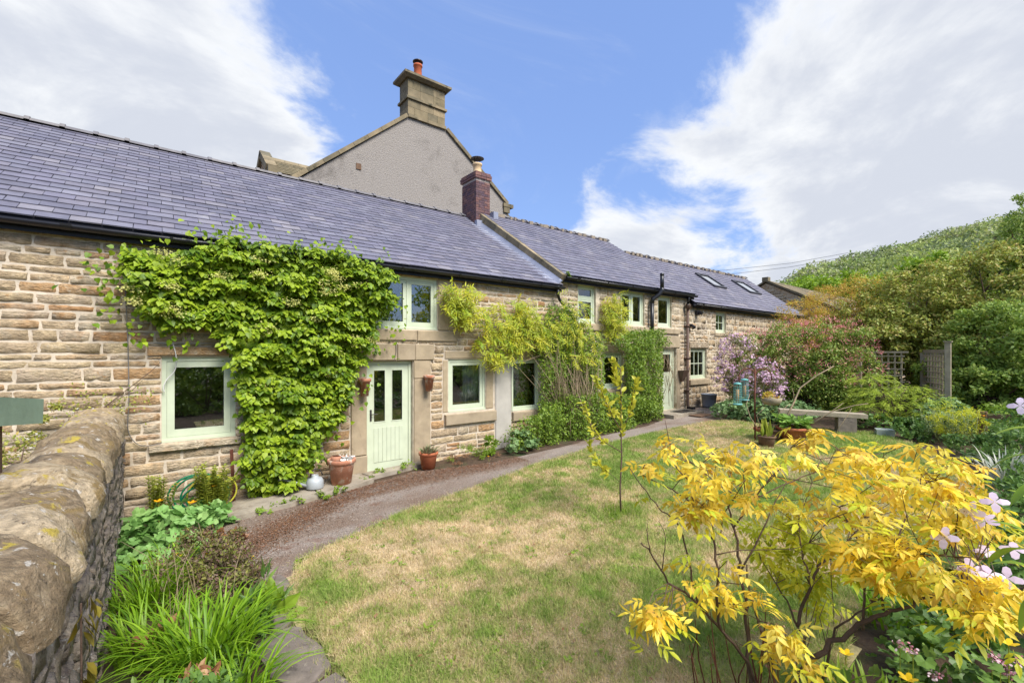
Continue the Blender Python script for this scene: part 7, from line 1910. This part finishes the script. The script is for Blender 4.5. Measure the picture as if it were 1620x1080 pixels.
# blue-green ground plants
lobed_clump('aquilegia', 'blue-green leafy ground plants below the clematis and feeders', [((12.6, -2.35, .68), (.55, .65, .30)), ((12.85, -3.1, .68), (.45, .6, .28)), ((12.3, -1.75, .62), (.3, .4, .25))], 1500, .085, mt['aqui'], 0)
lobed_clump('aquilegia', 'blue-green ground plants at the foot of the trellis', [((14.2, -5.75, .78), (.55, .5, .34)), ((13.5, -5.9, .65), (.5, .45, .28))], 1300, .09, mt['aqui'], 0)
lobed_clump('aquilegia', 'small dark green ground plants under the juniper by the bench end', [((13.0, -4.75, .55), (.5, .5, .2))], 420, .075, mt['geran'], 0)
t = stalks('yellow_herb', 'yellow-green upright leafy herb clump before the dark shrub', (12.6, -6.15, .42), 60, .62, .48, mt['variegated'], .06, per=26, lean=.12)
leaves(t, mt['yelgr'], 'lance', [((12.6, -6.2, .85), (.5, .45, .28))], 2600, .06, 'bright_foliage', nclump=50)
t = straps('iris', 'silvery spiky leaf clump at the right edge of the border', (9.6, -7.1, 0), 90, .6, .022, mt['silver'], .18, cat='plant')
bushlet('border_plants', 'mixed green border plants along the right side of the lawn', [((11.6, -6.55, .52), (.6, .45, .25)), ((10.2, -7.0, .45), (.8, .4, .28)), ((8.6, -7.45, .4), (.9, .45, .3)), ((11.2, -7.6, .8), (1.2, .7, .5))], 8500, .07, mt['geran'], 'oval', up=1)
lobed_clump('geranium', 'dense cut-leaved green geranium patch behind the lilac flowers', [((6.9, -7.5, .38), (.7, .4, .34)), ((5.9, -7.55, .34), (.6, .4, .30))], 1300, .075, mt['geran'], 0)
for (x, y, z, l_) in ((12.35, -6.62, 1.0, 'orange flower beside the short fence post'), (12.1, -6.9, .95, 'orange flower in the right border near the lilac bellflower')): poppy(x, y, z, l_, .03)
poppy(8.35, -7.0, .68, 'single blue-lilac bellflower in the right border', .03, mt['lilac'], None); poppy(8.5, -7.1, .70, 'yellow flower next to the blue-lilac bellflower', .024)

for i_, (x_, y_, r_) in enumerate(((13.2, -6.3, .5), (14.6, -6.6, .6), (15.0, -5.9, .5), (12.4, -5.6, .35), (16.0, -6.9, .8), (13.6, -7.3, .8), (15.6, -7.9, .9))):
    bushlet('border_plants', 'green leafy underplanting %s' % ['left of the yellow-green herb', 'right of the yellow-green herb', 'at the foot of the tall trellis post', 'on the lawn edge below the trellis', 'below the dark shrub at the right edge', 'behind the short fence post', 'farthest right under the hedge'][i_], [((x_, y_, gz(x_) + .15), (r_, r_ * .9, .28))], 1500, .07, [mt['geran'], mt['weed'], mt['jas']][i_ % 3], 'oval', up=1)

# sapling on the lawn
t = empty('sapling', (4.67, -4.16, .14), 'slender young tree with yellow-green leaves standing on the lawn', 'sapling')
z0 = float(gz(4.67)) + .02
B0 = np.array([4.67, -4.16, z0])
sk = [([(0, 0, 0), (.0, .01, .35), (.02, .0, .75), (.03, .02, 1.05), (.07, .05, 1.5), (.10, .08, 1.85)], .013),
      ([(.03, .02, 1.05), (-.10, .05, 1.25), (-.20, .10, 1.48), (-.30, .14, 1.72)], .007), ([(.02, 0, .78), (-.20, .08, .92), (-.38, .15, 1.10), (-.46, .2, 1.42)], .007),
      ([(.03, .02, 1.05), (.14, -.03, 1.25), (.20, -.05, 1.5), (.26, -.06, 1.68)], .007), ([(.0, 0, .40), (-.16, .08, .55), (-.30, .14, .66), (-.36, .2, .90)], .004), ([(.07, .05, 1.5), (.0, .08, 1.7), (-.04, .1, 1.95)], .005)]
mb = MB(); LP, LY = [], []
for pts, r in sk:
    P = B0 + np.array(pts); mb.tube(P, np.linspace(r, r * .4, len(P)), 6)
    for s in np.linspace(.30 if r < .01 else .55, 1, 17):
        i = min(int(s * (len(P) - 1)), len(P) - 2); f = s * (len(P) - 1) - i; LP.append(P[i] * (1 - f) + P[i + 1] * f); LY.append((P[i + 1] - P[i]) / np.linalg.norm(P[i + 1] - P[i]))
mb.build('trunk', mt['bark'], t, True)
LP, LY = np.repeat(np.array(LP), 3, 0), np.repeat(np.array(LY), 3, 0); n = len(LP)
foliage(t, mt['sap'], 'oval', LP + rv(n, .006), LY * .8 + rv(n, .55), rv(n, .5) + [0, -.3, .8], rng.uniform(.06, .115, n), None, 'foliage', n, 'leaf')
tf = np.stack([4.67 + rng.normal(0, .17, 420), -4.14 + rng.normal(0, .15, 420)], 1)
o = blades('grass_tuft', tf, rng.uniform(.06, .15, 420), .008, mt['weed'], rng.random(420), .6, zoff=.02); tag(o, 'longer green grass tuft round the foot of the sapling', 'grass')

# ================================================================ yellow-leaved foreground shrub
t = empty('yellow_shrub', (2.8, -6.74, .06), 'open yellow-leaved shrub with bare brown branches in the right foreground', 'shrub')
BP = []
for pts, r in YB:
    P = np.array(pts)
    tt = np.linspace(0, len(P) - 1, (len(P) - 1) * 3 + 1)
    Q = np.stack([np.interp(tt, range(len(P)), P[:, k]) for k in range(3)], 1)
    Q[1:-1] = (Q[:-2] + Q[1:-1] * 2 + Q[2:]) / 4
    Q[1:-1] += rng.normal(0, r * .28, Q[1:-1].shape)
    rad = np.linspace(r, max(r * .35, .0018), len(Q)) * .62
    MB().tube(Q, rad, 8, random.random()).build('branch', mt['bark'], t, True)
    for k in range(len(Q)): BP.append((Q[k], rad[k]))
BPp = np.array([b_[0] for b_ in BP])
tw = MB(); LP, LY, LZ, LS_, LG = [], [], [], [], []
for (x, y, z, g_) in YC:
    c = np.array([x, y, z])
    d = np.linalg.norm(BPp - c, axis=1) + np.maximum(0, BPp[:, 2] - z) * 1.2
    j = int(np.argmin(d)); p = BPp[j]
    mid = (p + c) / 2 + rv(1, .03)[0] + [0, 0, .02]
    tw.tube([p, mid, c], [.0028, .0022, .0015], 4)
    for _ in range(rng.integers(4, 7)):
        a = rng.random() * 6.28
        dd = np.array([math.cos(a), math.sin(a), rng.uniform(-.8, .3)])
        LP.append(c + rv(1, .03)[0]); LY.append(dd); LZ.append(np.array([0, 0, 1.]) + rv(1, .6)[0]); LS_.append(rng.uniform(.065, .11)); LG.append(g_)
tw.build('twigs', mt['bark'], t, False, 'stuff')
LP, LY, LZ, LS_, LG = (np.array(v) for v in (LP, LY, LZ, LS_, LG))
k = LG == 0
foliage(t, mt['yel'], 'compound', LP[k], LY[k], LZ[k], LS_[k], None, 'foliage', 300, 'leaf')
k = LG == 1
foliage(t, mt['yelgr'], 'compound', LP[k], LY[k], LZ[k], LS_[k], None, 'green_foliage')
ky = rng.choice(len(LP), 260); foliage(t, mt['yelgr'], 'compound', LP[ky] + rv(260, .05) - [0, 0, .06], rv(260) * [1, 1, .3], rv(260, .2) + [0, 0, 1], rng.uniform(.07, .11, 260), None, 'inner_foliage')
# tiny dead flower clusters
ky = rng.choice(len(LP), 90); P = np.repeat(LP[ky], 7, 0) + rv(630, .016); foliage(t, mt['dry'], 'quad', P, rv(630), rv(630), .012, None, 'seed_clusters')
# base twigs
mb = MB()
for _ in range(26):
    a = np.array([2.62 + rng.normal(0, .12), -6.7 + rng.normal(0, .12), .08]); b_ = a + [rng.normal(0, .12), rng.normal(0, .12), rng.uniform(.25, .7)]
    mb.tube([a, (a + b_) / 2 + rv(1, .02)[0], b_], [.005, .004, .002], 5)
mb.build('dead_shoots', mt['rust'], t, False, 'stuff')

# lilac clematis flowers at the right edge
fl = [(1420, 815, 2.15), (1437, 838, 2.1), (1495, 850, 2.2), (1545, 808, 2.2), (1560, 830, 2.2), (1530, 870, 2.15), (1572, 880, 2.1), (1590, 905, 2.1), (1605, 925, 2.2), (1548, 918, 2.15), (1600, 790, 2.3)]
FL = LILAC
tt_ = empty('lilac_clematis', tuple(FL[2]), 'pale lilac clematis flowers at the right edge of the yellow shrub', 'climbing plant')
V_, F_, T_ = [], [], []
me = None
fm = MB(); m_ = 6
pet, pf = shape('petal')
for i, c in enumerate(FL):
    c = np.array(c)
    nz = (CAMP - c); nz /= np.linalg.norm(nz); nz = nz * .7 + np.array([0, 0, .7]) + rv(1, .3)[0]; nz /= np.linalg.norm(nz)
    u_ = np.cross(nz, [0, 0, 1.]); u_ /= np.linalg.norm(u_); v_ = np.cross(nz, u_)
    q = MB()
    for k in range(4):
        a = k * 1.571 + rng.random() * .25
        y_ = u_ * math.cos(a) + v_ * math.sin(a) - nz * .1; Vv, Ff, Tt2 = scatter('petal', [c], [y_], [nz], [.056]); q.add(Vv, Ff, rng.random())
    q.build('flower', mt['lilac'], tt_)
mb = MB(); mb.tube([FL[0], FL[2], FL[4], FL[6], FL[8]], .002, 4); mb.build('stem', mt['fern'], tt_)

# ground plants lower right
lobed_clump('geranium', 'dark green cut-leaved plants filling the bottom right corner', [((3.55, -7.35, .16), (.5, .35, .26)), ((4.2, -7.35, .2), (.5, .4, .3)), ((3.0, -7.7, .12), (.5, .35, .2)), ((4.7, -7.6, .24), (.5, .35, .3))], 1300, .075, mt['geran'], 200)
straps('campion_plant', 'bright green lance-leaved plant at the foot of the yellow shrub', (3.15, -7.05, 0), 120, .34, .022, mt['weed'], .24)
straps('campion_plant', 'lance-leaved green plant behind the yellow poppies on the right', (4.5, -7.0, 0), 120, .34, .022, mt['strap'], .3)
straps('campion_plant', 'green lance-leaved tuft at the lower left of the shrub base', (2.3, -7.35, 0), 60, .25, .02, mt['geran'], .2)
for i, c in enumerate(PINK):
    t = empty('campion_flower', tuple(c), PINKL[i], 'flower', 'pink and white flower heads')
    P = np.array(c) + rv(26, .014); foliage(t, mt['pinkw'], 'petal', P, rv(26), rv(26), rng.uniform(.014, .024, 26), None, 'petals')
    MB().tube([(c[0] + .02, c[1], float(gz(c[0]))), (c[0], c[1], c[2])], .002, 4).build('stem', mt['fern'], t)
for i, c in enumerate(POPP): poppy(c[0], c[1], c[2], POPL[i], .034, mt['yelfl'], 'yellow poppies in the right foreground')
# big broad leaves at the right edge, close
tt_ = empty('broad_leaf_plant', tuple(BIGL[0][0]), 'plant with large lance-shaped green leaves entering at the right edge', 'plant')
for a, b_ in BIGL:
    a, b_ = np.array(a), np.array(b_)
    s = np.linspace(0, 1, 9); d = b_ - a; L_ = np.linalg.norm(d); up = np.array([0, 0, 1.]); sd_ = np.cross(d, up); sd_ /= np.linalg.norm(sd_)
    c = a + d * s[:, None] + up * (np.sin(s * 3.14) * .12 * L_)[:, None]; w = (.085 * L_ * 1.3 * np.sin(np.pi * s ** .8) ** .8)[:, None]
    V = np.stack([c - sd_ * w + up * w * .35, c, c + sd_ * w + up * w * .35], 1).reshape(-1, 3); ii = np.arange(27).reshape(9, 3)
    F = np.concatenate([np.stack([ii[:-1, k], ii[:-1, k + 1], ii[1:, k + 1], ii[1:, k]], -1).reshape(-1, 4) for k in (0, 1)])
    mk('leaf', V, [F], mt['weed'], tt_, rng.random(), True)
cs = np.array([b_[1] for b_ in BIGL]).mean(0)
MB().tube([(cs[0] + .05, cs[1] - .1, float(gz(cs[0]))), (cs[0] + .02, cs[1] - .03, cs[2] * .6), tuple(cs + [0, 0, .1])], .012, 6).build('stem', mt['fern'], tt_)

# ================================================================ far trees and hill woods
def far_tree(label, c, r, mat, n, size, grp=None, name='leafy_tree', lumps=9):
    z0 = .7
    t = empty(name, (c[0], c[1], z0), label, 'tree', grp)
    ells = []
    for _ in range(lumps):
        d = rv(1)[0]; d /= np.linalg.norm(d); d[2] = abs(d[2]) * .9 - .25
        ells.append((np.array(c) + d * np.array(r) * .55, np.array(r) * rng.uniform(.35, .55)))
    leaves(t, mat, 'quad', ells, n, size, 'crown', clump=.35, shell=.7, up=.8, nclump=14)
    mb = MB(); mb.tube([(c[0], c[1], z0 - .3), (c[0] + .2, c[1], (z0 + c[2]) / 2), (c[0], c[1], c[2])], [.5, .35, .12], 8)
    for e in ells[:5]: mb.tube([(c[0], c[1], (z0 + c[2]) / 2), (np.array(c) + e[0]) / 2 - [0, 0, .4], e[0]], [.2, .12, .04], 5)
    mb.build('trunk', mt['bark'], t, True)
far_tree('bright green rounded tree beyond the barn roof', (68.5, 14.3, 9.4), (4.6, 4.6, 3.4), mt['bright'], 9000, .40, 'bright trees below the hill')
far_tree('bright green tree right of the rounded one below the hill', (63.5, 8.0, 8.6), (4.5, 5.0, 3.6), mt['bright'], 9000, .40, 'bright trees below the hill')
far_tree('bright green spreading tree above the big garden shrub', (64, 1.5, 9.6), (4.5, 5.0, 3.8), mt['bright'], 9000, .40, 'bright trees below the hill')
far_tree('tall mid-green tree at the far right below the hill', (60, -6.0, 9.5), (5, 6.0, 5), mt['wood1'], 9000, .42, 'bright trees below the hill')
far_tree('small bright tree peeping over the barn ridge', (64.5, 20.0, 9.3), (2.3, 2.3, 1.6), mt['bright'], 2500, .35, 'bright trees below the hill')
# wooded hillside: thousands of crowns that read as one mass
nT = 850
u = rng.random(nT) * (ns - 1.01); v = rng.random(nT) ** .75 * (ntt + .3)
iu, iv = u.astype(int), np.minimum(v.astype(int), ntt); fu, fv = (u - iu)[:, None], (v - iv)[:, None]
C0 = (HV[iv, iu] * (1 - fu) + HV[iv, iu + 1] * fu) * (1 - fv) + (HV[iv + 1, iu] * (1 - fu) + HV[iv + 1, iu + 1] * fu) * fv
SZ = rng.uniform(4.0, 10.0, nT)
per = 260
d = rv(nT * per); d /= np.linalg.norm(d, axis=1)[:, None]; d[:, 2] = np.where(d[:, 2] < -.2, -d[:, 2], d[:, 2])
P = np.repeat(C0, per, 0) + d * np.repeat(SZ, per)[:, None] * [1, 1, .85] * rng.uniform(.88, 1.04, (nT * per, 1)) + np.repeat(SZ, per)[:, None] * [0, 0, .25]
TT = np.clip(np.repeat(rng.random(nT), per) + rng.normal(0, .06, nT * per), 0, .99)
V, F, T = scatter('quad', P, rv(len(P)) + [0, 0, -.4], d + rv(len(P), .12), rng.uniform(.9, 1.8, len(P)), TT)
o = mk('hill_woodland', V, F, mt['wood1'], None, T, False, 'stuff'); tag(o, 'mixed green woodland covering the far hillside', 'woodland')
# overhead wires
o = MB().tube([(40, 40, 11.9), (59.4, 21.67, 13.1), (66, 16.5, 14.0), (72, 11.8, 15.37)], .022, 4).build('overhead_wire', mt['black']); tag(o, 'upper thin overhead wire crossing the sky above the barn', 'wire')
o = MB().tube([(40, 40, 11.2), (59.4, 21.67, 12.5), (66, 16.5, 13.5), (72, 11.8, 14.9)], .022, 4).build('overhead_wire', mt['black']); tag(o, 'lower thin overhead wire crossing the sky above the barn', 'wire')
for i_, (x_, y_, r_, h_) in enumerate(((-4.5, -11.5, 1.5, 1.0), (-1.5, -12.2, 1.5, 1.3), (1.6, -12.4, 1.5, 1.2), (4.8, -12.2, 1.6, 1.5), (8.5, -11.8, 1.7, 1.4), (12.5, -12.2, 1.8, 1.3))):
    shrub('garden_shrub', 'shrub mirrored in the panes, %s in the row on the near side of the garden' % ['first', 'second', 'third', 'fourth', 'fifth', 'last'][i_], [((x_, y_, h_ * .6), (r_, 1.0, h_ * .8))], 2600, .13, [mt['geran'], mt['honey'], mt['cotodk']][i_ % 3], 'quad', group='shrubs on the near side of the garden')
# the other side of the garden, seen mirrored in the window panes
for i, (x, y, r, h) in enumerate(((-7, -17, 3.2, 4.6), (-2.5, -16, 3.0, 4.2), (2.5, -17, 3.4, 5.4), (7.5, -17, 3.2, 4.4), (12.5, -18, 3.6, 5.6), (18, -19, 3.6, 5.0), (-12, -19, 4, 6.5))):
    t = empty('garden_tree', (x, y, float(gz(x))), ['tree %s the near side of the garden, mirrored in the panes' % w_ for w_ in ('far left on', 'left on', 'tall middle on', 'middle on', 'right on', 'far right on', 'tallest on')][i], 'tree', 'trees along the near side of the garden')
    leaves(t, mt['cotodk'], 'quad', [((x, y, h * .5), (r, r * .7, h * .55)), ((x + 1, y, h * .3), (r, r * .8, h * .35))], 7000, .24, 'crown', clump=.25, shell=.6)
    MB().tube([(x, y, 0), (x, y, h * .6)], [.16, .06], 6).build('trunk', mt['bark'], t)
